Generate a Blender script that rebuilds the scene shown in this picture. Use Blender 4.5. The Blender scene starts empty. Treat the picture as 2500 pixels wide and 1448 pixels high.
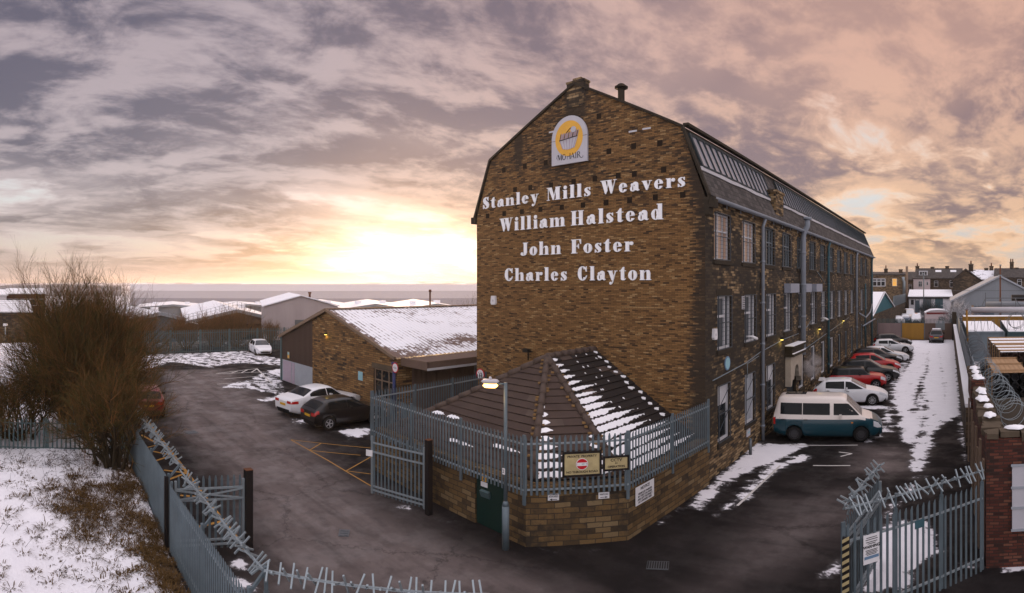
import bpy, bmesh, math, random
import numpy as np
from mathutils import Vector, Matrix
random.seed(7); rng = np.random.default_rng(7)
S = bpy.context.scene
COL = S.collection
PI = math.pi
R = math.radians

# ------------------------------------------------------------------ camera
F, XV, HY, H = 1409., 2313., 697., 7.0        # pano scale, azimuth zero, horizon row, camera height
cam = bpy.data.cameras.new('camera'); camo = bpy.data.objects.new('camera', cam); COL.objects.link(camo)
camo.location = (0, 0, H); camo.rotation_euler = (R(90), 0, 0)
cam.type = 'PANO'; cam.panorama_type = 'CENTRAL_CYLINDRICAL'
cam.central_cylindrical_radius = 1.0
cam.central_cylindrical_range_u_min = (0 - XV) / F; cam.central_cylindrical_range_u_max = (2500 - XV) / F
cam.central_cylindrical_range_v_min = -(1448 - HY) / F; cam.central_cylindrical_range_v_max = HY / F
cam.clip_start = 0.1; cam.clip_end = 20000
S.camera = camo

def az(px): return (px - XV) / F
def G(px, py, z=0.0):
    d = (H - z) * F / (py - HY); p = az(px); return Vector((d * math.sin(p), d * math.cos(p), z))
def onX(px, py, X):
    p = az(px); d = X / math.sin(p); return Vector((X, d * math.cos(p), H + (HY - py) / F * d))
def onY(px, py, Y):
    p = az(px); d = Y / math.cos(p); return Vector((d * math.sin(p), Y, H + (HY - py) / F * d))
def at(px, py, d):
    p = az(px); return Vector((d * math.sin(p), d * math.cos(p), H + (HY - py) / F * d))

# ------------------------------------------------------------------ render / exposure
S.render.engine = 'CYCLES'
S.view_settings.view_transform = 'Standard'; S.view_settings.look = 'None'
S.view_settings.exposure = 0.0; S.view_settings.gamma = 1.0
S.cycles.max_bounces = 5; S.cycles.diffuse_bounces = 2; S.cycles.glossy_bounces = 2
S.cycles.transmission_bounces = 3; S.cycles.transparent_max_bounces = 6; S.cycles.volume_bounces = 0
S.cycles.caustics_reflective = False; S.cycles.caustics_refractive = False
S.cycles.sample_clamp_indirect = 4.0
S.cycles.use_denoising = True

# ------------------------------------------------------------------ node helpers
def nd(nt, typ, ins=None, **props):
    n = nt.nodes.new('ShaderNode' + typ)
    for k, v in props.items(): setattr(n, k, v)
    if ins:
        for k, v in ins.items():
            s = n.inputs[k]
            if isinstance(v, bpy.types.NodeSocket): nt.links.new(v, s)
            else:
                if s.type == 'RGBA' and len(v) == 3: v = (*v, 1)
                s.default_value = v
    return n
def math_(nt, op, a, b=0.0, c=0.0, clamp=False):
    n = nt.nodes.new('ShaderNodeMath'); n.operation = op; n.use_clamp = clamp
    for i, v in enumerate((a, b, c)):
        if isinstance(v, bpy.types.NodeSocket): nt.links.new(v, n.inputs[i])
        else: n.inputs[i].default_value = v
    return n.outputs[0]
def mixc(nt, f, a, b, mode='MIX'):
    n = nt.nodes.new('ShaderNodeMix'); n.data_type = 'RGBA'; n.blend_type = mode; n.clamp_result = False
    for i, v in ((0, f), (6, a), (7, b)):
        if isinstance(v, bpy.types.NodeSocket): nt.links.new(v, n.inputs[i])
        else:
            if i > 0 and len(v) == 3: v = (*v, 1)
            n.inputs[i].default_value = v
    return n.outputs[2]
def sstep(nt, v, lo, hi, a=0.0, b=1.0):
    n = nt.nodes.new('ShaderNodeMapRange'); n.interpolation_type = 'SMOOTHSTEP'
    nt.links.new(v, n.inputs[0]); n.inputs[1].default_value = lo; n.inputs[2].default_value = hi
    n.inputs[3].default_value = a; n.inputs[4].default_value = b
    return n.outputs[0]
def ramp(nt, f, stops, interp='LINEAR'):
    n = nt.nodes.new('ShaderNodeValToRGB'); n.color_ramp.interpolation = interp
    el = n.color_ramp.elements
    while len(el) < len(stops): el.new(0.5)
    for e, (p, c) in zip(el, stops):
        e.position = p; e.color = (*c, 1) if len(c) == 3 else c
    nt.links.new(f, n.inputs[0]); return n.outputs[0]
def noise(nt, vec, scale, detail=4, rough=0.55, dist=0.0):
    n = nd(nt, 'TexNoise', {'Vector': vec, 'Scale': scale, 'Detail': detail, 'Roughness': rough, 'Distortion': dist})
    return n.outputs['Fac']
def vmap(nt, vec, scale=(1, 1, 1), loc=(0, 0, 0), rot=(0, 0, 0)):
    return nd(nt, 'Mapping', {'Vector': vec, 'Scale': scale, 'Location': loc, 'Rotation': rot}).outputs[0]
def dot(nt, vec, d):
    n = nt.nodes.new('ShaderNodeVectorMath'); n.operation = 'DOT_PRODUCT'
    nt.links.new(vec, n.inputs[0]); n.inputs[1].default_value = d; return n.outputs['Value']

# ------------------------------------------------------------------ world: dusk sky
SUN_AZ = az(985); SUN_EL = R(4.2)
SUN_DIR = Vector((math.sin(SUN_AZ) * math.cos(SUN_EL), math.cos(SUN_AZ) * math.cos(SUN_EL), math.sin(SUN_EL)))
W = bpy.data.worlds.new('World'); S.world = W; W.use_nodes = True
wt = W.node_tree; wt.nodes.clear()
def build_world():
    nt = wt
    dirv = nd(nt, 'TexCoord').outputs['Generated']
    sep = nd(nt, 'SeparateXYZ', {0: dirv})
    x, y, z = sep.outputs
    el = math_(nt, 'MAXIMUM', z, 0.0)
    k = math_(nt, 'DIVIDE', 1.0, math_(nt, 'ADD', el, 0.16))
    p = nd(nt, 'CombineXYZ', {0: math_(nt, 'MULTIPLY', x, k), 1: math_(nt, 'MULTIPLY', y, k), 2: math_(nt, 'MULTIPLY', el, 0.6)}).outputs[0]
    sx, sy = math.sin(SUN_AZ), math.cos(SUN_AZ)
    fwd = dot(nt, dirv, (sx, sy, 0)); side = dot(nt, dirv, (sy, -sx, 0))      # towards the sun, to the right of it
    # cloud layers (streaks drawn out roughly across the view)
    pm = vmap(nt, p, scale=(1.0, 0.70, 1.0), rot=(0, 0, R(-28)), loc=(3.1, 1.7, 0.4))
    big = noise(nt, vmap(nt, pm, loc=(0.6, 2.2, 0)), 0.62, 2, 0.5, 0.3)
    def layer(v):
        m1 = noise(nt, v, 1.30, 9, 0.56, 0.35); f1 = noise(nt, vmap(nt, v, loc=(7, 3, 1)), 4.4, 7, 0.62, 0.4)
        return math_(nt, 'ADD', math_(nt, 'MULTIPLY', big, 0.42), math_(nt, 'ADD', math_(nt, 'MULTIPLY', m1, 0.46), math_(nt, 'MULTIPLY', f1, 0.21)))
    dens = math_(nt, 'ADD', layer(pm), sstep(nt, el, 0.12, 0.34, 0.0, 0.065))
    # the same field a little nearer the sun: thinner there means this side is lit
    lrot = Matrix.Rotation(R(-28), 3, 'Z') @ Vector((sx * .11, sy * .11, 0))
    dens2 = math_(nt, 'ADD', layer(vmap(nt, pm, loc=(lrot.x, lrot.y, -.03))), sstep(nt, el, 0.12, 0.34, 0.0, 0.065))
    edge = sstep(nt, math_(nt, 'SUBTRACT', dens, dens2), -0.035, 0.055)
    cover = sstep(nt, dens, 0.445, 0.525)
    body = sstep(nt, dens, 0.485, 0.565)
    lit2 = noise(nt, vmap(nt, pm, loc=(1.3, 9.2, 0)), 0.9, 3, 0.5, 0.4)
    # clear sky between the clouds
    clear = ramp(nt, el, [(0.0, (0.52, 0.43, 0.39)), (0.06, (0.56, 0.49, 0.46)), (0.16, (0.66, 0.67, 0.67)), (0.30, (0.60, 0.63, 0.66)), (0.7, (0.36, 0.40, 0.50))])
    rt = sstep(nt, side, -0.30, 0.72)
    high = sstep(nt, el, 0.10, 0.40)
    litc = mixc(nt, rt, mixc(nt, high, (0.55, 0.455, 0.46), (0.53, 0.42, 0.43)), mixc(nt, high, (0.96, 0.58, 0.33), (0.78, 0.44, 0.30)))
    darkc = mixc(nt, rt, (0.080, 0.062, 0.092), (0.19, 0.105, 0.110))
    dk = math_(nt, 'MULTIPLY', math_(nt, 'MULTIPLY', body, sstep(nt, lit2, 0.45, 0.68, 1.0, 0.55)), math_(nt, 'SUBTRACT', 1.0, math_(nt, 'MULTIPLY', edge, 0.72)))
    cl = mixc(nt, dk, litc, darkc)
    sky = mixc(nt, math_(nt, 'MULTIPLY', cover, 0.94), clear, cl)
    # low band of haze over the land
    sky = mixc(nt, sstep(nt, el, 0.0, 0.075, 0.55, 0.0), sky, mixc(nt, rt, (0.43, 0.38, 0.41), (0.60, 0.50, 0.43)))
    # veil of light round the low sun, broken by the clouds
    u2 = math_(nt, 'POWER', math_(nt, 'DIVIDE', side, 0.30), 2.0)
    ez = math_(nt, 'SUBTRACT', z, 0.05)
    v2 = math_(nt, 'POWER', math_(nt, 'DIVIDE', ez, 0.085), 2.0)
    wide = math_(nt, 'EXPONENT', math_(nt, 'MULTIPLY', math_(nt, 'ADD', u2, v2), -1.0))
    u3 = math_(nt, 'POWER', math_(nt, 'DIVIDE', side, 0.14), 2.0)
    v3 = math_(nt, 'POWER', math_(nt, 'DIVIDE', ez, 0.044), 2.0)
    core = math_(nt, 'EXPONENT', math_(nt, 'MULTIPLY', math_(nt, 'ADD', u3, v3), -1.0))
    front = sstep(nt, fwd, 0.0, 0.35)
    gap = sstep(nt, dens, 0.46, 0.60, 1.0, 0.42)
    wide = math_(nt, 'MULTIPLY', math_(nt, 'MULTIPLY', wide, front), gap)
    core = math_(nt, 'MULTIPLY', math_(nt, 'MULTIPLY', core, front), gap)
    sky = mixc(nt, 1.0, sky, mixc(nt, wide, (0, 0, 0), (0.58, 0.28, 0.085)), 'ADD')
    sky = mixc(nt, 1.0, sky, mixc(nt, core, (0, 0, 0), (2.3, 1.95, 1.45)), 'ADD')
    # unseen sky overhead and behind the camera, boosted to light walls and snow
    cv = Vector((math.sin(az(1250)), math.cos(az(1250)), 0))
    backf = dot(nt, dirv, tuple(cv))
    bk = sstep(nt, backf, -0.55, 0.25, 1.0, 0.0)
    up = sstep(nt, z, 0.50, 0.85)
    amt = math_(nt, 'MAXIMUM', bk, up)
    sky = mixc(nt, amt, sky, mixc(nt, 0.55, sky, (2.15, 2.02, 2.16)))
    # below the horizon: snowy land in the distance
    sky = mixc(nt, sstep(nt, z, -0.02, 0.0, 1.0, 0.0), sky, (0.30, 0.28, 0.29))
    nish = nd(nt, 'TexSky', sky_type='NISHITA', sun_disc=False, sun_elevation=SUN_EL, sun_rotation=SUN_AZ, air_density=1.0, dust_density=0.4)
    b1 = nd(nt, 'Background', {'Color': mixc(nt, 1.0, nish.outputs[0], (0.55, 0.50, 0.62), 'MULTIPLY'), 'Strength': 0.05})
    b2 = nd(nt, 'Background', {'Color': sky, 'Strength': 1.0})
    add = nd(nt, 'AddShader', {0: b1.outputs[0], 1: b2.outputs[0]})
    nd(nt, 'OutputWorld', {'Surface': add.outputs[0]})
build_world()
W.cycles.sampling_method = 'MANUAL'; W.cycles.sample_map_resolution = 512

sun = bpy.data.lights.new('sun', 'SUN'); sun.energy = 4.5; sun.angle = R(2); sun.color = (1.0, 0.62, 0.34)
suno = bpy.data.objects.new('sun', sun); COL.objects.link(suno)
suno.rotation_euler = (-SUN_DIR).to_track_quat('-Z', 'Y').to_euler()
suno.location = (0, 0, 60)
# ------------------------------------------------------------------ materials
MATS = {}
def new_mat(name):
    m = bpy.data.materials.new(name); m.use_nodes = True; nt = m.node_tree; nt.nodes.clear(); MATS[name] = m
    return m, nt
def out(nt, bsdf, disp=None):
    nd(nt, 'OutputMaterial', {'Surface': bsdf.outputs[0]})
def bump(nt, h, strength=0.3, dist=0.02):
    return nd(nt, 'Bump', {'Height': h, 'Strength': strength, 'Distance': dist}).outputs[0]
def simple(name, col, rough=0.6, metal=0.0, var=0.18, vscale=6.0, bmp=0.0, coat=0.0, spec=0.15, streak=False):
    """plain surface with a little uneven wear in colour and gloss"""
    m, nt = new_mat(name)
    oc = nd(nt, 'TexCoord').outputs['Object']
    v = vmap(nt, oc, scale=(1, 1, 0.18)) if streak else oc
    n = noise(nt, v, vscale, 5, 0.6)
    c = mixc(nt, n, tuple(x * (1 - var) for x in col), tuple(min(1, x * (1 + var)) for x in col))
    r = math_(nt, 'ADD', math_(nt, 'MULTIPLY', n, 0.2), rough - 0.1, clamp=True)
    b = nd(nt, 'BsdfPrincipled', {'Base Color': c, 'Roughness': r, 'Metallic': metal, 'Coat Weight': coat, 'Coat Roughness': 0.12, 'Specular IOR Level': spec})
    if bmp: nt.links.new(bump(nt, noise(nt, oc, vscale * 6, 3), bmp), b.inputs['Normal'])
    out(nt, b); return m
def emit(name, col, strength):
    m, nt = new_mat(name); e = nd(nt, 'Emission', {'Color': col, 'Strength': strength}); out(nt, e); return m
def stone(name, pal, w=0.34, h=0.088, mortar=0.008, mcol=(0.05, 0.04, 0.03), soot=0.35, sootcol=(0.022, 0.018, 0.014), sscale=0.35, bm=0.5, extra=None, squash=1.0, mvar=0.0, dash=False):
    """coursed stone or brick in UV metres: per-block colour, joints, soot in patches"""
    m, nt = new_mat(name)
    tc = nd(nt, 'TexCoord'); uv = tc.outputs['UV']; oc = tc.outputs['Object']
    wob = noise(nt, uv, 1.3, 3)
    uvw = nd(nt, 'VectorMath', {0: uv, 1: nd(nt, 'CombineXYZ', {0: math_(nt, 'MULTIPLY', noise(nt, uv, 5.0, 2), 0.05), 1: math_(nt, 'MULTIPLY', wob, 0.06)}).outputs[0]}, operation='ADD').outputs[0]
    br = nd(nt, 'TexBrick', {'Vector': uvw, 'Color1': (0, 0, 0, 1), 'Color2': (1, 1, 1, 1), 'Mortar': (0.5, 0.5, 0.5, 1), 'Scale': 1.0, 'Mortar Size': mortar, 'Mortar Smooth': 0.3, 'Bias': 0.0, 'Brick Width': w, 'Row Height': h}, offset=0.47, squash=squash, squash_frequency=3)
    per = br.outputs['Color']; joint = br.outputs['Fac']
    base = ramp(nt, per, pal)
    fine = noise(nt, uv, 26, 5, 0.65)
    base = mixc(nt, sstep(nt, fine, 0.3, 0.75, 0.0, 0.55), base, mixc(nt, 0.5, base, (0.03, 0.024, 0.018)))
    big = noise(nt, oc, sscale, 6, 0.6, 0.4)
    small = noise(nt, oc, sscale * 9, 5, 0.6) if not dash else noise(nt, vmap(nt, uv, scale=(2.6, 11.5, 1)), 1.0, 4, 0.6)
    s = math_(nt, 'ADD', math_(nt, 'MULTIPLY', big, 0.40 if dash else 0.62), math_(nt, 'MULTIPLY', small, 0.60 if dash else 0.38))
    s = math_(nt, 'ADD', s, math_(nt, 'MULTIPLY', math_(nt, 'SUBTRACT', per, 0.5), -0.13))
    if extra: s = math_(nt, 'ADD', s, extra(nt, oc))
    sm = sstep(nt, s, 0.62 - soot * 0.5, (0.86 if dash else 0.82) - soot * 0.5)
    base = mixc(nt, joint, base, mcol)
    base = mixc(nt, math_(nt, 'MULTIPLY', sm, 0.88), base, sootcol)
    hh = math_(nt, 'ADD', math_(nt, 'MULTIPLY', joint, -1.0), math_(nt, 'MULTIPLY', fine, 0.5))
    b = nd(nt, 'BsdfPrincipled', {'Base Color': base, 'Roughness': 0.88, 'Specular IOR Level': 0.25, 'Normal': bump(nt, hh, bm, 0.02)})
    out(nt, b); return m

# ------------------------------------------------------------------ mesh builder
class MB:
    def __init__(s): s.v = []; s.f = []; s.m = []; s.sm = []; s.uv = None
    def add(s, vs, fs, mi=0, smooth=False):
        o = len(s.v); s.v += [tuple(v) for v in vs]
        for f in fs: s.f.append(tuple(o + i for i in f)); s.m.append(mi); s.sm.append(smooth)
        return s
    def quad(s, a, b, c, d, mi=0): return s.add([a, b, c, d], [(0, 1, 2, 3)], mi)
    def poly(s, pts, mi=0): return s.add(pts, [tuple(range(len(pts)))], mi)
    def box(s, c, d, rz=0.0, mi=0, M=None):
        hx, hy, hz = d[0] / 2, d[1] / 2, d[2] / 2
        vs = [Vector((x, y, z)) for x in (-hx, hx) for y in (-hy, hy) for z in (-hz, hz)]
        if M is not None: vs = [M @ v for v in vs]
        if rz: q = Matrix.Rotation(rz, 3, 'Z'); vs = [q @ v for v in vs]
        c = Vector(c); vs = [v + c for v in vs]
        return s.add(vs, [(0, 1, 3, 2), (4, 6, 7, 5), (0, 4, 5, 1), (2, 3, 7, 6), (0, 2, 6, 4), (1, 5, 7, 3)], mi)
    def bb(s, x0, x1, y0, y1, z0, z1, mi=0): return s.box(((x0 + x1) / 2, (y0 + y1) / 2, (z0 + z1) / 2), (abs(x1 - x0), abs(y1 - y0), abs(z1 - z0)), 0, mi)
    def beam(s, a, b, w, h, mi=0, up=(0, 0, 1)):
        """a bar of w x h section from a to b"""
        a, b = Vector(a), Vector(b); d = (b - a); L = d.length
        if L < 1e-6: return s
        d.normalize(); u = Vector(up)
        if abs(d.dot(u)) > 0.98: u = Vector((1, 0, 0))
        sx = d.cross(u).normalized() * (w / 2); sz = sx.cross(d).normalized() * (h / 2)
        vs = [a - sx - sz, a + sx - sz, a + sx + sz, a - sx + sz, b - sx - sz, b + sx - sz, b + sx + sz, b - sx + sz]
        return s.add(vs, [(3, 2, 1, 0), (4, 5, 6, 7), (0, 1, 5, 4), (1, 2, 6, 5), (2, 3, 7, 6), (3, 0, 4, 7)], mi)
    def tube(s, pts, r, n=8, mi=0, caps=True, smooth=True):
        pts = [Vector(p) for p in pts]; rs = r if isinstance(r, (list, tuple)) else [r] * len(pts)
        vs = []; fs = []; prev = None
        for i, p in enumerate(pts):
            t = (pts[min(i + 1, len(pts) - 1)] - pts[max(i - 1, 0)]).normalized()
            if prev is None:
                a = Vector((0, 0, 1)) if abs(t.z) < 0.9 else Vector((1, 0, 0)); u = t.cross(a).normalized()
            else: u = (prev - t * prev.dot(t)).normalized()
            prev = u; w = t.cross(u)
            for k in range(n):
                an = 2 * PI * k / n; vs.append(p + (u * math.cos(an) + w * math.sin(an)) * rs[i])
        for i in range(len(pts) - 1):
            for k in range(n):
                a = i * n + k; b = i * n + (k + 1) % n; fs.append((a, b, b + n, a + n))
        if caps: fs.append(tuple(range(n - 1, -1, -1))); fs.append(tuple(range((len(pts) - 1) * n, len(pts) * n)))
        return s.add(vs, fs, mi, smooth)
    def prism(s, poly, d, mi=0):
        """polygon (3d points) pushed along vector d, both caps and sides"""
        P = [Vector(p) for p in poly]; d = Vector(d); n = len(P)
        nrm = Vector((0, 0, 0))
        for i in range(n): nrm += P[i].cross(P[(i + 1) % n])
        if nrm.dot(d) > 0: P = P[::-1]
        fs = [tuple(range(n)), tuple(range(2 * n - 1, n - 1, -1))] + [(i, i + n, (i + 1) % n + n, (i + 1) % n) for i in range(n)]
        return s.add(P + [p + d for p in P], fs, mi)
    def disc(s, c, r, ax, d, n=28, mi=0, r2=None):
        """disc or ellipse with thickness; ax = (u, v) unit vectors, d thickness vector"""
        u, v = Vector(ax[0]), Vector(ax[1]); c = Vector(c); r2 = r if r2 is None else r2
        return s.prism([c + u * (r * math.cos(2 * PI * k / n)) + v * (r2 * math.sin(2 * PI * k / n)) for k in range(n)], d, mi)
    def build(s, name, mats, parent=None, world=True, uvs=True):
        me = bpy.data.meshes.new(name); me.from_pydata(s.v, [], s.f); 
        for m in (mats if isinstance(mats, (list, tuple)) else [mats]): me.materials.append(MATS[m] if isinstance(m, str) else m)
        nF = len(me.polygons)
        me.polygons.foreach_set('material_index', s.m[:nF]); me.polygons.foreach_set('use_smooth', s.sm[:nF])
        if uvs and nF:
            nl = len(me.loops); li = np.empty(nl, int); me.loops.foreach_get('vertex_index', li)
            co = np.array(s.v, float)[li]; nr = np.empty(nF * 3); me.polygons.foreach_get('normal', nr); nr = nr.reshape(-1, 3)
            lt = np.empty(nF, int); me.polygons.foreach_get('loop_total', lt); nl_ = np.repeat(nr, lt, 0)
            a = np.abs(nl_); up = (a[:, 2] > a[:, 0]) & (a[:, 2] > a[:, 1])
            # along-wall coordinate from the horizontal tangent, so slanted walls keep their scale
            hl = np.maximum(np.hypot(nl_[:, 0], nl_[:, 1]), 1e-9); tx, ty = -nl_[:, 1] / hl, nl_[:, 0] / hl
            u = np.where(up, co[:, 0], co[:, 0] * tx + co[:, 1] * ty); v = np.where(up, co[:, 1], co[:, 2])
            lay = me.uv_layers.new(name='UVMap'); lay.data.foreach_set('uv', np.stack([u, v], 1).ravel())
        me.update()
        o = bpy.data.objects.new(name, me); COL.objects.link(o)
        if parent is not None:
            o.parent = parent
            if world:
                off = Vector((0, 0, 0)); q = parent
                while q is not None: off += q.location; q = q.parent
                o.location = -off
        return o
def tag(o, label=None, cat=None, group=None, kind=None):
    if label: o['label'] = label
    if cat: o['category'] = cat
    if group: o['group'] = group
    if kind: o['kind'] = kind
    return o
def thing(name, label, cat, loc=(0, 0, 0), rz=0.0, group=None):
    o = bpy.data.objects.new(name, None); COL.objects.link(o); o.location = loc; o.rotation_euler = (0, 0, rz)
    o.empty_display_size = 0.3
    return tag(o, label, cat, group)
def copy_tree(o, parent=None):
    c = o.copy(); COL.objects.link(c)
    if parent is not None: c.parent = parent
    for ch in list(o.children): copy_tree(ch, c)
    return c
def text_mb(body, size, M, thick=0.004, mb=None, mi=0, align='CENTER', sx=1.0, bold=0.0):
    """built-in sans lettering turned into mesh; M places the text's x-right / y-up plane in the world"""
    cu = bpy.data.curves.new('txt', 'FONT'); cu.body = body; cu.size = size; cu.align_x = align; cu.align_y = 'CENTER'
    cu.extrude = thick / 2; cu.offset = bold; cu.resolution_u = 3
    o = bpy.data.objects.new('txt', cu); COL.objects.link(o)
    dg = bpy.context.evaluated_depsgraph_get(); me = bpy.data.meshes.new_from_object(o.evaluated_get(dg))
    mb = mb or MB()
    mb.add([M @ Vector((v.co.x * sx, v.co.y, v.co.z)) for v in me.vertices], [tuple(p.vertices) for p in me.polygons], mi)
    bpy.data.objects.remove(o); bpy.data.curves.remove(cu); bpy.data.meshes.remove(me)
    return mb
def frameM(origin, u, v):
    u, v = Vector(u).normalized(), Vector(v).normalized(); n = u.cross(v)
    M = Matrix((u, v, n)).transposed().to_4x4(); M.translation = Vector(origin); return M
def wall_holes(mb, M, x0, x1, z0, z1, holes, depth=0.22, mi=0, mr=0):
    """a wall face in the local plane (x right, y up, z outwards) with rectangular openings and their reveals"""
    xs = sorted({x0, x1, *[h[0] for h in holes], *[h[1] for h in holes]}); zs = sorted({z0, z1, *[h[2] for h in holes], *[h[3] for h in holes]})
    for i in range(len(xs) - 1):
        for j in range(len(zs) - 1):
            cx, cz = (xs[i] + xs[i + 1]) / 2, (zs[j] + zs[j + 1]) / 2
            if any(h[0] < cx < h[1] and h[2] < cz < h[3] for h in holes): continue
            mb.add([M @ Vector(p) for p in ((xs[i], zs[j], 0), (xs[i + 1], zs[j], 0), (xs[i + 1], zs[j + 1], 0), (xs[i], zs[j + 1], 0))], [(0, 1, 2, 3)], mi)
    for a, b, c, d in holes:
        for p, q in (((a, c), (b, c)), ((b, c), (b, d)), ((b, d), (a, d)), ((a, d), (a, c))):
            mb.add([M @ Vector(t) for t in ((p[0], p[1], 0), (q[0], q[1], 0), (q[0], q[1], -depth), (p[0], p[1], -depth))], [(3, 2, 1, 0)], mr)
# ------------------------------------------------------------------ shared materials
def soot_gable(nt, oc):
    sp = nd(nt, 'SeparateXYZ', {0: oc}); x, z = sp.outputs[0], sp.outputs[2]
    e = math_(nt, 'ADD', sstep(nt, x, -9.3, -8.3, 0.0, 0.34), sstep(nt, z, 7.5, 13.0, 0.0, 0.20))
    st = math_(nt, 'MULTIPLY', sstep(nt, math_(nt, 'ABSOLUTE', math_(nt, 'ADD', x, 14.0)), 0.25, 0.75, 1.0, 0.0), sstep(nt, z, 13.2, 14.6, 0.0, 0.3))
    st2 = math_(nt, 'MULTIPLY', sstep(nt, math_(nt, 'ABSOLUTE', math_(nt, 'ADD', x, 17.1)), 0.05, 0.35, 1.0, 0.0), sstep(nt, z, 11.0, 13.0, 0.0, 0.22))
    mid = sstep(nt, z, 4.0, 6.5, 0.0, -0.10)
    return math_(nt, 'ADD', math_(nt, 'ADD', e, mid), math_(nt, 'ADD', st, st2))
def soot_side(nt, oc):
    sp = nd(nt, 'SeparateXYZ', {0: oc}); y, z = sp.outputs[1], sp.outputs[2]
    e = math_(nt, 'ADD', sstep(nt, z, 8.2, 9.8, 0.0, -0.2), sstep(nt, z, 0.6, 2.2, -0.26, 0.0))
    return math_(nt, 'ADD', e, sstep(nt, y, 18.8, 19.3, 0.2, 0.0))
OCH = [(0.0, (0.045, 0.024, 0.011)), (0.12, (0.130, 0.066, 0.023)), (0.5, (0.195, 0.101, 0.034)), (0.88, (0.24, 0.130, 0.047)), (1.0, (0.33, 0.21, 0.095))]
stone('mill_stone', OCH, w=0.24, h=0.060, mortar=0.006, mcol=(0.042, 0.027, 0.014), soot=0.27, extra=soot_gable, sscale=0.45, dash=True)
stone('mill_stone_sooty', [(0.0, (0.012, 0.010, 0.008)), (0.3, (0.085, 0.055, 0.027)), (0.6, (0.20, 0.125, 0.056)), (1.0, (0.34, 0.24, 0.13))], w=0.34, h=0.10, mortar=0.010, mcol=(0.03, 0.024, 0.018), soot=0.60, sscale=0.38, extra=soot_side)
stone('rubble_stone', [(0.0, (0.055, 0.034, 0.016)), (0.25, (0.095, 0.057, 0.023)), (0.55, (0.135, 0.080, 0.030)), (0.8, (0.155, 0.096, 0.040)), (1.0, (0.19, 0.135, 0.07))], w=0.44, h=0.15, mortar=0.013, mcol=(0.035, 0.026, 0.018), soot=0.30, sscale=0.6)
stone('shed_stone', OCH, w=0.45, h=0.12, mortar=0.014, mcol=(0.06, 0.038, 0.02), soot=0.26, sscale=0.5)
stone('red_brick', [(0.0, (0.03, 0.010, 0.008)), (0.4, (0.085, 0.024, 0.016)), (0.8, (0.125, 0.036, 0.022)), (1.0, (0.16, 0.065, 0.04))], w=0.235, h=0.078, mortar=0.012, mcol=(0.035, 0.022, 0.018), soot=0.26, sscale=0.7)
stone('house_stone', [(0.0, (0.06, 0.04, 0.024)), (0.4, (0.16, 0.105, 0.055)), (1.0, (0.27, 0.19, 0.11))], w=0.5, h=0.17, mortar=0.015, mcol=(0.07, 0.05, 0.035), soot=0.22, sscale=0.3)
stone('house_stone_dark', [(0.0, (0.03, 0.022, 0.016)), (0.5, (0.09, 0.06, 0.035)), (1.0, (0.16, 0.11, 0.065))], w=0.5, h=0.17, mortar=0.015, mcol=(0.03, 0.025, 0.02), soot=0.4, sscale=0.3)
stone('slate', [(0.0, (0.035, 0.032, 0.032)), (0.5, (0.062, 0.056, 0.054)), (1.0, (0.095, 0.085, 0.080))], w=0.32, h=0.2, mortar=0.008, mcol=(0.012, 0.012, 0.012), soot=0.12, sscale=0.7, bm=0.7)
simple('coping_stone', (0.085, 0.065, 0.045), 0.9, var=0.5, vscale=2.5, bmp=0.3)
simple('dark_stone', (0.035, 0.028, 0.02), 0.9, var=0.5, vscale=3, bmp=0.3)
simple('pale_stone', (0.36, 0.31, 0.25), 0.85, var=0.25, vscale=4, bmp=0.2)
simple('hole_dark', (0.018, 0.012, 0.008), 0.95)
simple('white_letter', (0.82, 0.82, 0.83), 0.5, var=0.10)
simple('sign_white', (0.62, 0.61, 0.62), 0.5, var=0.08, vscale=3)
simple('sign_board_white', (0.44, 0.43, 0.46), 0.5, var=0.12, vscale=2.5)
simple('sign_yellow', (0.66, 0.36, 0.06), 0.55, var=0.15, vscale=4)
simple('sign_cream', (0.38, 0.31, 0.16), 0.6, var=0.45, vscale=3.5)
simple('sign_ink', (0.012, 0.011, 0.012), 0.6)
simple('sign_red', (0.42, 0.012, 0.02), 0.5)
simple('sign_blue', (0.24, 0.42, 0.48), 0.5)
simple('plaque_blue', (0.12, 0.2, 0.3), 0.5)
simple('sign_mauve', (0.33, 0.27, 0.32), 0.6)
simple('galv', (0.105, 0.135, 0.152), 0.5, metal=0.25, var=0.42, vscale=2.2)
simple('galv_dark', (0.075, 0.115, 0.12), 0.55, metal=0.2, var=0.3, vscale=3)
simple('galv_light', (0.24, 0.28, 0.30), 0.45, metal=0.4, var=0.15, vscale=5)
simple('pipe_grey', (0.20, 0.22, 0.25), 0.5, var=0.15, vscale=2)
simple('pipe_teal', (0.045, 0.10, 0.12), 0.5, var=0.3, vscale=2)
simple('pipe_blue', (0.028, 0.04, 0.12), 0.45)
simple('black_steel', (0.012, 0.010, 0.010), 0.6, var=0.4, vscale=4)
simple('rust', (0.10, 0.04, 0.02), 0.85, var=0.5, vscale=5)
simple('white_frame', (0.48, 0.48, 0.50), 0.5, var=0.1)
simple('grey_frame', (0.16, 0.19, 0.21), 0.55, var=0.2)
simple('mesh_wire', (0.055, 0.065, 0.075), 0.5, metal=0.3)
simple('board_grey', (0.30, 0.32, 0.35), 0.7, var=0.15, vscale=2)
simple('board_pale', (0.45, 0.44, 0.46), 0.7, var=0.12, vscale=2)
simple('shutter_box', (0.24, 0.255, 0.30), 0.55, var=0.1)
simple('door_green', (0.006, 0.022, 0.018), 0.5, var=0.3)
simple('door_dark', (0.012, 0.016, 0.02), 0.5)
simple('tile_brown', (0.055, 0.038, 0.032), 0.8, var=0.35, vscale=2.2, bmp=0.3)
simple('tile_dark', (0.022, 0.018, 0.017), 0.75, var=0.4, vscale=2.2, bmp=0.3)
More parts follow.
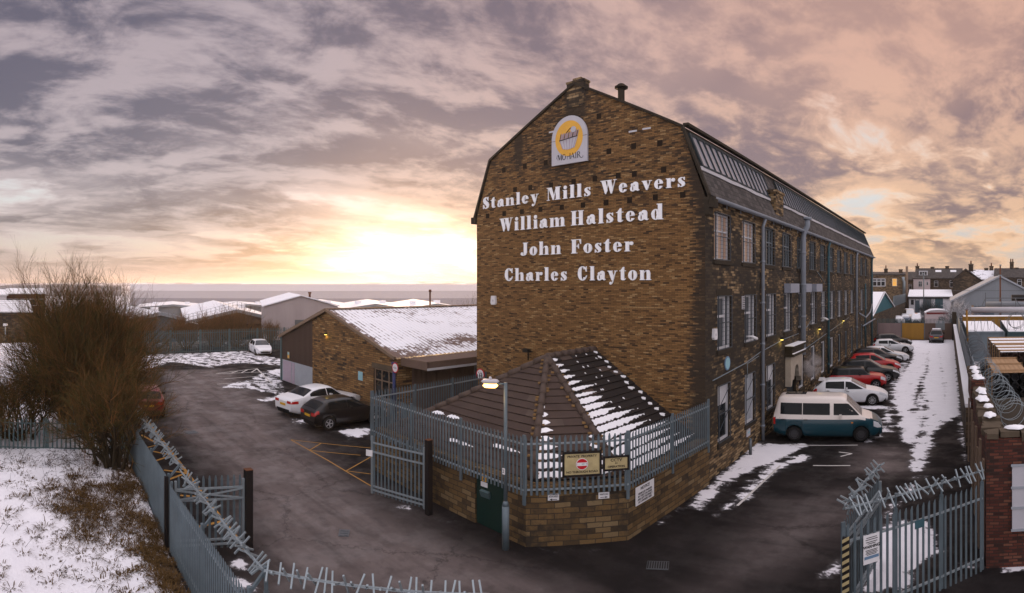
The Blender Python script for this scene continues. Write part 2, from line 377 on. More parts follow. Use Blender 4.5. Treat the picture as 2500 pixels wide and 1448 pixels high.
simple('ridge_tile', (0.075, 0.055, 0.046), 0.85, var=0.35, vscale=3, bmp=0.3)
simple('mortar_moss', (0.20, 0.12, 0.05), 0.9, var=0.4, vscale=7)
simple('snow', (0.80, 0.80, 0.83), 0.75, var=0.04, vscale=5, bmp=0.25, spec=0.3)
simple('timber', (0.32, 0.20, 0.11), 0.75, var=0.3, vscale=5)
simple('timber_old', (0.17, 0.12, 0.085), 0.85, var=0.35, vscale=4)
simple('clay_pipe', (0.035, 0.018, 0.014), 0.6, var=0.4, vscale=3)
simple('black_plastic', (0.012, 0.012, 0.013), 0.5, var=0.3)
simple('white_line', (0.50, 0.48, 0.46), 0.8, var=0.3, vscale=5)
simple('yellow_line', (0.34, 0.18, 0.045), 0.8, var=0.4, vscale=5)
simple('cladding_dark', (0.05, 0.032, 0.025), 0.6, var=0.3, vscale=1.2, streak=True)
simple('cladding_pale', (0.36, 0.31, 0.31), 0.55, var=0.2, vscale=1.0, streak=True)
simple('cladding_grey', (0.22, 0.24, 0.26), 0.5, var=0.12, vscale=0.8, streak=True)
simple('cladding_slate', (0.07, 0.095, 0.115), 0.5, var=0.2, vscale=0.8)
simple('cladding_teal', (0.012, 0.10, 0.125), 0.5, var=0.15, vscale=1)
simple('container_grey', (0.15, 0.18, 0.20), 0.55, var=0.2, vscale=1.5, streak=True)
simple('container_green', (0.045, 0.075, 0.08), 0.55, var=0.2, vscale=1.5, streak=True)
simple('ochre_paint', (0.27, 0.14, 0.025), 0.65, var=0.3, vscale=1.4, streak=True)
simple('mauve_board', (0.20, 0.145, 0.14), 0.75, var=0.25, vscale=1.2, streak=True)
simple('brown_board', (0.12, 0.08, 0.062), 0.75, var=0.35, vscale=1.2, streak=True)
simple('render_pink', (0.55, 0.45, 0.45), 0.85, var=0.08)
simple('render_white', (0.56, 0.54, 0.56), 0.8, var=0.12, vscale=1.5)
simple('dark_interior', (0.008, 0.007, 0.007), 0.9)
simple('yellow_plate', (0.60, 0.34, 0.02), 0.45)
simple('bark', (0.035, 0.027, 0.016), 0.9, var=0.4, vscale=6)
simple('twig_olive', (0.052, 0.044, 0.012), 0.9, var=0.45, vscale=1.2)
simple('twig_orange', (0.155, 0.070, 0.022), 0.9, var=0.4, vscale=1.2)
simple('twig_rust', (0.085, 0.046, 0.014), 0.9, var=0.4, vscale=1.2)
simple('dead_grass', (0.095, 0.055, 0.020), 0.95, var=0.5, vscale=2)
simple('dead_stalk', (0.035, 0.022, 0.018), 0.9)
simple('orange_plastic', (0.55, 0.16, 0.05), 0.5)
simple('steel_dull', (0.12, 0.13, 0.14), 0.45, metal=0.6)
def glass(name, tint=(0.02, 0.026, 0.03), rough=0.08, spec=0.6, dirt=0.2):
    m, nt = new_mat(name); oc = nd(nt, 'TexCoord').outputs['Object']
    n = noise(nt, oc, 2.0, 4)
    c = mixc(nt, math_(nt, 'MULTIPLY', sstep(nt, n, 0.45, 0.75), dirt), tint, (0.25, 0.23, 0.22))
    b = nd(nt, 'BsdfPrincipled', {'Base Color': c, 'Roughness': rough, 'Specular IOR Level': spec, 'Coat Weight': 0.0, 'Coat Roughness': 0.03,
        'Normal': bump(nt, noise(nt, oc, 1.1, 2), 0.04, 0.05)}); out(nt, b)
glass('glass_dark', (0.010, 0.013, 0.015), 0.12, 0.18, 0.06); glass('glass_blind', (0.05, 0.058, 0.066), 0.3, 0.2, 0.15); glass('glass_roof', (0.26, 0.26, 0.29), 0.15, 0.45, 0.5)
glass('glass_sky_peach', (0.42, 0.28, 0.20), 0.1, 0.5, 0.3)  # peach base: pale blinds plus the warm sky reflection put into the colour
glass('car_glass', (0.006, 0.008, 0.009), 0.06, 0.14, 0.03)
glass('car_glass_sky_pale', (0.16, 0.15, 0.15), 0.25, 0.5, 0.6)  # pale base colour stands in for sky reflected in the glass
emit('lamp_glow', (1.0, 0.55, 0.16), 6.0); emit('lamp_yellow', (1.0, 0.72, 0.16), 2.2); emit('window_warm', (1.0, 0.50, 0.12), 0.9)
# ------------------------------------------------------------------ fat-faced serif letters, drawn as overlapping strokes
def _arc(cx, cy, rx, ry, a0, a1, n=10): return [(cx + rx * math.cos(R(a0 + (a1 - a0) * i / n)), cy + ry * math.sin(R(a0 + (a1 - a0) * i / n))) for i in range(n + 1)]
def g_r(x0, y0, x1, y1): return [(x0, y0), (x1, y0), (x1, y1), (x0, y1)]
def g_bowl(cx, cy, rx, ry, ix, iy=None, a0=0, a1=360, n=20):
    """ring with a narrow upright counter, as two-sided strips"""
    iy = ry - 0.045 if iy is None else iy; res = []
    o = _arc(cx, cy, rx, ry, a0, a1, n); i = _arc(cx, cy, ix, iy, a0, a1, n)
    for k in range(n): res.append([i[k], o[k], o[k + 1], i[k + 1]])
    return res
def g_dot(cx, cy, r): return _arc(cx, cy, r, r, 0, 342, 19)
X_ = 0.66
GL = {}
def stem(x0, x1, top, foot=True, flag=True, hs=0.05, e=0.07):
    s = [g_r(x0, 0, x1, top)]
    if foot: s.append(g_r(x0 - e, 0, x1 + e, hs))
    if flag: s.append([(x0 - e, top - hs), (x0 + .02, top - hs), (x0 + .02, top), (x0 - e, top - 0.0)])
    return s
GL['l'] = (0.46, stem(.09, .37, 1.0)); GL['i'] = (0.46, stem(.09, .37, X_) + [g_dot(.23, .86, .14)])
GL['n'] = (0.94, stem(.08, .35, X_) + stem(.57, .84, .45, flag=False) + [[(.35, .52), (.50, .64), (.66, .665), (.78, .62), (.84, .45), (.57, .45), (.55, .60), (.47, .575), (.35, .46)]])
GL['h'] = (0.94, stem(.08, .35, 1.0) + GL['n'][1][3:])
GL['m'] = (1.42, stem(.08, .35, X_) + stem(.56, .83, .45, flag=False) + stem(1.04, 1.31, .45, flag=False) + [[(.35, .52), (.5, .64), (.65, .665), (.77, .62), (.83, .45), (.56, .45), (.54, .6), (.46, .575), (.35, .46)], [(.83, .52), (.98, .64), (1.13, .665), (1.25, .62), (1.31, .45), (1.04, .45), (1.02, .6), (.94, .575), (.83, .46)]])
GL['r'] = (0.68, stem(.08, .35, X_) + [g_dot(.54, .53, .125), [(.35, .42), (.37, .56), (.46, .645), (.56, .655), (.5, .6), (.42, .55), (.39, .42)]])
GL['a'] = (0.78, g_bowl(.24, .20, .22, .215, .05, .16) + [g_r(.40, .06, .67, .5), _arc(.45, .46, .22, .205, 0, 180, 12) , g_dot(.2, .46, .11), [(.62, .0), (.67, .0), (.76, .06), (.76, .1), (.67, .1), (.55, .1), (.55, .03)]])
GL['e'] = (0.72, g_bowl(.34, .33, .33, .345, .075, .30, 10, 335) + [g_r(.2, .34, .64, .385)])
GL['o'] = (0.74, g_bowl(.36, .33, .35, .345, .085, .30))
GL['d'] = (0.86, g_bowl(.32, .33, .30, .345, .07, .30) + [g_r(.48, 0, .76, 1.0), g_r(.48, 0, .84, .05), g_r(.40, .95, .5, 1.0)])
GL['t'] = (0.56, [g_r(.12, .12, .39, .66), g_r(0, .61, .52, .66), [(.12, .66), (.39, .66), (.39, .90), (.30, .90), (.12, .70)], [(.12, .13), (.16, .02), (.28, -.01), (.42, .0), (.52, .1), (.48, .13), (.40, .06), (.39, .13)]])
GL['s'] = (0.62, [[(.04, .47), (.10, .60), (.28, .67), (.43, .64), (.33, .60), (.27, .54), (.34, .45), (.50, .34), (.56, .2), (.50, .06), (.30, -.01), (.17, .02), (.26, .05), (.33, .11), (.27, .2), (.12, .31)], g_r(.47, .46, .53, .66), g_r(.04, 0, .10, .22), [(.28, .67), (.50, .62), (.53, .5), (.46, .5), (.40, .6), (.3, .63)], [(.3, -.01), (.08, .06), (.05, .2), (.12, .2), (.18, .07), (.3, .035)]])
GL['v'] = (0.80, [[(.06, .64), (.36, .64), (.54, .16), (.43, -.01), (.36, -.01)], [(.62, .64), (.68, .64), (.44, -.01), (.39, -.01)], g_r(0, .61, .42, .66), g_r(.54, .61, .78, .66)])
GL['y'] = (0.82, [[(.06, .64), (.36, .64), (.55, .14), (.42, -.02), (.34, .0)], [(.63, .64), (.69, .64), (.44, -.14), (.34, -.27), (.30, -.24), (.38, -.12)], g_r(0, .61, .42, .66), g_r(.55, .61, .80, .66), g_dot(.24, -.2, .1)])
GL['S'] = (0.80, [[(.05, .70), (.12, .9), (.34, 1.01), (.56, .97), (.42, .92), (.33, .83), (.42, .69), (.64, .53), (.75, .33), (.68, .1), (.42, -.01), (.22, .02), (.38, .07), (.46, .17), (.36, .31), (.14, .47)], g_r(.60, .66, .66, 1.0), g_r(.06, 0, .12, .36), [(.34, 1.01), (.62, .93), (.66, .74), (.58, .74), (.5, .9), (.36, .96)], [(.42, -.01), (.12, .1), (.07, .34), (.15, .34), (.22, .13), (.42, .04)]])
GL['M'] = (1.28, [g_r(.10, 0, .15, 1.0), [(.12, 1.0), (.42, 1.0), (.68, .28), (.55, 0)], [(.56, 0), (.62, 0), (.90, 1.0), (.84, 1.0)], g_r(.84, 0, 1.16, 1.0), g_r(0, 0, .26, .05), g_r(.75, 0, 1.25, .05), g_r(0, .95, .3, 1.0), g_r(.8, .95, 1.25, 1.0)])
GL['W'] = (1.36, [[(.06, .98), (.40, .98), (.58, .26), (.44, 0), (.38, 0)], [(.64, .98), (.69, .98), (.46, 0), (.41, 0)], [(.54, .98), (.88, .98), (1.04, .26), (.92, 0), (.85, 0)], [(1.18, .98), (1.23, .98), (.94, 0), (.89, 0)], g_r(0, .95, .48, 1.0), g_r(.5, .95, .94, 1.0), g_r(1.08, .95, 1.34, 1.0)])
GL['H'] = (1.10, [g_r(.08, 0, .38, 1.0), g_r(.66, 0, .96, 1.0), g_r(.38, .48, .66, .53), g_r(0, 0, .46, .05), g_r(.58, 0, 1.04, .05), g_r(0, .95, .46, 1.0), g_r(.58, .95, 1.04, 1.0)])
GL['J'] = (0.72, [g_r(.30, .2, .60, 1.0), g_r(.22, .95, .70, 1.0), [(.30, .24), (.34, .1), (.26, .03), (.14, .05), (.14, 0), (.30, -.01), (.5, .05), (.60, .24)], g_dot(.13, .14, .125)])
GL['F'] = (0.90, [g_r(.08, 0, .40, 1.0), g_r(0, 0, .52, .05), g_r(0, .95, .84, 1.0), [(.78, 1.0), (.84, 1.0), (.84, .66), (.79, .66), (.70, .94)], g_r(.40, .49, .60, .54), [(.55, .52), (.62, .68), (.66, .68), (.66, .34), (.62, .34)]])
GL['C'] = (0.92, g_bowl(.44, .5, .43, .51, .11, .46, 38, 325) + [g_r(.74, .62, .80, 1.0), [(.58, .95), (.76, .86), (.80, .62), (.74, .62), (.64, .86)], [(.70, .16), (.80, .22), (.83, .36), (.78, .36), (.7, .24)]])
def serif_word(mb, word, M, x0, x1, base, cap, thick=0.05):
    adv = [GL[c][0] for c in word]; tot = sum(adv) + 0.16 * (len(word) - 1); sx = (x1 - x0) / tot; x = x0; k = 0
    for c, a in zip(word, adv):
        for pts in GL[c][1]:
            k += 1; zz = thick + 0.0022 * (k % 9)
            P = [M @ Vector((x + px * sx, base + py * cap, 0.02)) for px, py in pts]
            nrm = (M.to_3x3() @ Vector((0, 0, 1))) * zz
            if len(P) > 4:        # fan strips keep concave strokes tidy
                mb.prism(P, nrm)
            else: mb.prism(P, nrm)
        x += (a + 0.16) * sx
# ------------------------------------------------------------------ the mill
XR, XL, YG, YE, ZE, ZK, ZA, XM = -8.3, -19.75, 18.6, 63.5, 10.16, 12.7, 15.1, -14.0
MG = frameM((0, YG, 0), (1, 0, 0), (0, 0, 1)); MS = frameM((XR, 0, 0), (0, 1, 0), (0, 0, 1))
mill = thing('mill_building', 'long three storey brown stone mill with lettered gable end and slate mansard roof', 'mill', (-14, 40, 0))
b = MB()
gp = [(XL, 0), (XR, 0), (XR, ZE), (-9.25, ZK), (XM, ZA), (-18.8, ZK), (XL, ZE)]
b.poly([(x, YG, z) for x, z in gp]); b.build('gable_wall', 'mill_stone', mill)
b = MB()          # far gable and the hidden long side
b.poly([(x, YE, z) for x, z in gp[::-1]]); b.quad((XL, YE, 0), (XL, YG, 0), (XL, YG, ZE), (XL, YE, ZE)); b.build('rear_wall', 'mill_stone_sooty', mill)
# window positions on the car-park side
tops = [19.4 + 2.935 * k for k in range(15)]
holes = []; wins = []
for k, y in enumerate(tops):
    if k == 14: continue
    holes.append((y, y + 1.5, 7.95, 9.7)); wins.append((y, y + 1.5, 7.95, 9.7, 'top', k))
    yy = y + 0.3
    holes.append((yy, yy + 1.36, 4.58, 6.6)); wins.append((yy, yy + 1.36, 4.58, 6.6, 'mid', k))
    if k == 3: continue
    holes.append((yy + .05, yy + 1.2, 1.12, 3.25)); wins.append((yy + .05, yy + 1.2, 1.12, 3.25, 'low', k))
DOORH = (29.0, 30.9, 0.0, 2.7); holes.append(DOORH)
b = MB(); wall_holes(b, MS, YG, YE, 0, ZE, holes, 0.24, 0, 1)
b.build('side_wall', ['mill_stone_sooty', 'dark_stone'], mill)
def mill_window(y0, y1, z0, z1, row, k):
    fr = MB(); gl = MB(); gr = MB(); X0 = XR - 0.13
    gm = 'glass_dark'; fm = 'white_frame'
    if row == 'top':
        fm = 'grey_frame' if k > 1 else 'white_frame'; gm = 'glass_sky_peach' if k < 2 else 'glass_dark'
        for y in (y0 + .03, (y0 * 2 + y1) / 3, (y0 + y1 * 2) / 3, y1 - .03): fr.bb(X0, X0 + .06, y - .03, y + .03, z0, z1)
        for z in (z0 + .04, z0 + (z1 - z0) * .62, z1 - .04): fr.bb(X0 - .005, X0 + .055, y0, y1, z - .03, z + .03)
    elif row == 'mid':
        gm = 'glass_blind' if k in (0, 1, 2, 6) else 'glass_dark'; ym = y0 + (y1 - y0) * .62
        for y in (y0 + .04, ym, y1 - .04): fr.bb(X0, X0 + .07, y - .04, y + .04, z0, z1)
        for z in (z0 + .05, z0 + (z1 - z0) * .62, z1 - .05): fr.bb(X0 - .005, X0 + .065, y0, ym if z > z0 + .2 else y1, z - .045, z + .045)
    else:
        gm = 'board_grey' if k == 1 else ('glass_dark' if k < 8 else 'dark_interior')
        for y in (y0 + .04, y1 - .04): fr.bb(X0, X0 + .07, y - .04, y + .04, z0, z1)
        for z in (z0 + .05, z1 - .05): fr.bb(X0 - .005, X0 + .065, y0, y1, z - .045, z + .045)
        if k in (0, 2): fr.bb(X0 - .002, X0 + .03, y0 + .05, y1 - .05, z0 + 1.35, z1 - .05)
        if k > 7: fm = 'grey_frame'
    w = fr.build('window', fm, mill)
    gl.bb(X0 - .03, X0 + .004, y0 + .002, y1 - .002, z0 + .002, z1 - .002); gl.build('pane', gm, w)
    b = MB(); b.bb(XR, XR + .07, y0 - .08, y1 + .08, z0 - .16, z0 - .005); b.build('sill', 'dark_stone', w)
    if row != 'top': b = MB(); b.bb(XR, XR + .012, y0 - .1, y1 + .1, z1 + .005, z1 + .26); b.build('lintel', 'dark_stone', w)
    # wire security grille standing just off the wall
    if row in ('top', 'mid') or k < 3:
        Xg = XR + .035
        for y in (y0, y1): gr.bb(Xg, Xg + .03, y - .02, y + .02, z0 + .02, z1)
        for z in (z0 + .02, (z0 + z1) / 2, z1): gr.bb(Xg - .004, Xg + .026, y0, y1, z - .018, z + .018)
        if row != 'low':
            n = 12
            for i in range(1, n): z = z0 + (z1 - z0) * i / n; gr.bb(Xg + .004, Xg + .012, y0, y1, z - .006, z + .006)
            gr.bb(Xg + .002, Xg + .014, (y0 + y1) / 2 - .012, (y0 + y1) / 2 + .012, z0, z1)
        else:
            gr.beam((Xg + .01, y0, z0 + 1.3), (Xg + .01, y1, z1 - .1), .02, .02); gr.beam((Xg + .01, y0, z0 + .4), (Xg + .01, y1, z0 + 1.2), .02, .02)
        gr.build('security_grille', 'mesh_wire', w)
for w in wins: mill_window(*w)
# roofs
simple('bar_dark', (0.03, 0.04, 0.045), 0.6)
def mans(z): return -8.12 - (z - 10.2) * 1.13 / 2.5
b = MB()
b.quad((-8.12, YG - .02, 10.2), (-8.12, YE, 10.2), (-9.25, YE, 12.7), (-9.25, YG - .02, 12.7))
b.quad((-9.2, YG, 12.72), (-9.2, YE, 12.72), (XM, YE, ZA + .05), (XM, YG, ZA + .05))
b.quad((XM, YG, ZA + .05), (XM, YE, ZA + .05), (-18.85, YE, 12.72), (-18.85, YG, 12.72))
b.quad((-18.85, YG, 12.72), (-18.85, YE, 12.72), (XL - .1, YE, 10.2), (XL - .1, YG, 10.2))
roof = b.build('roof', 'slate', mill)
def rooflight(ya, yb):
    g = MB(); br = MB(); z0, z1 = 11.28, 12.52; o = .06
    g.quad((mans(z0) + o, ya, z0), (mans(z0) + o, yb, z0), (mans(z1) + o, yb, z1), (mans(z1) + o, ya, z1))
    n = int((yb - ya) / .56)
    for i in range(n + 1):
        y = ya + (yb - ya) * i / n; t = .035 if i % 10 else .07
        br.beam((mans(z0) + o + .03, y, z0 - .05), (mans(z1) + o + .03, y, z1), t * 2, .07)
    for z in (z0, z1): br.beam((mans(z) + o + .02, ya, z), (mans(z) + o + .02, yb, z), .08, .08)
    q = br.build('rooflight', 'bar_dark', mill); g.build('pane', 'glass_roof', q)
rooflight(18.95, 27.3); rooflight(29.3, 44.6); rooflight(44.9, 62.6)
for ya, yb in ((18.7, 27.3), (29.2, 62.8)):
    b = MB(); y = ya
    while y < yb:
        y2 = min(yb, y + 1.5); z = 11.18 + .03 * math.sin(y * 1.7)
        b.beam((mans(z) + .05, y, z), (mans(11.18 + .03 * math.sin(y2 * 1.7)) + .05, y2, 11.18 + .03 * math.sin(y2 * 1.7)), .05, .13); y = y2
    b.build('lead_flashing', 'board_pale', mill)
b = MB(); b.beam((-9.12, YG + .1, 12.82), (-9.12, YE, 12.82), .22, .1); b.beam((-9.3, YG + .1, 12.68), (-9.3, YE, 12.68), .2, .1)
b.build('roof_edge_board', 'dark_stone', mill)
b = MB(); v = [(XL - .08, 9.95), (XL - .12, 10.2), (-18.85, 12.74), (XM, 15.15), (-9.2, 12.74), (-8.14, 10.2), (-8.2, 9.9)]
for i in range(len(v) - 1):
    b.beam((v[i][0], YG - .0, v[i][1]), (v[i + 1][0], YG - .0, v[i + 1][1]), .16, .09)
b.bb(XL - .3, XL, YG - .1, YG + .4, 9.9, 10.2); b.bb(XR - .02, XR + .35, YG - .05, YG + .35, 9.75, 10.12); b.bb(XR - .02, XR + .18, YG - .08, YG + .3, 9.5, 9.76)
b.build('verge_coping', 'dark_stone', mill)
b = MB(); b.bb(XM - .40, XM + .46, YG - .03, YG + .35, 14.2, 15.18); b.bb(XM - .43, XM + .49, YG - .05, YG + .38, 15.18, 15.26); b.bb(XM - .12, XM + .3, YG, YG + .3, 15.26, 15.36)
b.build('chimney_stack', 'mill_stone_sooty', mill)
b = MB(); b.bb(-9.05, -8.24, 26.9, 28.2, 10.3, 11.55); b.bb(-9.15, -8.18, 26.8, 28.3, 11.55, 11.68); b.build('eaves_stack', 'mill_stone_sooty', mill)
b = MB(); b.tube([(-13.95, 22, 14.9), (-13.95, 22, 16.0)], .16, 10); b.tube([(-13.95, 22, 15.97), (-13.95, 22, 16.1)], [.28, .12], 10); b.tube([(-13.95, 22, 15.90), (-13.95, 22, 15.97)], .31, 10)
b.build('flue_pipe', 'dark_stone', mill)
# gutter and pipes
def halfround(b, y0, y1, x, z, r):
    n = 8; vs = []
    for y in (y0, y1):
        for k in range(n + 1): a = PI + PI * k / n; vs.append((x + r * math.cos(a), y, z + r * math.sin(a)))
        for k in range(n, -1, -1): a = PI + PI * k / n; vs.append((x + (r - .015) * math.cos(a), y, z + (r - .015) * math.sin(a)))
    m = 2 * (n + 1); b.add(vs, [(i, (i + 1) % m, (i + 1) % m + m, i + m) for i in range(m)], 0, True)
b = MB(); halfround(b, YG + .15, YE, -8.06, 10.13, .13)
for k in range(30): y = 18.9 + k * 1.5; b.bb(-8.21, -8.18, y - .02, y + .02, 9.9, 10.1); b.tube([(-8.06, y, 10.13 - .135), (-8.06, y + .12, 10.13 - .135)], .02, 5)
b.build('gutter', 'pipe_grey', mill)
def pipe(y, z1, z0, r, m, x=None, kick=True, name='drainpipe'):
    b = MB(); x = XR + r + .05 if x is None else x
    pts = [(x, y, z0), (x, y, z1 - .35)] + ([(-8.06, y, z1)] if kick else [(x, y, z1)])
    b.tube(pts, r, 10)
    z = z0 + .6
    while z < z1 - .5: b.tube([(x, y, z), (x, y, z + .1)], r * 1.22, 10); b.bb(XR, x, y - .02, y + .02, z + .02, z + .07); z += 1.85
    return b.build(name, m, mill)
pipe(24.72, 10.0, .02, .075, 'pipe_grey'); pipe(39.1, 10.0, .9, .085, 'pipe_teal'); pipe(51.4, 10.0, 2.6, .1, 'pipe_grey'); pipe(62.0, 10.0, 0, .1, 'pipe_teal'); pipe(57.2, 7.2, 0, .07, 'pipe_teal', kick=False)
b = MB(); x = XR + .24; b.tube([(x, 31.6, 3.1), (x, 31.6, 9.7), (x + .05, 31.6, 10.0), (x + .25, 31.6, 10.35), (x + .25, 31.6, 10.75)], .155, 12)
b.tube([(x + .25, 31.6, 10.7), (x + .25, 31.6, 10.85)], .24, 12)
for z in (3.4, 5.2, 7.0, 8.8): b.tube([(x, 31.6, z), (x, 31.6, z + .1)], .175, 12); b.bb(XR, x, 31.57, 31.63, z + .02, z + .08)
b.build('vent_duct', 'pipe_grey', mill)
b = MB(); b.tube([(-8.15, 53.2, 4.4), (-7.9, 55.6, 3.9), (-7.85, 58.5, 4.3), (-8.1, 61.8, 5.0)], .07, 8); b.tube([(-8.1, 55, 3.1), (-7.8, 61.8, 3.4)], .07, 8); b.build('branch_pipe', 'pipe_grey', mill)
# shutter housings, door
for y0, y1 in ((28.55, 30.3), (31.85, 33.2), (34.45, 36.1)):
    b = MB(); b.bb(XR + .003, XR + .36, y0, y1, 6.62, 7.1); b.build('shutter_box', 'shutter_box', mill)
b = MB(); b.bb(XR - .2, XR - .15, 29.0, 30.9, 0, 2.0); b.build('door', 'door_dark', mill)
b = MB()
arch = [(28.7, 1.85), (28.95, 2.05)] + [] 
pts = [(28.75, 3.3), (28.75, 1.75), (28.95, 1.75), (29.1, 2.05), (29.4, 2.05)] + [(29.95 - .42 * math.cos(PI * k / 10), 2.35 + .42 * math.sin(PI * k / 10)) for k in range(11)] + [(30.5, 2.05), (30.8, 2.05), (30.95, 1.75), (31.15, 1.75), (31.15, 3.3)]
b.prism([(XR + .003, y, z) for y, z in pts], (.3, 0, 0)); b.build('door_surround', 'pale_stone', mill)
b = MB(); b.bb(XR + .003, XR + .5, 28.6, 31.3, 3.31, 3.45); b.bb(XR + .003, XR + .38, 28.7, 31.2, 3.45, 3.75); b.bb(XR + .003, XR + .5, 28.6, 31.3, 3.75, 3.85)
hood = b.build('door_hood', 'dark_stone', mill); b = MB(); b.bb(XR + .02, XR + .48, 28.65, 31.25, 3.852, 3.89); b.bb(XR + .4, XR + .49, 28.65, 31.25, 3.452, 3.48); b.build('snow_cap', 'snow', hood)
b = MB()
b.tube([(XR + .03, 19.2, 3.55), (XR + .03, 22.7, 3.75), (XR + .03, 24.6, 4.0), (XR + .03, 28.4, 4.25), (XR + .03, 31.4, 4.3)], .022, 5)
b.tube([(XR + .03, 31.9, 4.4), (XR + .03, 33.4, 4.55), (XR + .03, 34.6, 4.9), (XR + .03, 34.7, 5.6)], .022, 5)
b.tube([(XR + .03, 22.9, 3.1), (XR + .03, 22.9, 3.7), (XR + .03, 24.4, 3.85)], .02, 5); b.tube([(XR + .03, 31.8, 3.2), (XR + .03, 48, 4.3)], .02, 5)
b.tube([(XR + .03, 36.0, 7.9), (XR + .03, 38.6, 7.1)], .025, 5)
b.build('cable', 'grey_frame', mill)
# putlog holes across the gable: flat dark squares, inner shade put into the colour
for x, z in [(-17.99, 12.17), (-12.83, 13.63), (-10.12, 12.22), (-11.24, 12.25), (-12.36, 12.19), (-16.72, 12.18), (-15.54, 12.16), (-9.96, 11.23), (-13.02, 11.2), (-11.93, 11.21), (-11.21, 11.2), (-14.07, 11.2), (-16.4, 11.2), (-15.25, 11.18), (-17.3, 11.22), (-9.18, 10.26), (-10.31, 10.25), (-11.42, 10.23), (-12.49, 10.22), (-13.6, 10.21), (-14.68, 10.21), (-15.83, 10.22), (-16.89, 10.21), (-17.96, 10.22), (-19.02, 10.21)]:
    b = MB(); b.bb(x - .11, x + .11, YG - .006, YG + .02, z - .11, z + .11); b.build('putlog_hole_patch', 'hole_dark', mill)
for x0, x1, z in ((-11.45, -11.1, 12.78), (-10.85, -10.5, 12.8), (-15.35, -15.1, 13.36)): b = MB(); b.bb(x0, x1, YG - .02, YG, z, z + .06); b.build('tie_plate', 'white_frame', mill)

# ------------------------------------------------------------------ lettering on the gable: four lines
def gx(px): return onY(px, 600, YG).x
LINES = [('Stanley', 1180, 1317, 'Mills', 1337, 1445, 'Weavers', 1468, 1676, 10.54, .53, 'topmost and longest line of raised white serif letters on the mill gable'),
         ('William', 1222, 1382, 'Halstead', 1396, 1621, None, 0, 0, 9.42, .58, 'second line from the top of raised white serif letters on the mill gable'),
         ('John', 1273, 1372, 'Foster', 1396, 1548, None, 0, 0, 8.29, .56, 'third and shortest line of raised white serif letters on the mill gable'),
         ('Charles', 1234, 1387, 'Clayton', 1412, 1592, None, 0, 0, 7.2, .56, 'lowest line of raised white serif letters on the mill gable')]
for L in LINES:
    t = thing('wall_lettering', L[11], 'lettering', (gx(L[1]), YG, L[9]), 0, 'lines of white lettering on the gable')
    for i in range(3):
        w, a, c = L[i * 3:i * 3 + 3]
        if w: b = MB(); serif_word(b, w, MG, gx(a), gx(c), L[9], L[10], .03); b.build('word', 'white_letter', t)

# ------------------------------------------------------------------ arched sign with fleece emblem
sg = thing('arched_sign', 'arched pale sign with yellow disc and fleece emblem high on the mill gable', 'sign', (-14.2, YG, 11.9))
U, V_, N_ = Vector((1, 0, 0)), Vector((0, 0, 1)), Vector((0, -1, 0))
x0, x1, zb, zs, y = -15.12, -13.31, 11.93, 12.96, YG
b = MB(); b.prism([(x0, y - .04, zb), (x1, y - .04, zb)] + [(-14.215 + .905 * math.cos(PI * k / 20), y - .04, zs + .9 * math.sin(PI * k / 20)) for k in range(21)], (0, -.08, 0)); b.build('board', 'sign_board_white', sg)
b = MB(); b.disc((-14.22, y - .121, 12.95), .70, (U, V_), (0, -.006, 0), 40, r2=.715); disc = b.build('disc', 'sign_yellow', sg)
b = MB()
rr = random.Random(3)
for k in range(22):
    t = k / 21; x = -14.68 + .9 * t; top = 13.16 + .03 * math.sin(k * 2.1) + .07 * t; zmid = 12.92 + .06 * t
    b.beam((x, y - .131 - .0004 * k, zmid), (x + .06, y - .131 - .0004 * k, top), .028, .004, 1 if k % 5 else 0, up=(0, 1, 0))
    x2 = -14.22 + (x + .02 + .22) * 0 + (-.40 + .78 * t) * .72
    b.beam((x, y - .134 - .0004 * k, zmid - .02), (x2, y - .134 - .0004 * k, 12.48 + .1 * abs(t - .5) + .03 * rr.random()), .034, .004, 2 if k % 4 else 1, up=(0, 1, 0))
b.beam((-14.7, y - .146, 12.90), (-13.78, y - .146, 12.98), .03, .004, 0, up=(0, 1, 0))
b.disc((-13.98, y - .134, 13.27), .13, (U, V_), (0, -.02, 0), 20, 2, r2=.12)
arcp = [(-14.35 + .35 * k / 8, y - .14, 13.16 + .2 * math.sin(PI * .55 * k / 8)) for k in range(9)]
b.tube(arcp, .014, 5, 0)
b.build('emblem', ['sign_ink', 'sign_mauve', 'sign_board_white'], sg)
b = MB(); b.beam((x0, y - .1225, 12.93), (x1, y - .1225, 12.96), .018, .004, 0, up=(0, 1, 0)); b.build('board_joint', 'timber_old', sg)
b = MB(); Mw = frameM((-14.22, y - .124, 12.10), (1, 0, 0), (0, 0, 1))
def strokes(b, segs, ox, sc, M, w=.02):
    for k, (ax, ay, bx, by, t) in enumerate(segs):
        p, q = M @ Vector((ox + ax * sc, ay * sc, .0012 * (k % 5))), M @ Vector((ox + bx * sc, by * sc, .0012 * (k % 5))); b.beam(p, q, w * t, .004, 0, up=(0, 1, 0))
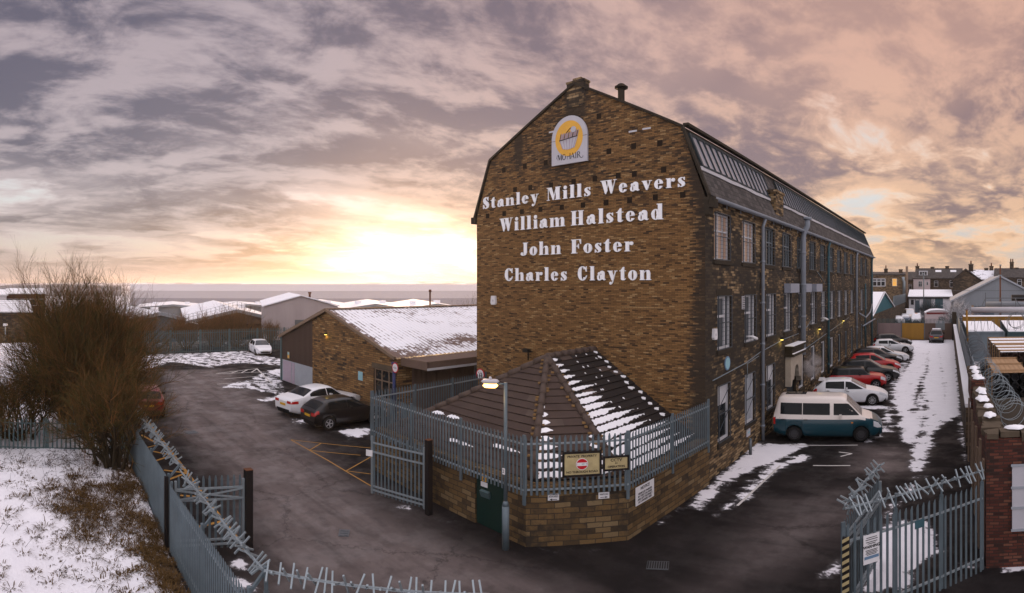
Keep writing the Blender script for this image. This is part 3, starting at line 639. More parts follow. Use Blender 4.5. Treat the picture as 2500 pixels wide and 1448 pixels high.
MO = {'M': [(0, 0, .1, 1, .7), (.1, 1, .4, .1, 1.6), (.4, .1, .7, 1, .7), (.7, 1, .78, 0, 1.8), (.1, 1, -.15, .85, .7), (-.15, .85, -.3, .5, .7), (-.3, .5, -.2, .3, .7)],
      'O': [(.35 + .33 * math.cos(a * PI / 5), .5 + .48 * math.sin(a * PI / 5), .35 + .33 * math.cos((a + 1) * PI / 5), .5 + .48 * math.sin((a + 1) * PI / 5), 1.0 + .6 * abs(math.cos((a + .5) * PI / 5))) for a in range(10)],
      'H': [(0, 0, 0, 1, .7), (.55, 0, .55, 1, 1.8), (0, .5, .55, .5, .7)], 'A': [(0, 0, .36, 1, .7), (.36, 1, .72, 0, 1.8), (.14, .35, .58, .35, .6)],
      'I': [(.1, 0, .1, 1, 1.8), (0, 0, .2, 0, .7), (0, 1, .2, 1, .7)], 'R': [(.1, 0, .1, 1, 1.8), (.1, 1, .4, 1, .8), (.4, 1, .55, .75, 1.4), (.55, .75, .4, .5, 1.2), (.4, .5, .1, .5, .7), (.3, .5, .7, 0, 1.6), (.7, 0, 1.0, -.1, .9), (1.0, -.1, 1.25, .15, .8), (1.25, .15, 1.15, .3, .7)]}
for ch, ox in zip('MOHAIR', (-.56, -.33, -.07, .1, .33, .42)): strokes(b, MO[ch], ox, .24, Mw)
b.build('lettering', 'sign_ink', sg)
# ------------------------------------------------------------------ ground sheet with painted-on snow cover weights
def seg_dist(X, Y, pts):
    d = np.full(X.shape, 1e9)
    for (ax, ay), (bx, by) in zip(pts[:-1], pts[1:]):
        vx, vy = bx - ax, by - ay; L = vx * vx + vy * vy + 1e-9
        t = np.clip(((X - ax) * vx + (Y - ay) * vy) / L, 0, 1); d = np.minimum(d, np.hypot(X - ax - t * vx, Y - ay - t * vy))
    return d
def in_poly(X, Y, pts):
    ins = np.zeros(X.shape, bool); n = len(pts)
    for i in range(n):
        (ax, ay), (bx, by) = pts[i], pts[(i + 1) % n]
        c = ((ay > Y) != (by > Y)) & (X < (bx - ax) * (Y - ay) / (by - ay + 1e-12) + ax); ins ^= c
    return ins
def poly_sd(X, Y, pts):
    d = seg_dist(X, Y, pts + [pts[0]]); return np.where(in_poly(X, Y, pts), d, -d)      # + inside
def gpx(l): return [tuple(G(*p).xy) for p in l]
SNOW = [   # (pixel outline on the ground, weight)
 ([(2135, 832), (2334, 829), (2338, 900), (2348, 980), (2364, 1125), (2350, 1120), (2335, 1020), (2296, 1045), (2275, 1110), (2262, 1160), (2238, 1200), (2205, 1215), (2216, 1150), (2205, 1090), (2190, 1055), (2185, 1010), (2168, 985), (2172, 945), (2195, 915), (2218, 885), (2228, 862), (2205, 845), (2150, 838)], .74),
 ([(2345, 1040), (2360, 1040), (2372, 1160), (2360, 1170)], .8),
 ([(1840, 1076), (1900, 1082), (2000, 1082), (1930, 1112), (1800, 1170), (1720, 1245), (1655, 1245), (1700, 1200), (1790, 1126)], .8),
 ([(1800, 1200), (1870, 1135), (1960, 1105), (1995, 1115), (1900, 1155), (1830, 1220), (1745, 1260)], .72),
 ([(2160, 985), (2185, 990), (2190, 1055), (2110, 1085), (2095, 1062), (2150, 1020)], .42), ([(2250, 850), (2334, 829), (2350, 1000), (2340, 1020), (2290, 1040), (2270, 960)], 1.0), ([(2170, 885), (2222, 880), (2222, 895), (2190, 945), (2165, 950)], .4),
 ([(2010, 985), (2180, 990), (2185, 1000), (2010, 998)], .6),
 ([(2218, 1190), (2245, 1195), (2195, 1240), (2168, 1305), (2140, 1340), (2160, 1250)], .85),
 ([(2120, 1300), (2200, 1262), (2275, 1275), (2305, 1345), (2240, 1400), (2215, 1448), (2100, 1448)], 1.0),
 ([(1995, 1405), (2060, 1348), (2070, 1378), (2010, 1425)], .95),
 ([(2340, 1380), (2400, 1360), (2400, 1390), (2350, 1400)], .5),
 ([(1318, 1338), (1350, 1338), (1372, 1350), (1330, 1352)], .55), ([(1420, 1345), (1465, 1335), (1480, 1343), (1440, 1356)], .7), ([(1598, 1275), (1640, 1252), (1645, 1260), (1605, 1286)], .85),
 ([(920, 1216), (1000, 1236), (1045, 1254), (1040, 1260), (985, 1245), (915, 1222)], .8), ([(1045, 1262), (1120, 1275), (1115, 1282), (1050, 1270)], .55),
 ([(340, 866), (600, 856), (700, 878), (692, 894), (640, 889), (560, 888), (520, 900), (420, 884), (330, 915)], .38),
 ([(545, 938), (600, 928), (648, 905), (692, 930), (700, 968), (600, 950), (540, 946)], .36),
 ([(620, 975), (690, 962), (730, 975), (640, 982)], .5), ([(640, 905), (700, 898), (700, 925), (670, 920)], .55),
 ([(815, 1052), (905, 1040), (912, 1062), (850, 1074)], .75), ([(710, 1022), (752, 1018), (760, 1036), (720, 1040)], .6),
 ([(610, 1345), (640, 1335), (650, 1360), (615, 1372), (640, 1385), (600, 1400), (560, 1395), (560, 1372)], .9),
 ([(540, 1400), (600, 1400), (660, 1448), (560, 1448)], .7),
]
TRACK = [[(2312, 1010), (2302, 930), (2292, 850)], [(2232, 1010), (2240, 955), (2264, 900), (2270, 850)], [(2205, 1120), (2250, 1060), (2262, 990), (2245, 940)], [(2190, 1160), (2262, 1155)], [(2185, 1180), (2255, 1172)]]
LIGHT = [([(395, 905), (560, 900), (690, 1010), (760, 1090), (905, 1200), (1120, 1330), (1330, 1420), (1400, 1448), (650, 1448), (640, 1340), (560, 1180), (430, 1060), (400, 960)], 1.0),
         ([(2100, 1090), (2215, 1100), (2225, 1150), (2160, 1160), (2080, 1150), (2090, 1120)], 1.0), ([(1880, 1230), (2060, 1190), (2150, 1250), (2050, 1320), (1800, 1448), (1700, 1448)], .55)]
def spaced(a, b, st, far, n):
    core = np.arange(a, b + 1e-6, st); g = np.geomspace(st * 2, far, n)
    return np.concatenate([(a - g)[::-1], core, b + g])
xs = spaced(-62, 6, .22, 9000, 34); ys = spaced(-6, 84, .26, 9000, 34)
GX, GY = np.meshgrid(xs, ys, indexing='ij')
def ss(v, a, b): t = np.clip((v - a) / (b - a), 0, 1); return t * t * (3 - 2 * t)
def ground_z(X, Y): return -7.0 * ss(-np.asarray(X, float), 66, 120) - 6.0 * ss(np.asarray(Y, float), 170, 320)
GZ = ground_z(GX, GY)
snow = np.full(GX.shape, -1.2); near = (GX > -63) & (GX < 7) & (GY > -7) & (GY < 85); nx_, ny_ = GX[near], GY[near]
sv = snow[near]
for pts, w in SNOW:
    sd = poly_sd(nx_, ny_, gpx(pts)); sv = np.maximum(sv, np.clip(sd / .45, -1.2, 1.0) * np.where(sd > 0, w, 1.0))
for l in TRACK: d = seg_dist(nx_, ny_, gpx(l)); sv -= .42 * np.exp(-(d / .24) ** 2)
snow[near] = sv; snow[~near] = np.where(np.hypot(GX, GY)[~near] > 240, .5, -.05)
snow[(GX > 1.2) & (GY > 14)] = .35
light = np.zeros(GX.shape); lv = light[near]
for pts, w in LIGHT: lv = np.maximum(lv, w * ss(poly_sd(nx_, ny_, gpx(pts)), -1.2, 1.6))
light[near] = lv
me = bpy.data.meshes.new('ground'); nX, nY = GX.shape
idx = np.arange(nX * nY).reshape(nX, nY)
fc = np.stack([idx[:-1, :-1], idx[1:, :-1], idx[1:, 1:], idx[:-1, 1:]], -1).reshape(-1, 4)
me.from_pydata(np.stack([GX, GY, GZ], -1).reshape(-1, 3).tolist(), [], fc.tolist())
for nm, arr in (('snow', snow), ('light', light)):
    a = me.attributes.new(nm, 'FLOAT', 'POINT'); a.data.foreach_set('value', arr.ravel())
ground = bpy.data.objects.new('ground', me); COL.objects.link(ground); tag(ground, kind='structure')
def ground_mat():
    m, nt = new_mat('ground'); oc = nd(nt, 'TexCoord').outputs['Object']
    sn = nd(nt, 'Attribute', attribute_name='snow').outputs['Fac']; li = nd(nt, 'Attribute', attribute_name='light').outputs['Fac']
    n1 = noise(nt, vmap(nt, oc, scale=(1, 1.5, 1)), 1.1, 6, 0.62, 0.6); n2 = noise(nt, oc, 7.0, 5, 0.65)
    k = math_(nt, 'ADD', math_(nt, 'ADD', sn, math_(nt, 'MULTIPLY', math_(nt, 'SUBTRACT', n1, 0.5), 2.5)), math_(nt, 'MULTIPLY', math_(nt, 'SUBTRACT', n2, 0.5), 0.85))
    mask = sstep(nt, k, 0.22, 0.46)
    slush = sstep(nt, k, -0.1, 0.35)
    big = noise(nt, vmap(nt, oc, scale=(0.5, 1.4, 1), rot=(0, 0, R(38))), 0.55, 6, 0.6, 0.5); grit = noise(nt, oc, 60, 3, 0.7); patch = noise(nt, oc, 2.3, 5, 0.6)
    dark = mixc(nt, grit, (0.005, 0.0045, 0.0045), (0.020, 0.017, 0.017))
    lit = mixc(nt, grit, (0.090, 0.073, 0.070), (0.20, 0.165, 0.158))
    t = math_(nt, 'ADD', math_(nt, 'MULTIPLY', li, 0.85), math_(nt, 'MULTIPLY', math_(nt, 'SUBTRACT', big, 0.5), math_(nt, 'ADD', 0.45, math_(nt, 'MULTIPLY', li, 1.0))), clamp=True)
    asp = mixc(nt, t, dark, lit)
    asp = mixc(nt, sstep(nt, patch, 0.48, 0.68, 0.0, 0.5), asp, mixc(nt, 0.5, asp, (0.012, 0.011, 0.011)))
    vo = nd(nt, 'TexVoronoi', {'Vector': nd(nt, 'VectorMath', {0: oc, 1: nd(nt, 'CombineXYZ', {0: math_(nt, 'MULTIPLY', patch, 1.2), 1: math_(nt, 'MULTIPLY', n2, 0.7)}).outputs[0]}, operation='ADD').outputs[0], 'Scale': 0.23}, feature='DISTANCE_TO_EDGE').outputs['Distance']
    asp = mixc(nt, sstep(nt, vo, 0.002, 0.014, 0.42, 0.0), asp, (0.009, 0.008, 0.008))
    trk = noise(nt, vmap(nt, oc, scale=(0.12, 2.6, 1), rot=(0, 0, R(-24))), 1.0, 3, 0.5)
    asp = mixc(nt, sstep(nt, trk, 0.50, 0.70, 0.0, 0.45), asp, mixc(nt, 0.55, asp, (0.012, 0.011, 0.011)))
    asp = mixc(nt, math_(nt, 'MULTIPLY', slush, 0.6), asp, (0.10, 0.095, 0.10))
    snc = mixc(nt, noise(nt, oc, 1.7, 5), (0.66, 0.65, 0.69), (0.82, 0.81, 0.84))
    col = mixc(nt, mask, asp, snc)
    wet = sstep(nt, noise(nt, vmap(nt, oc, loc=(5, 2, 0)), 0.8, 4, 0.6), 0.42, 0.66)
    rough = math_(nt, 'ADD', math_(nt, 'MULTIPLY', wet, -0.22), 0.80)
    rough = math_(nt, 'MAXIMUM', rough, math_(nt, 'MULTIPLY', mask, 0.9))
    hgt = math_(nt, 'ADD', math_(nt, 'MULTIPLY', mask, 1.0), math_(nt, 'MULTIPLY', grit, 0.22))
    hgt = math_(nt, 'ADD', hgt, math_(nt, 'MULTIPLY', math_(nt, 'MULTIPLY', n2, mask), 0.5))
    b = nd(nt, 'BsdfPrincipled', {'Base Color': col, 'Roughness': rough, 'Specular IOR Level': math_(nt, 'ADD', 0.05, math_(nt, 'MULTIPLY', math_(nt, 'MULTIPLY', wet, math_(nt, 'SUBTRACT', 1.0, mask)), math_(nt, 'ADD', 0.10, math_(nt, 'MULTIPLY', li, 0.35)))), 'Normal': bump(nt, hgt, 0.55, 0.03)}); out(nt, b); return m
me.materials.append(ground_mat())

# painted lines, each a thin sheet just above the asphalt
def strip(pts, w, z=.005):
    b = MB(); P = [Vector((*G(*p).xy, z)) for p in pts]
    for i in range(len(P) - 1):
        d = (P[i + 1] - P[i]).normalized(); n = Vector((-d.y, d.x, 0)) * w / 2
        b.quad(P[i] - n, P[i + 1] - n, P[i + 1] + n, P[i] + n)
    return b
def marking(name, lines, w, mat):
    b = MB()
    for k, l in enumerate(lines): q = strip(l, w, .005 + .0012 * (k % 4)); b.add(q.v, q.f)
    tag(b.build(name, mat), kind='structure')
marking('bay_marking', [[(1930, 1087), (2094, 1087)], [(1985, 1137), (2076, 1137)], [(2048, 1104), (2080, 1108)], [(2080, 1108), (2052, 1115)], [(1800, 1235), (1905, 1137)]], .09, 'white_line')
marking('yard_marking', [[(527, 912), (627, 900)], [(627, 900), (664, 937)], [(556, 912), (640, 908)], [(527, 912), (556, 912)], [(565, 911), (580, 906)], [(590, 910), (604, 903)], [(614, 909), (627, 901)], [(548, 925), (640, 918)], [(530, 938), (660, 930)], [(440, 873), (460, 883)], [(545, 868), (566, 876)]], .12, 'white_line')
marking('yellow_marking', [[(355, 1022), (440, 1132), (520, 1240), (602, 1345)], [(388, 1085), (345, 1062)], [(388, 1085), (350, 1095)], [(420, 1112), (372, 1102)], [(420, 1112), (378, 1126)], [(455, 1155), (400, 1148)], [(455, 1155), (410, 1172)], [(500, 1215), (440, 1210)], [(545, 1272), (470, 1290)]], .13, 'yellow_line')
marking('hatch_marking', [[(710, 1074), (800, 1124), (908, 1188)], [(710, 1074), (905, 1094)], [(755, 1100), (785, 1082)], [(755, 1100), (880, 1112)], [(845, 1150), (905, 1116)], [(845, 1150), (908, 1158)]], .055, 'yellow_line')
def cover(px, py, w, l, rz, name, label, cat, mat, slots):
    p = G(px, py); t = thing(name, label, cat, (p.x, p.y, 0), rz)
    b = MB(); b.bb(-w / 2, w / 2, -l / 2, l / 2, 0.001, .012); b.build('frame', 'steel_dull', t, world=False)
    b = MB(); n = slots
    for k in range(n): x = -w / 2 + w * (k + .5) / n; b.bb(x - w / n * .28, x + w / n * .28, -l / 2 + .04, l / 2 - .04, .0125, .02)
    b.build('bars', mat, t, world=False)
cover(1606, 1381, .55, .42, R(25), 'drain_grate', 'square iron drain grate in the dark asphalt right of the stone wall', 'drain', 'black_steel', 9)
cover(840, 1302, .45, .3, R(-35), 'manhole_cover', 'small rectangular manhole cover in the worn road left of the street lamp', 'manhole cover', 'steel_dull', 3)
cover(468, 1056, .55, .55, R(10), 'manhole_cover', 'small dark manhole cover in the road beside the yellow hatching', 'manhole cover', 'steel_dull', 2)

# ------------------------------------------------------------------ snowy bank left of the fence
fx = spaced(-60, -6, .18, 60, 10); fy = np.concatenate([np.arange(-9, 3.26, .17), ]); fy = np.concatenate([-9 - np.geomspace(.3, 140, 16)[::-1], fy, [3.3]])
AX, AY = np.meshgrid(fx, fy, indexing='ij')
from mathutils import noise as mn
def bank_z(x, y):
    n = mn.noise(Vector((x * .35, y * .35, 1))) * .10 + mn.noise(Vector((x * 1.1, y * 1.1, 4))) * .06 + mn.noise(Vector((x * 3.1, y * 3.1, 9))) * .025
    up = .42 * float(ss(-x, 14, 19)) * float(ss(-x, 60, 24) if False else 1.0) * (1 - float(ss(-x, 40, 58)))
    return .10 + up + n * float(ss(3.3 - y, -.1, .6)) - .14 * float(ss(y, 3.0, 3.3)) - 7.0 * float(ss(-x, 66, 120))
AZ = np.vectorize(bank_z)(AX, AY); AZ[AX > -62] = np.maximum(AZ[AX > -62], .01)
me = bpy.data.meshes.new('snow_field'); ii = np.arange(AX.size).reshape(AX.shape)
me.from_pydata(np.stack([AX, AY, AZ], -1).reshape(-1, 3).tolist(), [], np.stack([ii[:-1, :-1], ii[1:, :-1], ii[1:, 1:], ii[:-1, 1:]], -1).reshape(-1, 4).tolist())
me.polygons.foreach_set('use_smooth', [True] * len(me.polygons))
sf = bpy.data.objects.new('snow_field', me); COL.objects.link(sf); tag(sf, kind='structure')
def field_mat():
    m, nt = new_mat('snow_field'); oc = nd(nt, 'TexCoord').outputs['Object']
    n1 = noise(nt, oc, 0.8, 7, 0.66, 0.5); n2 = noise(nt, vmap(nt, oc, scale=(1, 1.8, 1)), 5.5, 6, 0.7, 0.3)
    k = math_(nt, 'ADD', math_(nt, 'MULTIPLY', n1, 0.55), math_(nt, 'MULTIPLY', n2, 0.45))
    sp = nd(nt, 'SeparateXYZ', {0: oc}); k = math_(nt, 'SUBTRACT', k, sstep(nt, sp.outputs[1], 2.1, 3.3, 0.0, 0.13))
    bare = sstep(nt, k, 0.375, 0.425, 1.0, 0.0)
    soil = mixc(nt, noise(nt, oc, 18, 5), (0.03, 0.02, 0.012), (0.13, 0.08, 0.04))
    sc = mixc(nt, noise(nt, oc, 2.2, 5), (0.70, 0.69, 0.74), (0.84, 0.83, 0.86))
    b = nd(nt, 'BsdfPrincipled', {'Base Color': mixc(nt, bare, sc, soil), 'Roughness': 0.85, 'Specular IOR Level': 0.2, 'Normal': bump(nt, math_(nt, 'SUBTRACT', n2, math_(nt, 'MULTIPLY', bare, 0.4)), 0.6, 0.06)}); out(nt, b); return m
me.materials.append(field_mat())
# ------------------------------------------------------------------ palisade fencing
def pale(b, p, t, n, z0, z1, w=.068, tip=True):
    """one W-section pale standing at p, face direction n, run direction t"""
    prof = [(-.5, 0), (-.2, .018), (.2, .018), (.5, 0)]
    lo = [p + t * (a * w) + n * c + Vector((0, 0, z0)) for a, c in prof]
    hi = [p + t * (a * w) + n * c + Vector((0, 0, z1 - (.085 if abs(a) > .3 else .0 if tip else 0))) for a, c in prof]
    back = n * -.004
    vs = lo + hi + [v + back for v in lo] + [v + back for v in hi]
    fs = [(i, i + 1, i + 5, i + 4) for i in range(3)] + [(i + 9, i + 8, i + 12, i + 13) for i in range(3)]
    fs += [(0, 4, 12, 8), (7, 3, 11, 15), (4, 5, 13, 12), (5, 6, 14, 13), (6, 7, 15, 14)]
    b.add(vs, fs)
def roller(b, a, c, rnd, step=.115, L=.42, sec=.031):
    """anti-climb bar with square spikes set at all angles"""
    d = (c - a); n = int(d.length / step); d.normalize(); u = d.cross(Vector((0, 0, 1))).normalized(); v = Vector((0, 0, 1))
    b.beam(a, c, .035, .035)
    base = rnd.random() * PI
    for k in range(n):
        p = a + d * (step * (k + .5)); an = (.72 if k % 2 else -.72) + (PI / 2 if rnd.random() < .25 else 0) + rnd.uniform(-.35, .35)
        e = (u * math.cos(an) + v * math.sin(an) + d * rnd.uniform(-.25, .25)).normalized() * (L / 2)
        b.beam(p - e, p + e, sec, sec, up=d)
def palisade(name, label, cat, pts, z0, z1, mat='galv', side=1, spacing=.152, bay=2.75, spikes=None, group=None, post_lo=None, post_hi=None, pmat=None, post=.09, rails=(.18, -.32), tip=True):
    """pts: ground line; side: which way (+1 left of travel) the pales face"""
    root = thing(name, label, cat, (pts[0][0], pts[0][1], z0), 0, group); rnd = random.Random(len(name) + int(abs(pts[0][0] * 10)))
    for i in range(len(pts) - 1):
        a, c = Vector((*pts[i], 0)), Vector((*pts[i + 1], 0)); d = c - a; L = d.length; d.normalize(); n = Vector((-d.y, d.x, 0)) * side
        nb = max(1, round(L / bay))
        for k in range(nb + 1):
            if k == 0 and i > 0: continue
            p = a + d * (L * k / nb) - n * .05
            b = MB(); zl = z0 if post_lo is None else post_lo; b.box((p.x, p.y, (zl + z1 + .02) / 2), (post, post * .6, z1 - zl + .02), math.atan2(d.y, d.x)); b.build('post', pmat or mat, root)
        for k in range(nb):
            s0, s1 = L * k / nb, L * (k + 1) / nb
            b = MB(); m = max(1, int((s1 - s0) / spacing))
            for j in range(m): pale(b, a + d * (s0 + (s1 - s0) * (j + .5) / m), d, n, z0, z1 - rnd.random() * .012, tip=tip)
            b.build('pale_panel', mat, root)
            for r in rails:
                z = (z0 + r) if r > 0 else (z1 + r); b = MB()
                b.beam(a + d * s0 - n * .022 + Vector((0, 0, z)), a + d * s1 - n * .022 + Vector((0, 0, z)), .04, .045)
                b.build('rail', 'galv_light' if mat == 'galv' else mat, root)
            if spikes:
                off, up = spikes; o1 = -n * off + Vector((0, 0, z1 + up))
                b = MB(); roller(b, a + d * s0 + o1, a + d * s1 + o1, rnd); b.build('spike_roller', 'galv_light', root)
                b = MB(); q = a + d * s0 - n * .05; b.beam(q + Vector((0, 0, z1 - .1)), q - n * (off * .9) + Vector((0, 0, z1 + up * 1.1)), .06, .05); b.build('roller_bracket', mat, root)
    return root
# fence on the left of the road, spiked, running away from the camera
def bankpts(l): return l
palisade('palisade_fence', 'long grey palisade fence with spiked roller between snowy bank and road', 'fence', [(-9.2, 3.42), (-14.7, 3.34)], .05, 1.85, side=1, spikes=(.34, .22), rails=(.25, -.3), spacing=.135)
palisade('palisade_fence', 'grey spiked palisade fence panels beyond the black post beside the small bare tree', 'fence', [(-15.05, 3.34), (-22.4, 3.34)], .05, 1.95, side=1, spikes=(.34, .22), rails=(.25, -.3), spacing=.135)
palisade('palisade_fence', 'grey fence with loose crossed spike bars along the bottom edge of the road', 'fence', [(-9.15, 3.75), (-6.5, 6.4)], 0, 1.72, side=-1, spikes=(-.05, .42), rails=(.25, -.25))
palisade('palisade_fence', 'dark old palisade fence across the snow under the big bare bush', 'fence', [(-22.6, 3.2), (-22.9, .2), (-23.2, -4.6)], .35, 1.72, mat='galv_dark', side=1, rails=(.2, -.2), spacing=.17)
b = MB(); b.bb(-14.95, -14.84, 3.24, 3.34, 0, 1.95); tag(b.build('gate_post', 'black_steel'), 'slim black steel post between two panels of the spiked left fence', 'post')
# open gate leaf on the left
def gate_leaf(label, a, c, z0, z1, mat, brace=True, side=1, spikes=None):
    a, c = Vector((*a, 0)), Vector((*c, 0)); d = c - a; L = d.length; d.normalize(); n = Vector((-d.y, d.x, 0)) * side
    root = thing('palisade_gate', label, 'gate', (a.x, a.y, z0)); rnd = random.Random(5)
    b = MB(); m = int(L / .15)
    for j in range(m): pale(b, a + d * (L * (j + .5) / m), d, n, z0, z1)
    b.build('pale_panel', mat, root)
    b = MB()
    for z in (z0 + .12, z0 + .25, z1 - .32, z1 - .62): b.beam(a - n * .025 + Vector((0, 0, z)), c - n * .025 + Vector((0, 0, z)), .04, .05)
    for p in (a, c): b.beam(p - n * .03 + Vector((0, 0, z0)), p - n * .03 + Vector((0, 0, z1 - .1)), .06, .06)
    b.build('gate_frame', 'galv_light' if mat == 'galv' else mat, root)
    if brace:
        b = MB(); b.beam(a - n * .055 + Vector((0, 0, z1 - .35)), c - n * .055 + Vector((0, 0, z1 - .6)), .035, .04); b.beam(a - n * .06 + Vector((0, 0, z1 - .6)), c - n * .06 + Vector((0, 0, z1 - .34)), .035, .04); b.build('brace', 'galv_light', root)
    if spikes:
        b = MB(); roller(b, a - n * spikes[0] + Vector((0, 0, z1 + spikes[1])), c - n * spikes[0] + Vector((0, 0, z1 + spikes[1])), rnd); b.build('spike_roller', 'galv_light', root)
    return root
def black_post(x, y, h, w, label):
    t = thing('gate_post', label, 'post', (x, y, 0)); b = MB(); b.bb(-w / 2, w / 2, -w / 2, w / 2, 0, h); b.build('shaft', 'black_steel', t, world=False)
    b = MB(); b.bb(-w / 2 - .006, w / 2 + .006, -w / 2 - .006, w / 2 + .006, h, h + .015); b.build('cap', 'rust', t, world=False)
gate_leaf('open palisade gate leaf hinged to the black post left of the road', (-14.42, 5.27), (-14.72, 3.5), .06, 1.98, 'galv', side=-1)
black_post(-14.37, 5.4, 2.1, .2, 'thick black gate post standing free on the left edge of the road')
gate_leaf('open palisade gate leaf swung against the corner wall of the tiled building', (-13.98, 10.98), (-16.05, 10.4), .12, 2.12, 'galv', brace=False, side=-1)
black_post(-13.80, 10.98, 2.28, .17, 'black gate post with rusty top against the stone corner wall')
# fence round the tiled building
FENCE_SUB = [(-18.3, 11.75), (-10.28, 11.36), (-8.28, 13.42), (-8.08, 18.5)]
palisade('palisade_fence', 'tall grey palisade fence mounted on the stone wall round the tiled roof', 'fence', FENCE_SUB, 1.42, 3.0, side=-1, post_lo=1.15, rails=(.14, -.22), spacing=.148, bay=2.6)
palisade('palisade_fence', 'palisade fence closing the left side between tiled roof and brown shed', 'fence', [(-18.35, 11.85), (-19.1, 18.5)], .9, 3.0, side=1, post_lo=0, rails=(.2, -.24), spacing=.148, bay=2.6)

# ------------------------------------------------------------------ tiled corner building
sub = thing('tiled_building', 'low stone corner building with brown hipped tile roof streaked with snow', 'building', (-13, 15, 0))
WALL = [(-18.3, 11.95), (-10.3, 11.5), (-8.33, 13.5), (-8.14, 18.6)]
b = MB(); cuts = [(-12.42, -11.15)]
def wseg(a, c, z0, z1, t=.4, mb=None):
    a, c = Vector((*a, 0)), Vector((*c, 0)); d = (c - a).normalized(); n = Vector((-d.y, d.x, 0))
    mb.prism([a + Vector((0, 0, z0)), c + Vector((0, 0, z0)), c + Vector((0, 0, z1)), a + Vector((0, 0, z1))], n * t)
def ly(x): return 11.95 + (x + 18.3) * (11.5 - 11.95) / 8.0
wseg((-18.3, ly(-18.3)), (-12.42, ly(-12.42)), 0, 1.62, mb=b); wseg((-11.15, ly(-11.15)), (-10.3, 11.5), 0, 1.62, mb=b)
wseg((-10.3, 11.5), (-8.33, 13.5), 0, 1.60, mb=b); wseg((-8.33, 13.5), (-8.14, 18.6), 0, 1.61, mb=b)
b.prism([(-12.42, ly(-12.42), 1.55), (-11.15, ly(-11.15), 1.55), (-11.15, ly(-11.15), 1.63), (-12.42, ly(-12.42), 1.63)], (0, .4, 0))
b.build('wall', 'rubble_stone', sub)
b = MB(); b.prism([(-12.40, ly(-12.4) + .05, 0.02), (-11.17, ly(-11.17) + .05, .02), (-11.17, ly(-11.17) + .05, 1.55), (-12.4, ly(-12.4) + .05, 1.55)], (0, .05, 0)); door = b.build('door', 'door_green', sub)
b = MB(); b.box((-11.95, ly(-11.95) - .0, .98), (.36, .09, .2), 0, 0, Matrix.Rotation(.35, 3, 'X')); b.build('lock_cover', 'galv_dark', door)
b = MB(); b.box((-12.05, ly(-12.05) + .045, 1.42), (.18, .012, .22)); b.build('warning_plate', 'sign_yellow', door)
b = MB(); b.prism([(-12.05 - .06, ly(-12.05) + .036, 1.35), (-12.05 + .06, ly(-12.05) + .036, 1.35), (-12.05, ly(-12.05) + .036, 1.47)], (0, -.002, 0)); b.build('warning_symbol', 'sign_ink', door)
b = MB(); b.box((-12.05, ly(-12.05) + .045, 1.22), (.28, .012, .14)); b.build('notice_plate', 'sign_white', door)
A, B_ = Vector((-13.0, 15.65, 4.46)), Vector((-13.0, 18.62, 4.47))
E1, E2, E3, E4, E5 = Vector((-17.8, 12.3, 1.62)), Vector((-10.5, 11.95, 1.62)), Vector((-8.72, 13.75, 1.62)), Vector((-8.62, 18.62, 1.62)), Vector((-17.8, 18.62, 1.62))
def tiles(L0, R0, L1, R1, n, mat, name='roof_slope', lift=.045):
    """courses from eaves (L0,R0) to ridge (L1,R1), each lapping the one below"""
    b = MB(); nrm = (R0 - L0).cross((L1 if (L1 - L0).length > .1 else R1) - L0).normalized()
    if nrm.z < 0: nrm = -nrm
    for k in range(n):
        t0, t1 = k / n, (k + 1) / n
        l0, r0, l1, r1 = L0.lerp(L1, t0), R0.lerp(R1, t0), L0.lerp(L1, t1), R0.lerp(R1, t1)
        w = (r0 - l0).length; m = max(1, int(w / .55))
        for j in range(m):          # single tiles with slight unevenness
            s0, s1 = j / m, (j + 1) / m; h = nrm * (lift + random.uniform(-.008, .008)); mi = 1 if random.random() < .05 else 0
            a, c, d, e = l0.lerp(r0, s0), l0.lerp(r0, s1), l1.lerp(r1, s1), l1.lerp(r1, s0)
            b.add([a + h, c + h, d + nrm * .005, e + nrm * .005, a, c], [(0, 1, 2, 3), (4, 5, 1, 0)], mi)
    return b.build(name, [mat, 'ridge_tile'], sub), nrm
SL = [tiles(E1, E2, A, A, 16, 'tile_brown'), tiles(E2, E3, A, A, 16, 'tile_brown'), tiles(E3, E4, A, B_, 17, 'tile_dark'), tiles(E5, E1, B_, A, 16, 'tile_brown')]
b = MB()
for p, q, n in ((E1, A, 13), (E2, A, 11), (E3, A, 11), (A, B_, 7)):
    d = (q - p)
    for k in range(n):
        a, c = p + d * (k / n), p + d * ((k + .96) / n); b.tube([a + Vector((0, 0, .05)), c + Vector((0, 0, .03))], [.125, .105], 8)
b.build('ridge_tiles', 'ridge_tile', sub)
b = MB()
for p in (E2, E3):
    d = A - p; side_ = d.cross(Vector((0, 0, 1))).normalized()
    for k in range(26):
        t = k / 26 + random.uniform(0, .02); q = p + d * t + side_ * random.choice((-.15, .14)) + Vector((0, 0, .02)); b.box(q, (.1, .12, .05), random.random())
b.build('moss_mortar', 'mortar_moss', sub)
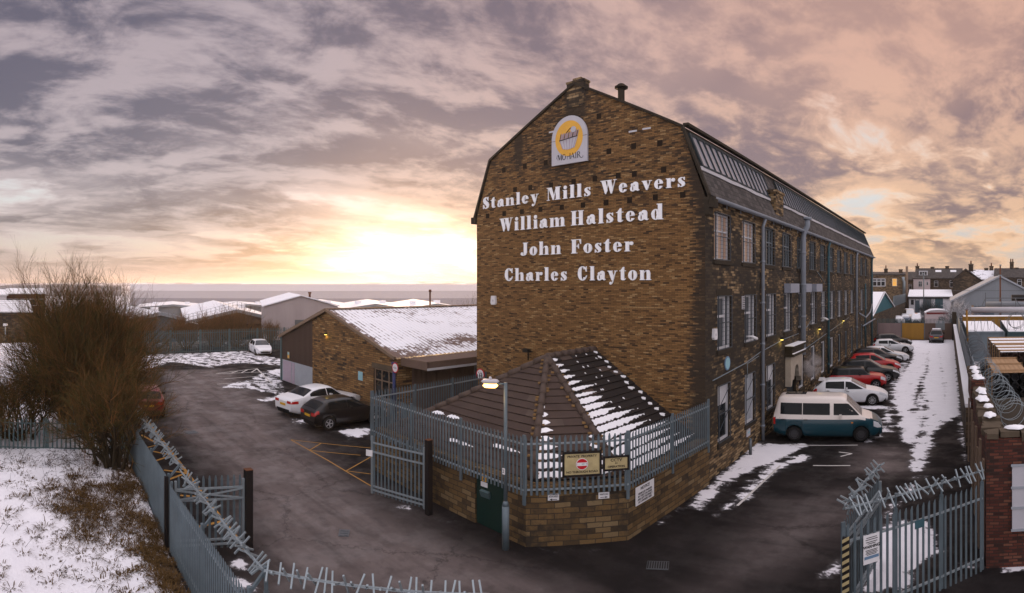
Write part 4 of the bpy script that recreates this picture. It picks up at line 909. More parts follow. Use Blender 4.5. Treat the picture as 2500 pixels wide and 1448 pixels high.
def snow_strip(b, L0, R0, L1, R1, n, k, s0, s1, nrm, u0=.12, u1=.8, jag=.05):
    """lying snow on course k between fractions s0..s1, ragged lower edge and ends"""
    t0, t1 = k / n, (k + 1) / n; l0, r0, l1, r1 = L0.lerp(L1, t0), R0.lerp(R1, t0), L0.lerp(L1, t1), R0.lerp(R1, t1)
    def P(s, u): return l0.lerp(r0, s).lerp(l1.lerp(r1, s), u) + nrm * (.048 - .04 * u)
    w = (r0 - l0).length * (s1 - s0); m = max(2, int(w / .07)); lo = []; hi = []
    for j in range(m + 1):
        s = s0 + (s1 - s0) * j / m; f = min(1, j / max(1, m * .06), (m - j) / max(1, m * .45)) * (1 - .25 * (math.sin(j * 1.9 + k) > .55))
        mid = (u0 + u1) / 2; lo.append(P(s, mid - (mid - u0) * f + random.uniform(-1, 1) * jag * 1.5)); hi.append(P(s, mid + (u1 - mid) * f + random.uniform(-.5, .5) * jag))
    th = nrm * .018
    vs = lo + hi + [v + th for v in lo] + [v + th for v in hi]; q = m + 1; fs = []
    for j in range(m):
        fs += [(2 * q + j, 2 * q + j + 1, 3 * q + j + 1, 3 * q + j), (j, j + 1, 2 * q + j + 1, 2 * q + j), (q + j + 1, q + j, 3 * q + j, 3 * q + j + 1)]
    fs += [(q, 0, 2 * q, 3 * q), (m, q + m, 3 * q + m, 2 * q + m)]
    b.add(vs, fs)
b = MB(); nr = SL[2][1]
for k in range(17):
    top = k / 16
    ln = .97 - top * .55 + random.uniform(-.08, .05) if k < 12 else .42 - (k - 12) * .05
    snow_strip(b, E3, E4, A, B_, 17, k, .015, max(.1, ln * (.98 if k < 4 else (.86 if k < 7 else .62))), nr, .03, .90 if k < 10 else .6, .07)
    if k > 3: e = min(.99, .93 + random.uniform(-.03, .05)); snow_strip(b, E3, E4, A, B_, 17, k, e - random.uniform(.05, .1), e, nr, .15, .8, .06)
    for _ in range(2):
        s = random.uniform(.3, .9); snow_strip(b, E3, E4, A, B_, 17, k, s, s + .02, nr, .2, .5, .06)
nr = SL[1][1]
for k in range(13):
    snow_strip(b, E2, E3, A, A, 16, k, .02, max(.05, .52 - k * .05 + random.uniform(-.06, .06)), nr, .1, .85, .06)
    if k < 5: snow_strip(b, E2, E3, A, A, 16, k, .66 + .05 * k, .97, nr, .2, .8, .08)
nr = SL[0][1]
for k in (1, 2):
    s = .12 + .3 * k; snow_strip(b, E1, E2, A, A, 16, k, s, s + .2, nr, .25, .7, .06)
for s0, s1 in ((.04, .16), (.2, .33)): snow_strip(b, E1, E2, A, A, 16, 4, s0, s1, nr, .1, .7, .07)
b.build('roof_snow', 'snow', sub)
# street lamp in front of it
lp = thing('street_lamp', 'grey street lamp lit orange in front of the tiled building', 'street lamp', (-10.62, 11.05, 0))
b = MB(); b.tube([(-10.62, 11.05, 0), (-10.62, 11.05, 1.15)], .1, 12); b.tube([(-10.62, 11.05, 1.15), (-10.62, 11.05, 1.28)], [.1, .055], 12); b.tube([(-10.62, 11.05, 1.28), (-10.62, 11.05, 4.42)], [.055, .048], 10); b.build('post', 'galv', lp)
b = MB(); b.box((-10.62, 11.05 - .075, 2.08), (.085, .02, .16)); pl = b.build('number_plate', 'sign_white', lp)
text_mb('2', .13, frameM((-10.62, 11.05 - .087, 2.08), (1, 0, 0), (0, 0, 1))).build('lettering', 'sign_ink', pl)
b = MB(); b.tube([(-10.62, 11.05, 4.38), (-10.82, 10.93, 4.38)], .025, 8); b.build('arm', 'galv', lp)
d = Vector((-.86, -.51, 0)); c = Vector((-10.62, 11.05, 4.36)) + d * .42
def head(b, c, d, L, w, h, z0, z1, n=14):
    s = d.cross(Vector((0, 0, 1)))
    rings = []
    for zz, f in ((z0, .72), ((z0 + z1) / 2, 1.0), (z1, .78)):
        rings.append([c + d * (L / 2 * f * math.copysign(abs(math.cos(2 * PI * k / n)) ** .6, math.cos(2 * PI * k / n))) + s * (w / 2 * f * math.copysign(abs(math.sin(2 * PI * k / n)) ** .6, math.sin(2 * PI * k / n))) + Vector((0, 0, zz)) for k in range(n)])
    vs = sum(rings, []); fs = [(i * n + k, i * n + (k + 1) % n, (i + 1) * n + (k + 1) % n, (i + 1) * n + k) for i in range(2) for k in range(n)] + [tuple(range(n - 1, -1, -1)), tuple(range(2 * n, 3 * n))]
    b.add(vs, fs, 0, True)
b = MB(); head(b, c, d, .5, .24, .2, .02, .13); b.tube([c + Vector((0, 0, .12)), c + Vector((0, 0, .2))], [.05, .03], 8); b.build('lamp_housing', 'sign_board_white', lp)
b = MB(); head(b, c, d, .42, .2, .2, -.09, .018); b.build('lamp_bowl', 'lamp_glow', lp)
pt = bpy.data.lights.new('lamp_light', 'POINT'); pt.energy = 14; pt.color = (1, .55, .2); pt.shadow_soft_size = .1; po = bpy.data.objects.new('lamp_light', pt); COL.objects.link(po); po.parent = lp; po.location = (c.x + 10.62, c.y - 11.05, 4.18)
# ------------------------------------------------------------------ vehicles
def paint(name, col, rough=0.28, dirt=0.25):
    m, nt = new_mat(name); oc = nd(nt, 'TexCoord').outputs['Object']
    n = noise(nt, oc, 2.5, 5, 0.6); z = nd(nt, 'SeparateXYZ', {0: oc}).outputs[2]
    d = math_(nt, 'MULTIPLY', math_(nt, 'ADD', sstep(nt, z, 0.15, 0.6, 1.0, 0.2), math_(nt, 'MULTIPLY', n, 0.5)), dirt, clamp=True)
    c = mixc(nt, d, col, (0.10, 0.09, 0.085))
    r = math_(nt, 'ADD', rough, math_(nt, 'MULTIPLY', d, 0.5))
    out(nt, nd(nt, 'BsdfPrincipled', {'Base Color': c, 'Roughness': r, 'Specular IOR Level': 0.3, 'Coat Weight': 0.35, 'Coat Roughness': 0.06}))
for nme, c, dd in (('paint_white', (0.74, 0.74, 0.76), .14), ('paint_black', (0.004, 0.004, 0.005), .03), ('paint_red', (0.42, 0.006, 0.008), .1), ('paint_darkred', (0.16, 0.006, 0.008), .12), ('paint_teal', (0.002, 0.040, 0.058), .08), ('paint_cream', (0.70, 0.63, 0.58), .08), ('paint_grey', (0.065, 0.068, 0.075), .3), ('paint_blue', (0.05, 0.09, 0.16), .3), ('paint_silver', (0.30, 0.31, 0.33), .3), ('paint_bronze', (0.010, 0.008, 0.008), .06)):
    paint(nme, c, dirt=dd)
simple('tyre', (0.012, 0.012, 0.012), 0.85); simple('alloy', (0.42, 0.42, 0.43), 0.35, metal=0.7); simple('alloy_dark', (0.06, 0.06, 0.065), 0.4, metal=0.5)
simple('trim_black', (0.010, 0.010, 0.010), 0.55); simple('head_light', (0.55, 0.56, 0.58), 0.1, var=0.05, coat=0.8); simple('tail_light', (0.42, 0.012, 0.010), 0.15, var=0.05, coat=0.8); simple('plate_white', (0.62, 0.62, 0.6), 0.45); simple('chrome', (0.6, 0.6, 0.62), 0.15, metal=1.0)
simple('amber_lens', (0.6, 0.2, 0.02), 0.3)
def interp(x, pts):
    if x <= pts[0][0]: return pts[0][1]
    for (a, va), (c, vc) in zip(pts[:-1], pts[1:]):
        if x <= c: t = (x - a) / (c - a); return va + (vc - va) * t
    return pts[-1][1]
def smooth_i(x, pts, h=.06):
    return sum(interp(x + h * o, pts) for o in (-1, -.5, 0, .5, 1)) / 5
class Car:
    """x forward from the rear bumper (0..L), y left, z up"""
    def __init__(s, L, W, H, belt, roof, wheels, R_, clear=.2, tumble=.2, plan=(.14, .20), roofedge=.07):
        s.L, s.W, s.H, s.belt, s.roof, s.wheels, s.R, s.clear, s.tum, s.plan, s.re = L, W, H, belt, roof, wheels, R_, clear, tumble, plan, roofedge
    def half(s, x):
        w = s.W / 2; t = x / s.L; r, f = s.plan
        if t > .72: w -= f * ((t - .72) / .28) ** 2.6 * 1.35
        if t < .2: w -= r * ((.2 - t) / .2) ** 2.6
        return w
    def arch(s, x):
        z = 0
        for xw in s.wheels:
            q = (s.R + .055) ** 2 - (x - xw) ** 2
            if q > 0: z = max(z, s.R + math.sqrt(q))
        return z
    def sect(s, x):
        """half section bottom centre -> top centre as (y, z)"""
        w = s.half(x); zb = smooth_i(x, s.belt); zr = max(smooth_i(x, s.roof, .05), zb + .012); a = s.arch(x); t = x / s.L
        zl = s.clear + (.16 * max(0, (.1 - t) / .1) if t < .1 else 0) + (.10 * max(0, (t - .92) / .08) if t > .92 else 0)
        z1 = max(zl, a - .0); z2 = max(zl + .12, a + .012); z3 = max(zl + .34, a + .03); z3 = min(z3, zb - .10)
        z2 = min(z2, z3 - .01); z1 = min(z1, z2 - .01)
        fl = .02 if a > 0 else 0
        P = [(0, z1), (w * .88, z1), (w * .965 + fl, z2), (w + fl, z3), (w * .985, zb - .09), (w * .945, zb)]
        gh = zr - zb; k = s.tum * min(1, gh / .45)
        top = w * .945 - k
        P += [(w * .945 - k * .5, zb + gh * .52), (top, zr - s.re * min(1, gh / .3) - .004), (top - .10, zr - .010 * min(1, gh / .1)), (top * .5, zr + .010), (0, zr + .016)]
        return P
    def side_y(s, x, z):
        P = s.sect(x)
        for (ya, za), (yb, zb) in zip(P[1:-1], P[2:]):
            if za <= z <= zb and zb > za: return ya + (yb - ya) * (z - za) / (zb - za)
        return P[-3][0]
    def body(s, mb):
        xs = set(np.linspace(0, s.L, 46).tolist())
        for xw in s.wheels: xs |= set((xw + (s.R + .055) * np.cos(np.linspace(0, PI, 13))).tolist())
        xs = sorted(xs); N = len(s.sect(0)); rows = []
        for i, x in enumerate(xs):
            P = s.sect(x); rows.append([(x, -y, z) for y, z in P] + [(x, y, z) for y, z in P[::-1]][1:-1])
        M_ = len(rows[0]); vs = sum(rows, []); fs = []
        for i in range(len(xs) - 1):
            for k in range(M_): a, b2 = i * M_ + k, i * M_ + (k + 1) % M_; fs.append((a, a + M_, b2 + M_, b2))
        mb.add(vs, fs, 0, True)
        mb.add(rows[0], [tuple(range(M_))], 0, False); mb.add(rows[-1], [tuple(range(M_ - 1, -1, -1))], 0, False)
    def patch(s, mb, x0, x1, lo, hi, side, nx=10, off=.008, mi=0):
        """patch lying on the body side between heights lo(x) and hi(x)"""
        for i in range(nx):
            a, c = x0 + (x1 - x0) * i / nx, x0 + (x1 - x0) * (i + 1) / nx; q = []
            nz = 3
            for j in range(nz):
                pts = []
                for xx, u in ((a, j / nz), (c, j / nz), (c, (j + 1) / nz), (a, (j + 1) / nz)):
                    z = lo(xx) + (hi(xx) - lo(xx)) * u; pts.append((xx, side * (s.side_y(xx, z) + off), z))
                if side > 0: pts = pts[::-1]
                mb.add(pts, [(0, 1, 2, 3)], mi, True)
    def top_patch(s, mb, x0, x1, inset, off=.012, nx=8, ny=6, mi=0):
        """patch over the centre of the upper surface (screens)"""
        for i in range(nx):
            a, c = x0 + (x1 - x0) * i / nx, x0 + (x1 - x0) * (i + 1) / nx
            for j in range(ny):
                pts = []
                for xx, u in ((a, j / ny), (c, j / ny), (c, (j + 1) / ny), (a, (j + 1) / ny)):
                    P = s.sect(xx); wt = P[7][0] - inset; y = -wt + 2 * wt * u; f = abs(y) / max(wt, .01)
                    pts.append((xx, y, P[-1][1] + off - .03 * f ** 3))
                mb.add(pts, [(0, 1, 2, 3)], mi, True)
def wheel_mesh(R_, spokes, dark=False):
    t = MB(); n = 28; w = .1
    prof = [(R_ * .66, -w), (R_ * .96, -w), (R_, -w * .7), (R_, w * .7), (R_ * .96, w), (R_ * .66, w)]
    vs = [(r * math.cos(2 * PI * k / n), y, r * math.sin(2 * PI * k / n)) for k in range(n) for r, y in prof]; m = len(prof)
    t.add(vs, [(k * m + j, ((k + 1) % n) * m + j, ((k + 1) % n) * m + j + 1, k * m + j + 1) for k in range(n) for j in range(m - 1)], 0, True)
    t.disc((0, -.03, 0), R_ * .68, ((1, 0, 0), (0, 0, 1)), (0, .06, 0), 24)
    r = MB(); ro = R_ * .69; ri = R_ * .60
    for sd in (-1, 1):
        y0, y1 = sd * .075, sd * .098
        vs = [(q * math.cos(2 * PI * k / n), y, q * math.sin(2 * PI * k / n)) for k in range(n) for q, y in ((ro, y0), (ro, y1), (ri, y1), (ri, y0))]
        r.add(vs, [(k * 4 + j, ((k + 1) % n) * 4 + j, ((k + 1) % n) * 4 + (j + 1) % 4, k * 4 + (j + 1) % 4) for k in range(n) for j in range(4)], 0)
        r.disc((0, sd * .06, 0), R_ * .17, ((1, 0, 0), (0, 0, 1)), (0, sd * .034, 0), 12)
        if spokes:
            for k in range(spokes):
                an = 2 * PI * k / spokes; e = Vector((math.cos(an), 0, math.sin(an)))
                r.beam(e * R_ * .12 + Vector((0, sd * .08, 0)), e * R_ * .63 + Vector((0, sd * .084, 0)), .05 if spokes < 8 else .032, .022, 0, up=(0, 1, 0))
        else: r.disc((0, sd * .05, 0), R_ * .5, ((1, 0, 0), (0, 0, 1)), (0, sd * .03, 0), 20)
    return t, r
def make_vehicle(name, label, cat, c, loc, head, body='paint_white', two=None, group=None, spokes=5, glass_='car_glass', front_glass='car_glass_sky_pale', side_win=None, ws=None, rw=None, rim='alloy', roofmat=None, extras=(), lights=None, fplate=True, black_pillars=True, detail=True, center=True):
    t = thing(name, label, cat, (loc[0], loc[1], 0), head, group)
    ox = -c.L / 2
    def fin(mb, nm, mat, par=t):
        mb.v = [(v[0] + ox, v[1], v[2]) for v in mb.v]; o = mb.build(nm, mat, par, world=False); return o
    b = MB(); c.body(b)
    mats = [body]
    if two:
        mats.append(two[0])
        for i, f in enumerate(b.f):
            zc = sum(b.v[k][2] for k in f) / len(f)
            if zc > two[1](sum(b.v[k][0] for k in f) / len(f)): b.m[i] = 1
    fin(b, 'body', mats)
    b = MB(); b.bb(.12, c.L - .12, -c.W / 2 + .22, c.W / 2 - .22, c.clear - .02, .62 if c.H < 1.7 else .8)
    for xw in c.wheels: b.bb(xw - c.R - .03, xw + c.R + .03, -c.W / 2 + .2, c.W / 2 - .2, c.clear, c.R * 2 + .05)
    fin(b, 'underbody', 'trim_black')
    for xw in c.wheels:
        for sd in (-1, 1):
            tm, rm = wheel_mesh(c.R, spokes); yy = sd * (c.half(xw) - .095)
            for q in (tm, rm): q.v = [(v[0] + xw, v[1] + yy, v[2] + c.R) for v in q.v]
            wo = fin(tm, 'wheel', 'tyre'); fin(rm, 'rim', rim, wo)
    for sd in (-1, 1):
        for (x0, x1, lo, hi) in side_win:
            b = MB(); c.patch(b, x0, x1, lo, hi, sd, nx=12, off=.007); fin(b, 'side_window', glass_)
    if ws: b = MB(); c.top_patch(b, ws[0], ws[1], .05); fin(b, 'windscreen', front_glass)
    if rw: b = MB(); c.top_patch(b, rw[0], rw[1], .07); fin(b, 'rear_window', glass_)
    if lights:
        for sd in (-1, 1):
            x0, x1, lo, hi = lights['head']; b = MB(); c.patch(b, x0, x1, lo, hi, sd, nx=8, off=.010); 
            b.prism([(c.L + .012, sd * (c.half(c.L) * .97), lo(x1)), (c.L + .012, sd * (c.half(c.L) * .55), lo(x1)), (c.L + .012, sd * (c.half(c.L) * .55), hi(x1)), (c.L + .012, sd * (c.half(c.L) * .97), hi(x1))], (-.02, 0, 0))
            fin(b, 'headlight', 'head_light')
            x0, x1, lo, hi = lights['tail']; b = MB(); c.patch(b, x0, x1, lo, hi, sd, nx=6, off=.010)
            b.prism([(-.012, sd * c.half(0) * .97, lo(x0)), (-.012, sd * c.half(0) * .52, lo(x0)), (-.012, sd * c.half(0) * .52, hi(x0)), (-.012, sd * c.half(0) * .97, hi(x0))], (.02, 0, 0))
            fin(b, 'tail_light', 'tail_light')
    if detail:
        zb = c.sect(c.L)[5][1]; hw = c.half(c.L)
        b = MB(); b.bb(c.L - .01, c.L + .010, -hw * .5, hw * .5, zb - .25, zb - .08); b.bb(c.L - .01, c.L + .014, -hw * .8, hw * .8, c.clear + .12, c.clear + .26); fin(b, 'grille', 'trim_black')
        b = MB(); b.bb(c.L, c.L + .022, -.26, .26, c.clear + .29, c.clear + .40); fin(b, 'number_plate', 'plate_white')
        b = MB(); zr = c.clear + .42; b.bb(-.022, 0, -.26, .26, zr, zr + .11); fin(b, 'number_plate', 'yellow_plate')
        b = MB(); b.bb(-.016, .01, -c.half(0) * .8, c.half(0) * .8, c.clear + .14, c.clear + .24); fin(b, 'rear_bumper_trim', 'trim_black')
        for sd in (-1, 1):
            b = MB(); xm = ws[0] - .28 if ws else c.L * .6; zm = interp(xm, c.belt) + .07; ym = sd * (c.side_y(xm, zm) + .09)
            b.box((xm, ym, zm), (.10, .19, .125), 0); b.box((xm + .015, sd * (c.side_y(xm, zm) + .01), zm - .03), (.05, .08, .04), 0)
            fin(b, 'mirror', two[0] if (two and cat == 'van') else ('trim_black' if body != 'paint_white' else body))
            b = MB()
            for (x0, x1, lo, hi) in side_win[:2]:
                xh = x0 + .14; zh = interp(xh, c.belt) - .1; b.box((xh, sd * (c.side_y(xh, zh) + .012), zh), (.17, .03, .03))
            for (x0, x1, lo, hi) in side_win[:2]:
                for xx in (x0 - .02,):
                    zt = interp(xx, c.belt) - .02; za = max(c.clear + .2, c.arch(xx) + .05)
                    for k in range(5): z0_, z1_ = za + (zt - za) * k / 5, za + (zt - za) * (k + 1) / 5; b.beam((xx, sd * (c.side_y(xx, z0_) + .001), z0_), (xx, sd * (c.side_y(xx, z1_) + .001), z1_), .012, .008, 1)
            fin(b, 'door_trim', ['trim_black', 'trim_black'])
    for nm, mat, mbf in extras: fin(mbf(c), nm, mat)
    return t
def C(v): return lambda x: v
def hatch_spec(L=4.36, W=1.82, H=1.47, front=.92, wb=2.65, R_=.325, wsb=.70, wst=.53, rr=.06, hood=.94, nose=.62, rearbelt=.98, slope=.13):
    """generic hatchback outline"""
    belt = [(0, rearbelt - .12), (.12, rearbelt), (L * .5, hood - .02), (L * wsb, hood), (L * .9, nose + .17), (L * .975, nose + .04), (L, nose - .08)]
    roof = [(0, rearbelt - .12), (L * rr * .3, rearbelt + .02), (L * slope, H - .12), (L * (slope + .08), H - .03), (L * .42, H), (L * wst, H - .03), (L * wsb, hood + .02), (L * wsb + .25, hood - .05), (L, nose - .06)]
    return Car(L, W, H, belt, roof, (L - front - wb, L - front), R_)
def winf(c, m0=.035, m1=.085): return (lambda x: smooth_i(x, c.belt) + m0), (lambda x: max(smooth_i(x, c.belt) + m0 + .01, smooth_i(x, c.roof, .05) - m1))
def car_from(name, label, loc, head, body, spec, group=None, nose=.62, wsb=.70, wst=.53, slope=.13, doors=2, **kw):
    c = spec; lo, hi = winf(c); L = c.L
    sw = [(L * (slope + .045), L * .415, lo, hi), (L * .43, L * (wsb - .025), lo, hi)] if doors == 2 else [(L * (slope + .05), L * .36, lo, hi), (L * .375, L * (wsb - .025), lo, hi)]
    li = {'head': (L * .885, L * .995, lambda x: interp(x, c.belt) - .15, lambda x: interp(x, c.belt) - .02), 'tail': (0.005, L * .05, lambda x: interp(x, c.belt) - .17, lambda x: interp(x, c.belt) - .01)}
    if 'lights' in kw: li = kw.pop('lights')
    rw = kw.pop('rw', (L * .025, L * (slope - .005)))
    return make_vehicle(name, label, 'car', c, loc, head, body, group=group, side_win=sw, ws=(L * (wst + .012), L * (wsb - .005)), rw=rw, lights=li, **kw)
def front_at(px, py, c, deg):
    """car centre from the ground pixel of its near-side front corner; heading in degrees from +X"""
    p = G(px, py); h = R(deg); f = Vector((math.cos(h), math.sin(h))); l = Vector((-math.sin(h), math.cos(h)))
    q = Vector((p.x, p.y)) - f * (c.L / 2 - .12) + l * (c.W / 2 - .08); return (q.x, q.y), h
ROW = 'cars parked along the mill'
sp = hatch_spec(4.36, 1.82, 1.47, wsb=.715, wst=.50, slope=.12); loc, h = front_at(2163, 990, sp, 9)
def spoiler(c):
    b = MB(); z = c.H - .09; b.bb(.28, .62, -.55, .55, z, z + .045); return b
car_from('parked_car', 'white hatchback with pale multi-spoke wheels and roof spoiler parked next beyond the teal van', loc, h, 'paint_white', sp, ROW, slope=.12, wsb=.715, wst=.50, spokes=10, front_glass='car_glass_sky_pale', extras=[('spoiler', 'paint_white', spoiler)])
# small red car with black roof
L = 3.85; c = Car(L, 1.73, 1.41, [(0, .82), (.1, .92), (L * .7, .95), (L * .74, .95), (L * .93, .86), (L * .98, .76), (L, .62)], [(0, .85), (.08, .98), (.24, 1.36), (.5, 1.40), (L * .55, 1.405), (L * .6, 1.37), (L * .70, .98), (L * .8, .92), (L, .65)], (.62, 3.12), .31, tumble=.13)
lo, hi = winf(c); loc, h = front_at(2160, 950, c, 9)
make_vehicle('parked_car', 'small red car with black roof and round headlights beside the white hatchback', 'car', c, loc, h, 'paint_red', two=('paint_black', lambda x: interp(x, c.belt) + .01 if x < L * .72 else 9), group=ROW, side_win=[(.3, 1.3, lo, hi), (1.35, L * .675, lo, hi)], ws=(L * .605, L * .695), rw=(.06, .23), lights={'head': (L * .90, L * .985, lambda x: interp(x, c.belt) - .22, lambda x: interp(x, c.belt) - .02), 'tail': (.01, .1, C(.62), C(.84))}, front_glass='car_glass')
sp = hatch_spec(4.4, 1.84, 1.56, hood=1.02, rearbelt=1.06, nose=.72, wsb=.70, wst=.50, slope=.10); sp.clear = .24
loc, h = front_at(2193, 932, sp, 9); car_from('parked_car', 'black crossover car with pale windscreen between the small red car and red hatchback', loc, h, 'paint_black', sp, ROW, slope=.10, wst=.50)
sp = hatch_spec(4.3, 1.79, 1.47, wsb=.72, wst=.50, slope=.11); loc, h = front_at(2196, 909, sp, 9)
car_from('parked_car', 'bright red hatchback with red roof in the row along the mill', loc, h, 'paint_red', sp, ROW, slope=.11, wsb=.72, wst=.50)
sp = hatch_spec(4.45, 1.82, 1.43, slope=.09, wst=.52); loc, h = front_at(2200, 891, sp, 9)
car_from('parked_car', 'black car with glossy clear windows just beyond the bright red hatchback', loc, h, 'paint_bronze', sp, ROW, slope=.09, wst=.52)
sp = hatch_spec(4.5, 1.8, 1.45, slope=.15, wst=.49); loc, h = front_at(2217, 886, sp, 9)
car_from('parked_car', 'white car with long bonnet between a black car and a white coupe', loc, h, 'paint_white', sp, ROW, slope=.15, wst=.49)
sp = hatch_spec(4.26, 1.81, 1.40, slope=.09, wst=.47, wsb=.68); loc, h = front_at(2229, 862, sp, 9)
car_from('parked_car', 'white three door coupe with dark side windows near the far end of the row', loc, h, 'paint_white', sp, ROW, slope=.09, wst=.47, wsb=.68, doors=1)
sp = hatch_spec(4.4, 1.8, 1.42, slope=.12); loc, h = front_at(2225, 846, sp, 9)
car_from('parked_car', 'dark bronze car with pale roof edge, farthest of the row along the mill', loc, h, 'paint_bronze', sp, ROW)
# grey crossover backed towards us at the end boards
sp = hatch_spec(4.15, 1.8, 1.57, hood=1.02, rearbelt=1.0, nose=.74, slope=.16)
p = G(2286, 838); car_from('parked_car', 'grey crossover car seen from behind with snow on its roof before the boarded gates', (p.x, p.y + 2.0), R(90), 'paint_grey', sp, None, slope=.16, extras=[('roof_snow', 'snow', lambda c: MB().box((1.9, 0, c.H + .03), (1.3, 1.05, .05)))])
# two tone van
L = 4.9
vb = [(0, 1.02), (.1, 1.08), (L * .6, 1.10), (L * .78, 1.12), (L * .9, 1.02), (L * .965, .88), (L, .66)]
vr = [(0, 1.05), (.04, 1.3), (.16, 1.86), (.35, 1.95), (L * .4, 1.97), (L * .63, 1.95), (L * .67, 1.88), (L * .82, 1.16), (L * .88, 1.06), (L, .70)]
c = Car(L, 1.92, 1.97, vb, vr, (.95, 3.95), .335, clear=.22, tumble=.17, plan=(.08, .2), roofedge=.10)
lo, hi = (lambda x: 1.20), (lambda x: min(1.70, smooth_i(x, c.roof, .05) - .09))
h = R(9); p = G(2146, 1079); f = Vector((math.cos(h), math.sin(h))); l = Vector((-math.sin(h), math.cos(h))); q = Vector((p.x, p.y)) - f * (L / 2 - .15) + l * .88
make_vehicle('camper_van', 'teal and cream two-tone van with roof panel parked beside the mill drainpipe', 'van', c, (q.x, q.y), h, 'paint_teal', two=('paint_cream', lambda x: 1.02), spokes=0, rim='alloy_dark',
    side_win=[(.32, 1.30, lo, hi), (1.33, 2.55, lo, hi), (2.72, 3.86, lo, lambda x: min(1.70, interp(x, vr) - .10))], ws=(L * .675, L * .815), rw=(.02, .12), front_glass='car_glass_sky_pale',
    lights={'head': (L * .92, L * .992, lambda x: max(.62, interp(x, vb) - .28), lambda x: interp(x, vb) - .04), 'tail': (.01, .09, C(.75), C(1.05))},
    extras=[('roof_panel', 'car_glass', lambda c: MB().box((.95, .12, 1.975), (.95, .5, .05))), ('wiper', 'trim_black', lambda c: MB().beam((L * .80, -.5, 1.27), (L * .765, .1, 1.42), .02, .02)), ('side_repeater', 'amber_lens', lambda c: MB().box((3.55, -c.half(3.55) - .002, .88), (.09, .02, .05)))])
# left yard
sp = hatch_spec(3.99, 1.73, 1.47, slope=.12); p = G(640, 868)
car_from('parked_car', 'small white hatchback parked alone against the far palisade fence', (p.x - 1.2, p.y + .3), R(-8), 'paint_white', sp, None, slope=.12, front_glass='glass_blind')
L = 4.9; c = Car(L, 1.86, 1.46, [(0, .78), (.08, .98), (.9, 1.04), (L * .5, .97), (L * .69, .95), (L * .9, .80), (L * .97, .70), (L, .55)], [(0, .80), (.1, 1.0), (.75, 1.07), (1.45, 1.38), (1.9, 1.45), (2.5, 1.46), (L * .56, 1.42), (L * .69, .97), (L * .8, .88), (L, .58)], (1.02, 3.97), .34, tumble=.2)
lo, hi = winf(c)
make_vehicle('parked_car', 'white saloon with red tail lights parked nose-in at the brown shed', 'car', c, (-28.55, 15.0), R(98), 'paint_white', side_win=[(1.2, 2.3, lo, hi), (2.34, 3.25, lo, hi)], ws=(L * .57, L * .685), rw=(.8, 1.42), spokes=10, lights={'head': (L * .89, L * .99, lambda x: interp(x, c.belt) - .17, lambda x: interp(x, c.belt) - .03), 'tail': (.005, .42, C(.76), C(.90))}, front_glass='car_glass')
sp = hatch_spec(4.3, 1.78, 1.43, slope=.13, wst=.51)
car_from('parked_car', 'black hatchback with silver five spoke wheels beside the white saloon', (-25.35, 14.75), R(91), 'paint_black', sp, None, slope=.13, wst=.51, spokes=5, front_glass='car_glass', glass_='car_glass')
sp = hatch_spec(4.1, 1.76, 1.46, slope=.14); p = G(372, 1022)
car_from('parked_car', 'dark red hatchback half hidden behind the big bare bush', (p.x - 2.0, p.y + .1), R(172), 'paint_darkred', sp, None, slope=.14)
# snow-dusted vehicles in the yard beyond the boarded gates: one of each kind, then copies
YD = 'snowy vehicles in the yard beyond the gates'
def snow_top(c): return MB().box((c.L * .36, 0, c.H + .02), (c.L * .30, c.W * .62, .06))
def bonnet_snow(c): return MB().box((c.L * .84, 0, interp(c.L * .84, c.belt) + .01), (c.L * .16, c.W * .68, .05))
def yard_car(px, ytop, deg, body, label, Hh=1.45):
    d = (H - Hh) * F / (ytop - HY); p = az(px); sp = hatch_spec(4.1, 1.75, Hh)
    return car_from('snowy_car', label, (d * math.sin(p), d * math.cos(p)), R(deg), body, sp, YD, glass_='snow' if body != 'paint_red' else 'car_glass_sky_pale', front_glass='snow', extras=[('roof_snow', 'snow', snow_top), ('bonnet_snow', 'snow', bonnet_snow)], detail=False)
yard_car(2194, 772, -70, 'paint_silver', 'pale blue snow-covered car nearest the mill behind the spiked gate top')
yard_car(2210, 767, -80, 'paint_blue', 'dark blue snow-covered car just right of the pale blue one')
yard_car(2243, 755, -95, 'paint_red', 'red car with snowy roof behind the white off-roader')
yard_car(2230, 745, -90, 'paint_white', 'white snow-covered car close to the white garage door', 1.6)
yard_car(2279, 750, 90, 'paint_red', 'low red snowy car behind the red-banded box van', 1.5)
def boxy(px, ytop, Hh, L, W, deg, name, label, cat, body, bits):
    d = (H - Hh) * F / (ytop - HY); p = az(px)
    c = Car(L, W, Hh, [(0, 1.05), (L * .72, 1.1), (L * .8, 1.08), (L * .97, 1.0), (L, .8)], [(0, Hh - .1), (.12, Hh), (L * .6, Hh), (L * .66, Hh - .08), (L * .78, 1.15), (L, .85)], (L * .2, L * .8), .36, clear=.3, tumble=.1, plan=(.03, .1))
    return make_vehicle(name, label, cat, c, (d * math.sin(p), d * math.cos(p)), R(deg), body, group=YD, side_win=[(L * .1, L * .6, lambda x: 1.25, lambda x: min(Hh - .25, interp(x, c.roof) - .1))], ws=(L * .67, L * .77), lights=None, detail=True, extras=[('roof_snow', 'snow', lambda c: MB().box((L * .32, 0, Hh + .03), (L * .55, W * .8, .07)))] + bits, front_glass='snow')
boxy(2237, 766, 1.8, 4.4, 1.85, -88, 'off_roader', 'white off-roader with dark grille facing the boarded gates', 'car', 'paint_white', [('roof_lamp', 'amber_lens', lambda c: MB().box((2.4, 0, 1.9), (.12, .5, .1)))])
boxy(2221, 755, 2.2, 4.8, 1.9, -80, 'snowy_van', 'pale snow-covered van behind the dark blue car', 'van', 'paint_cream', [])
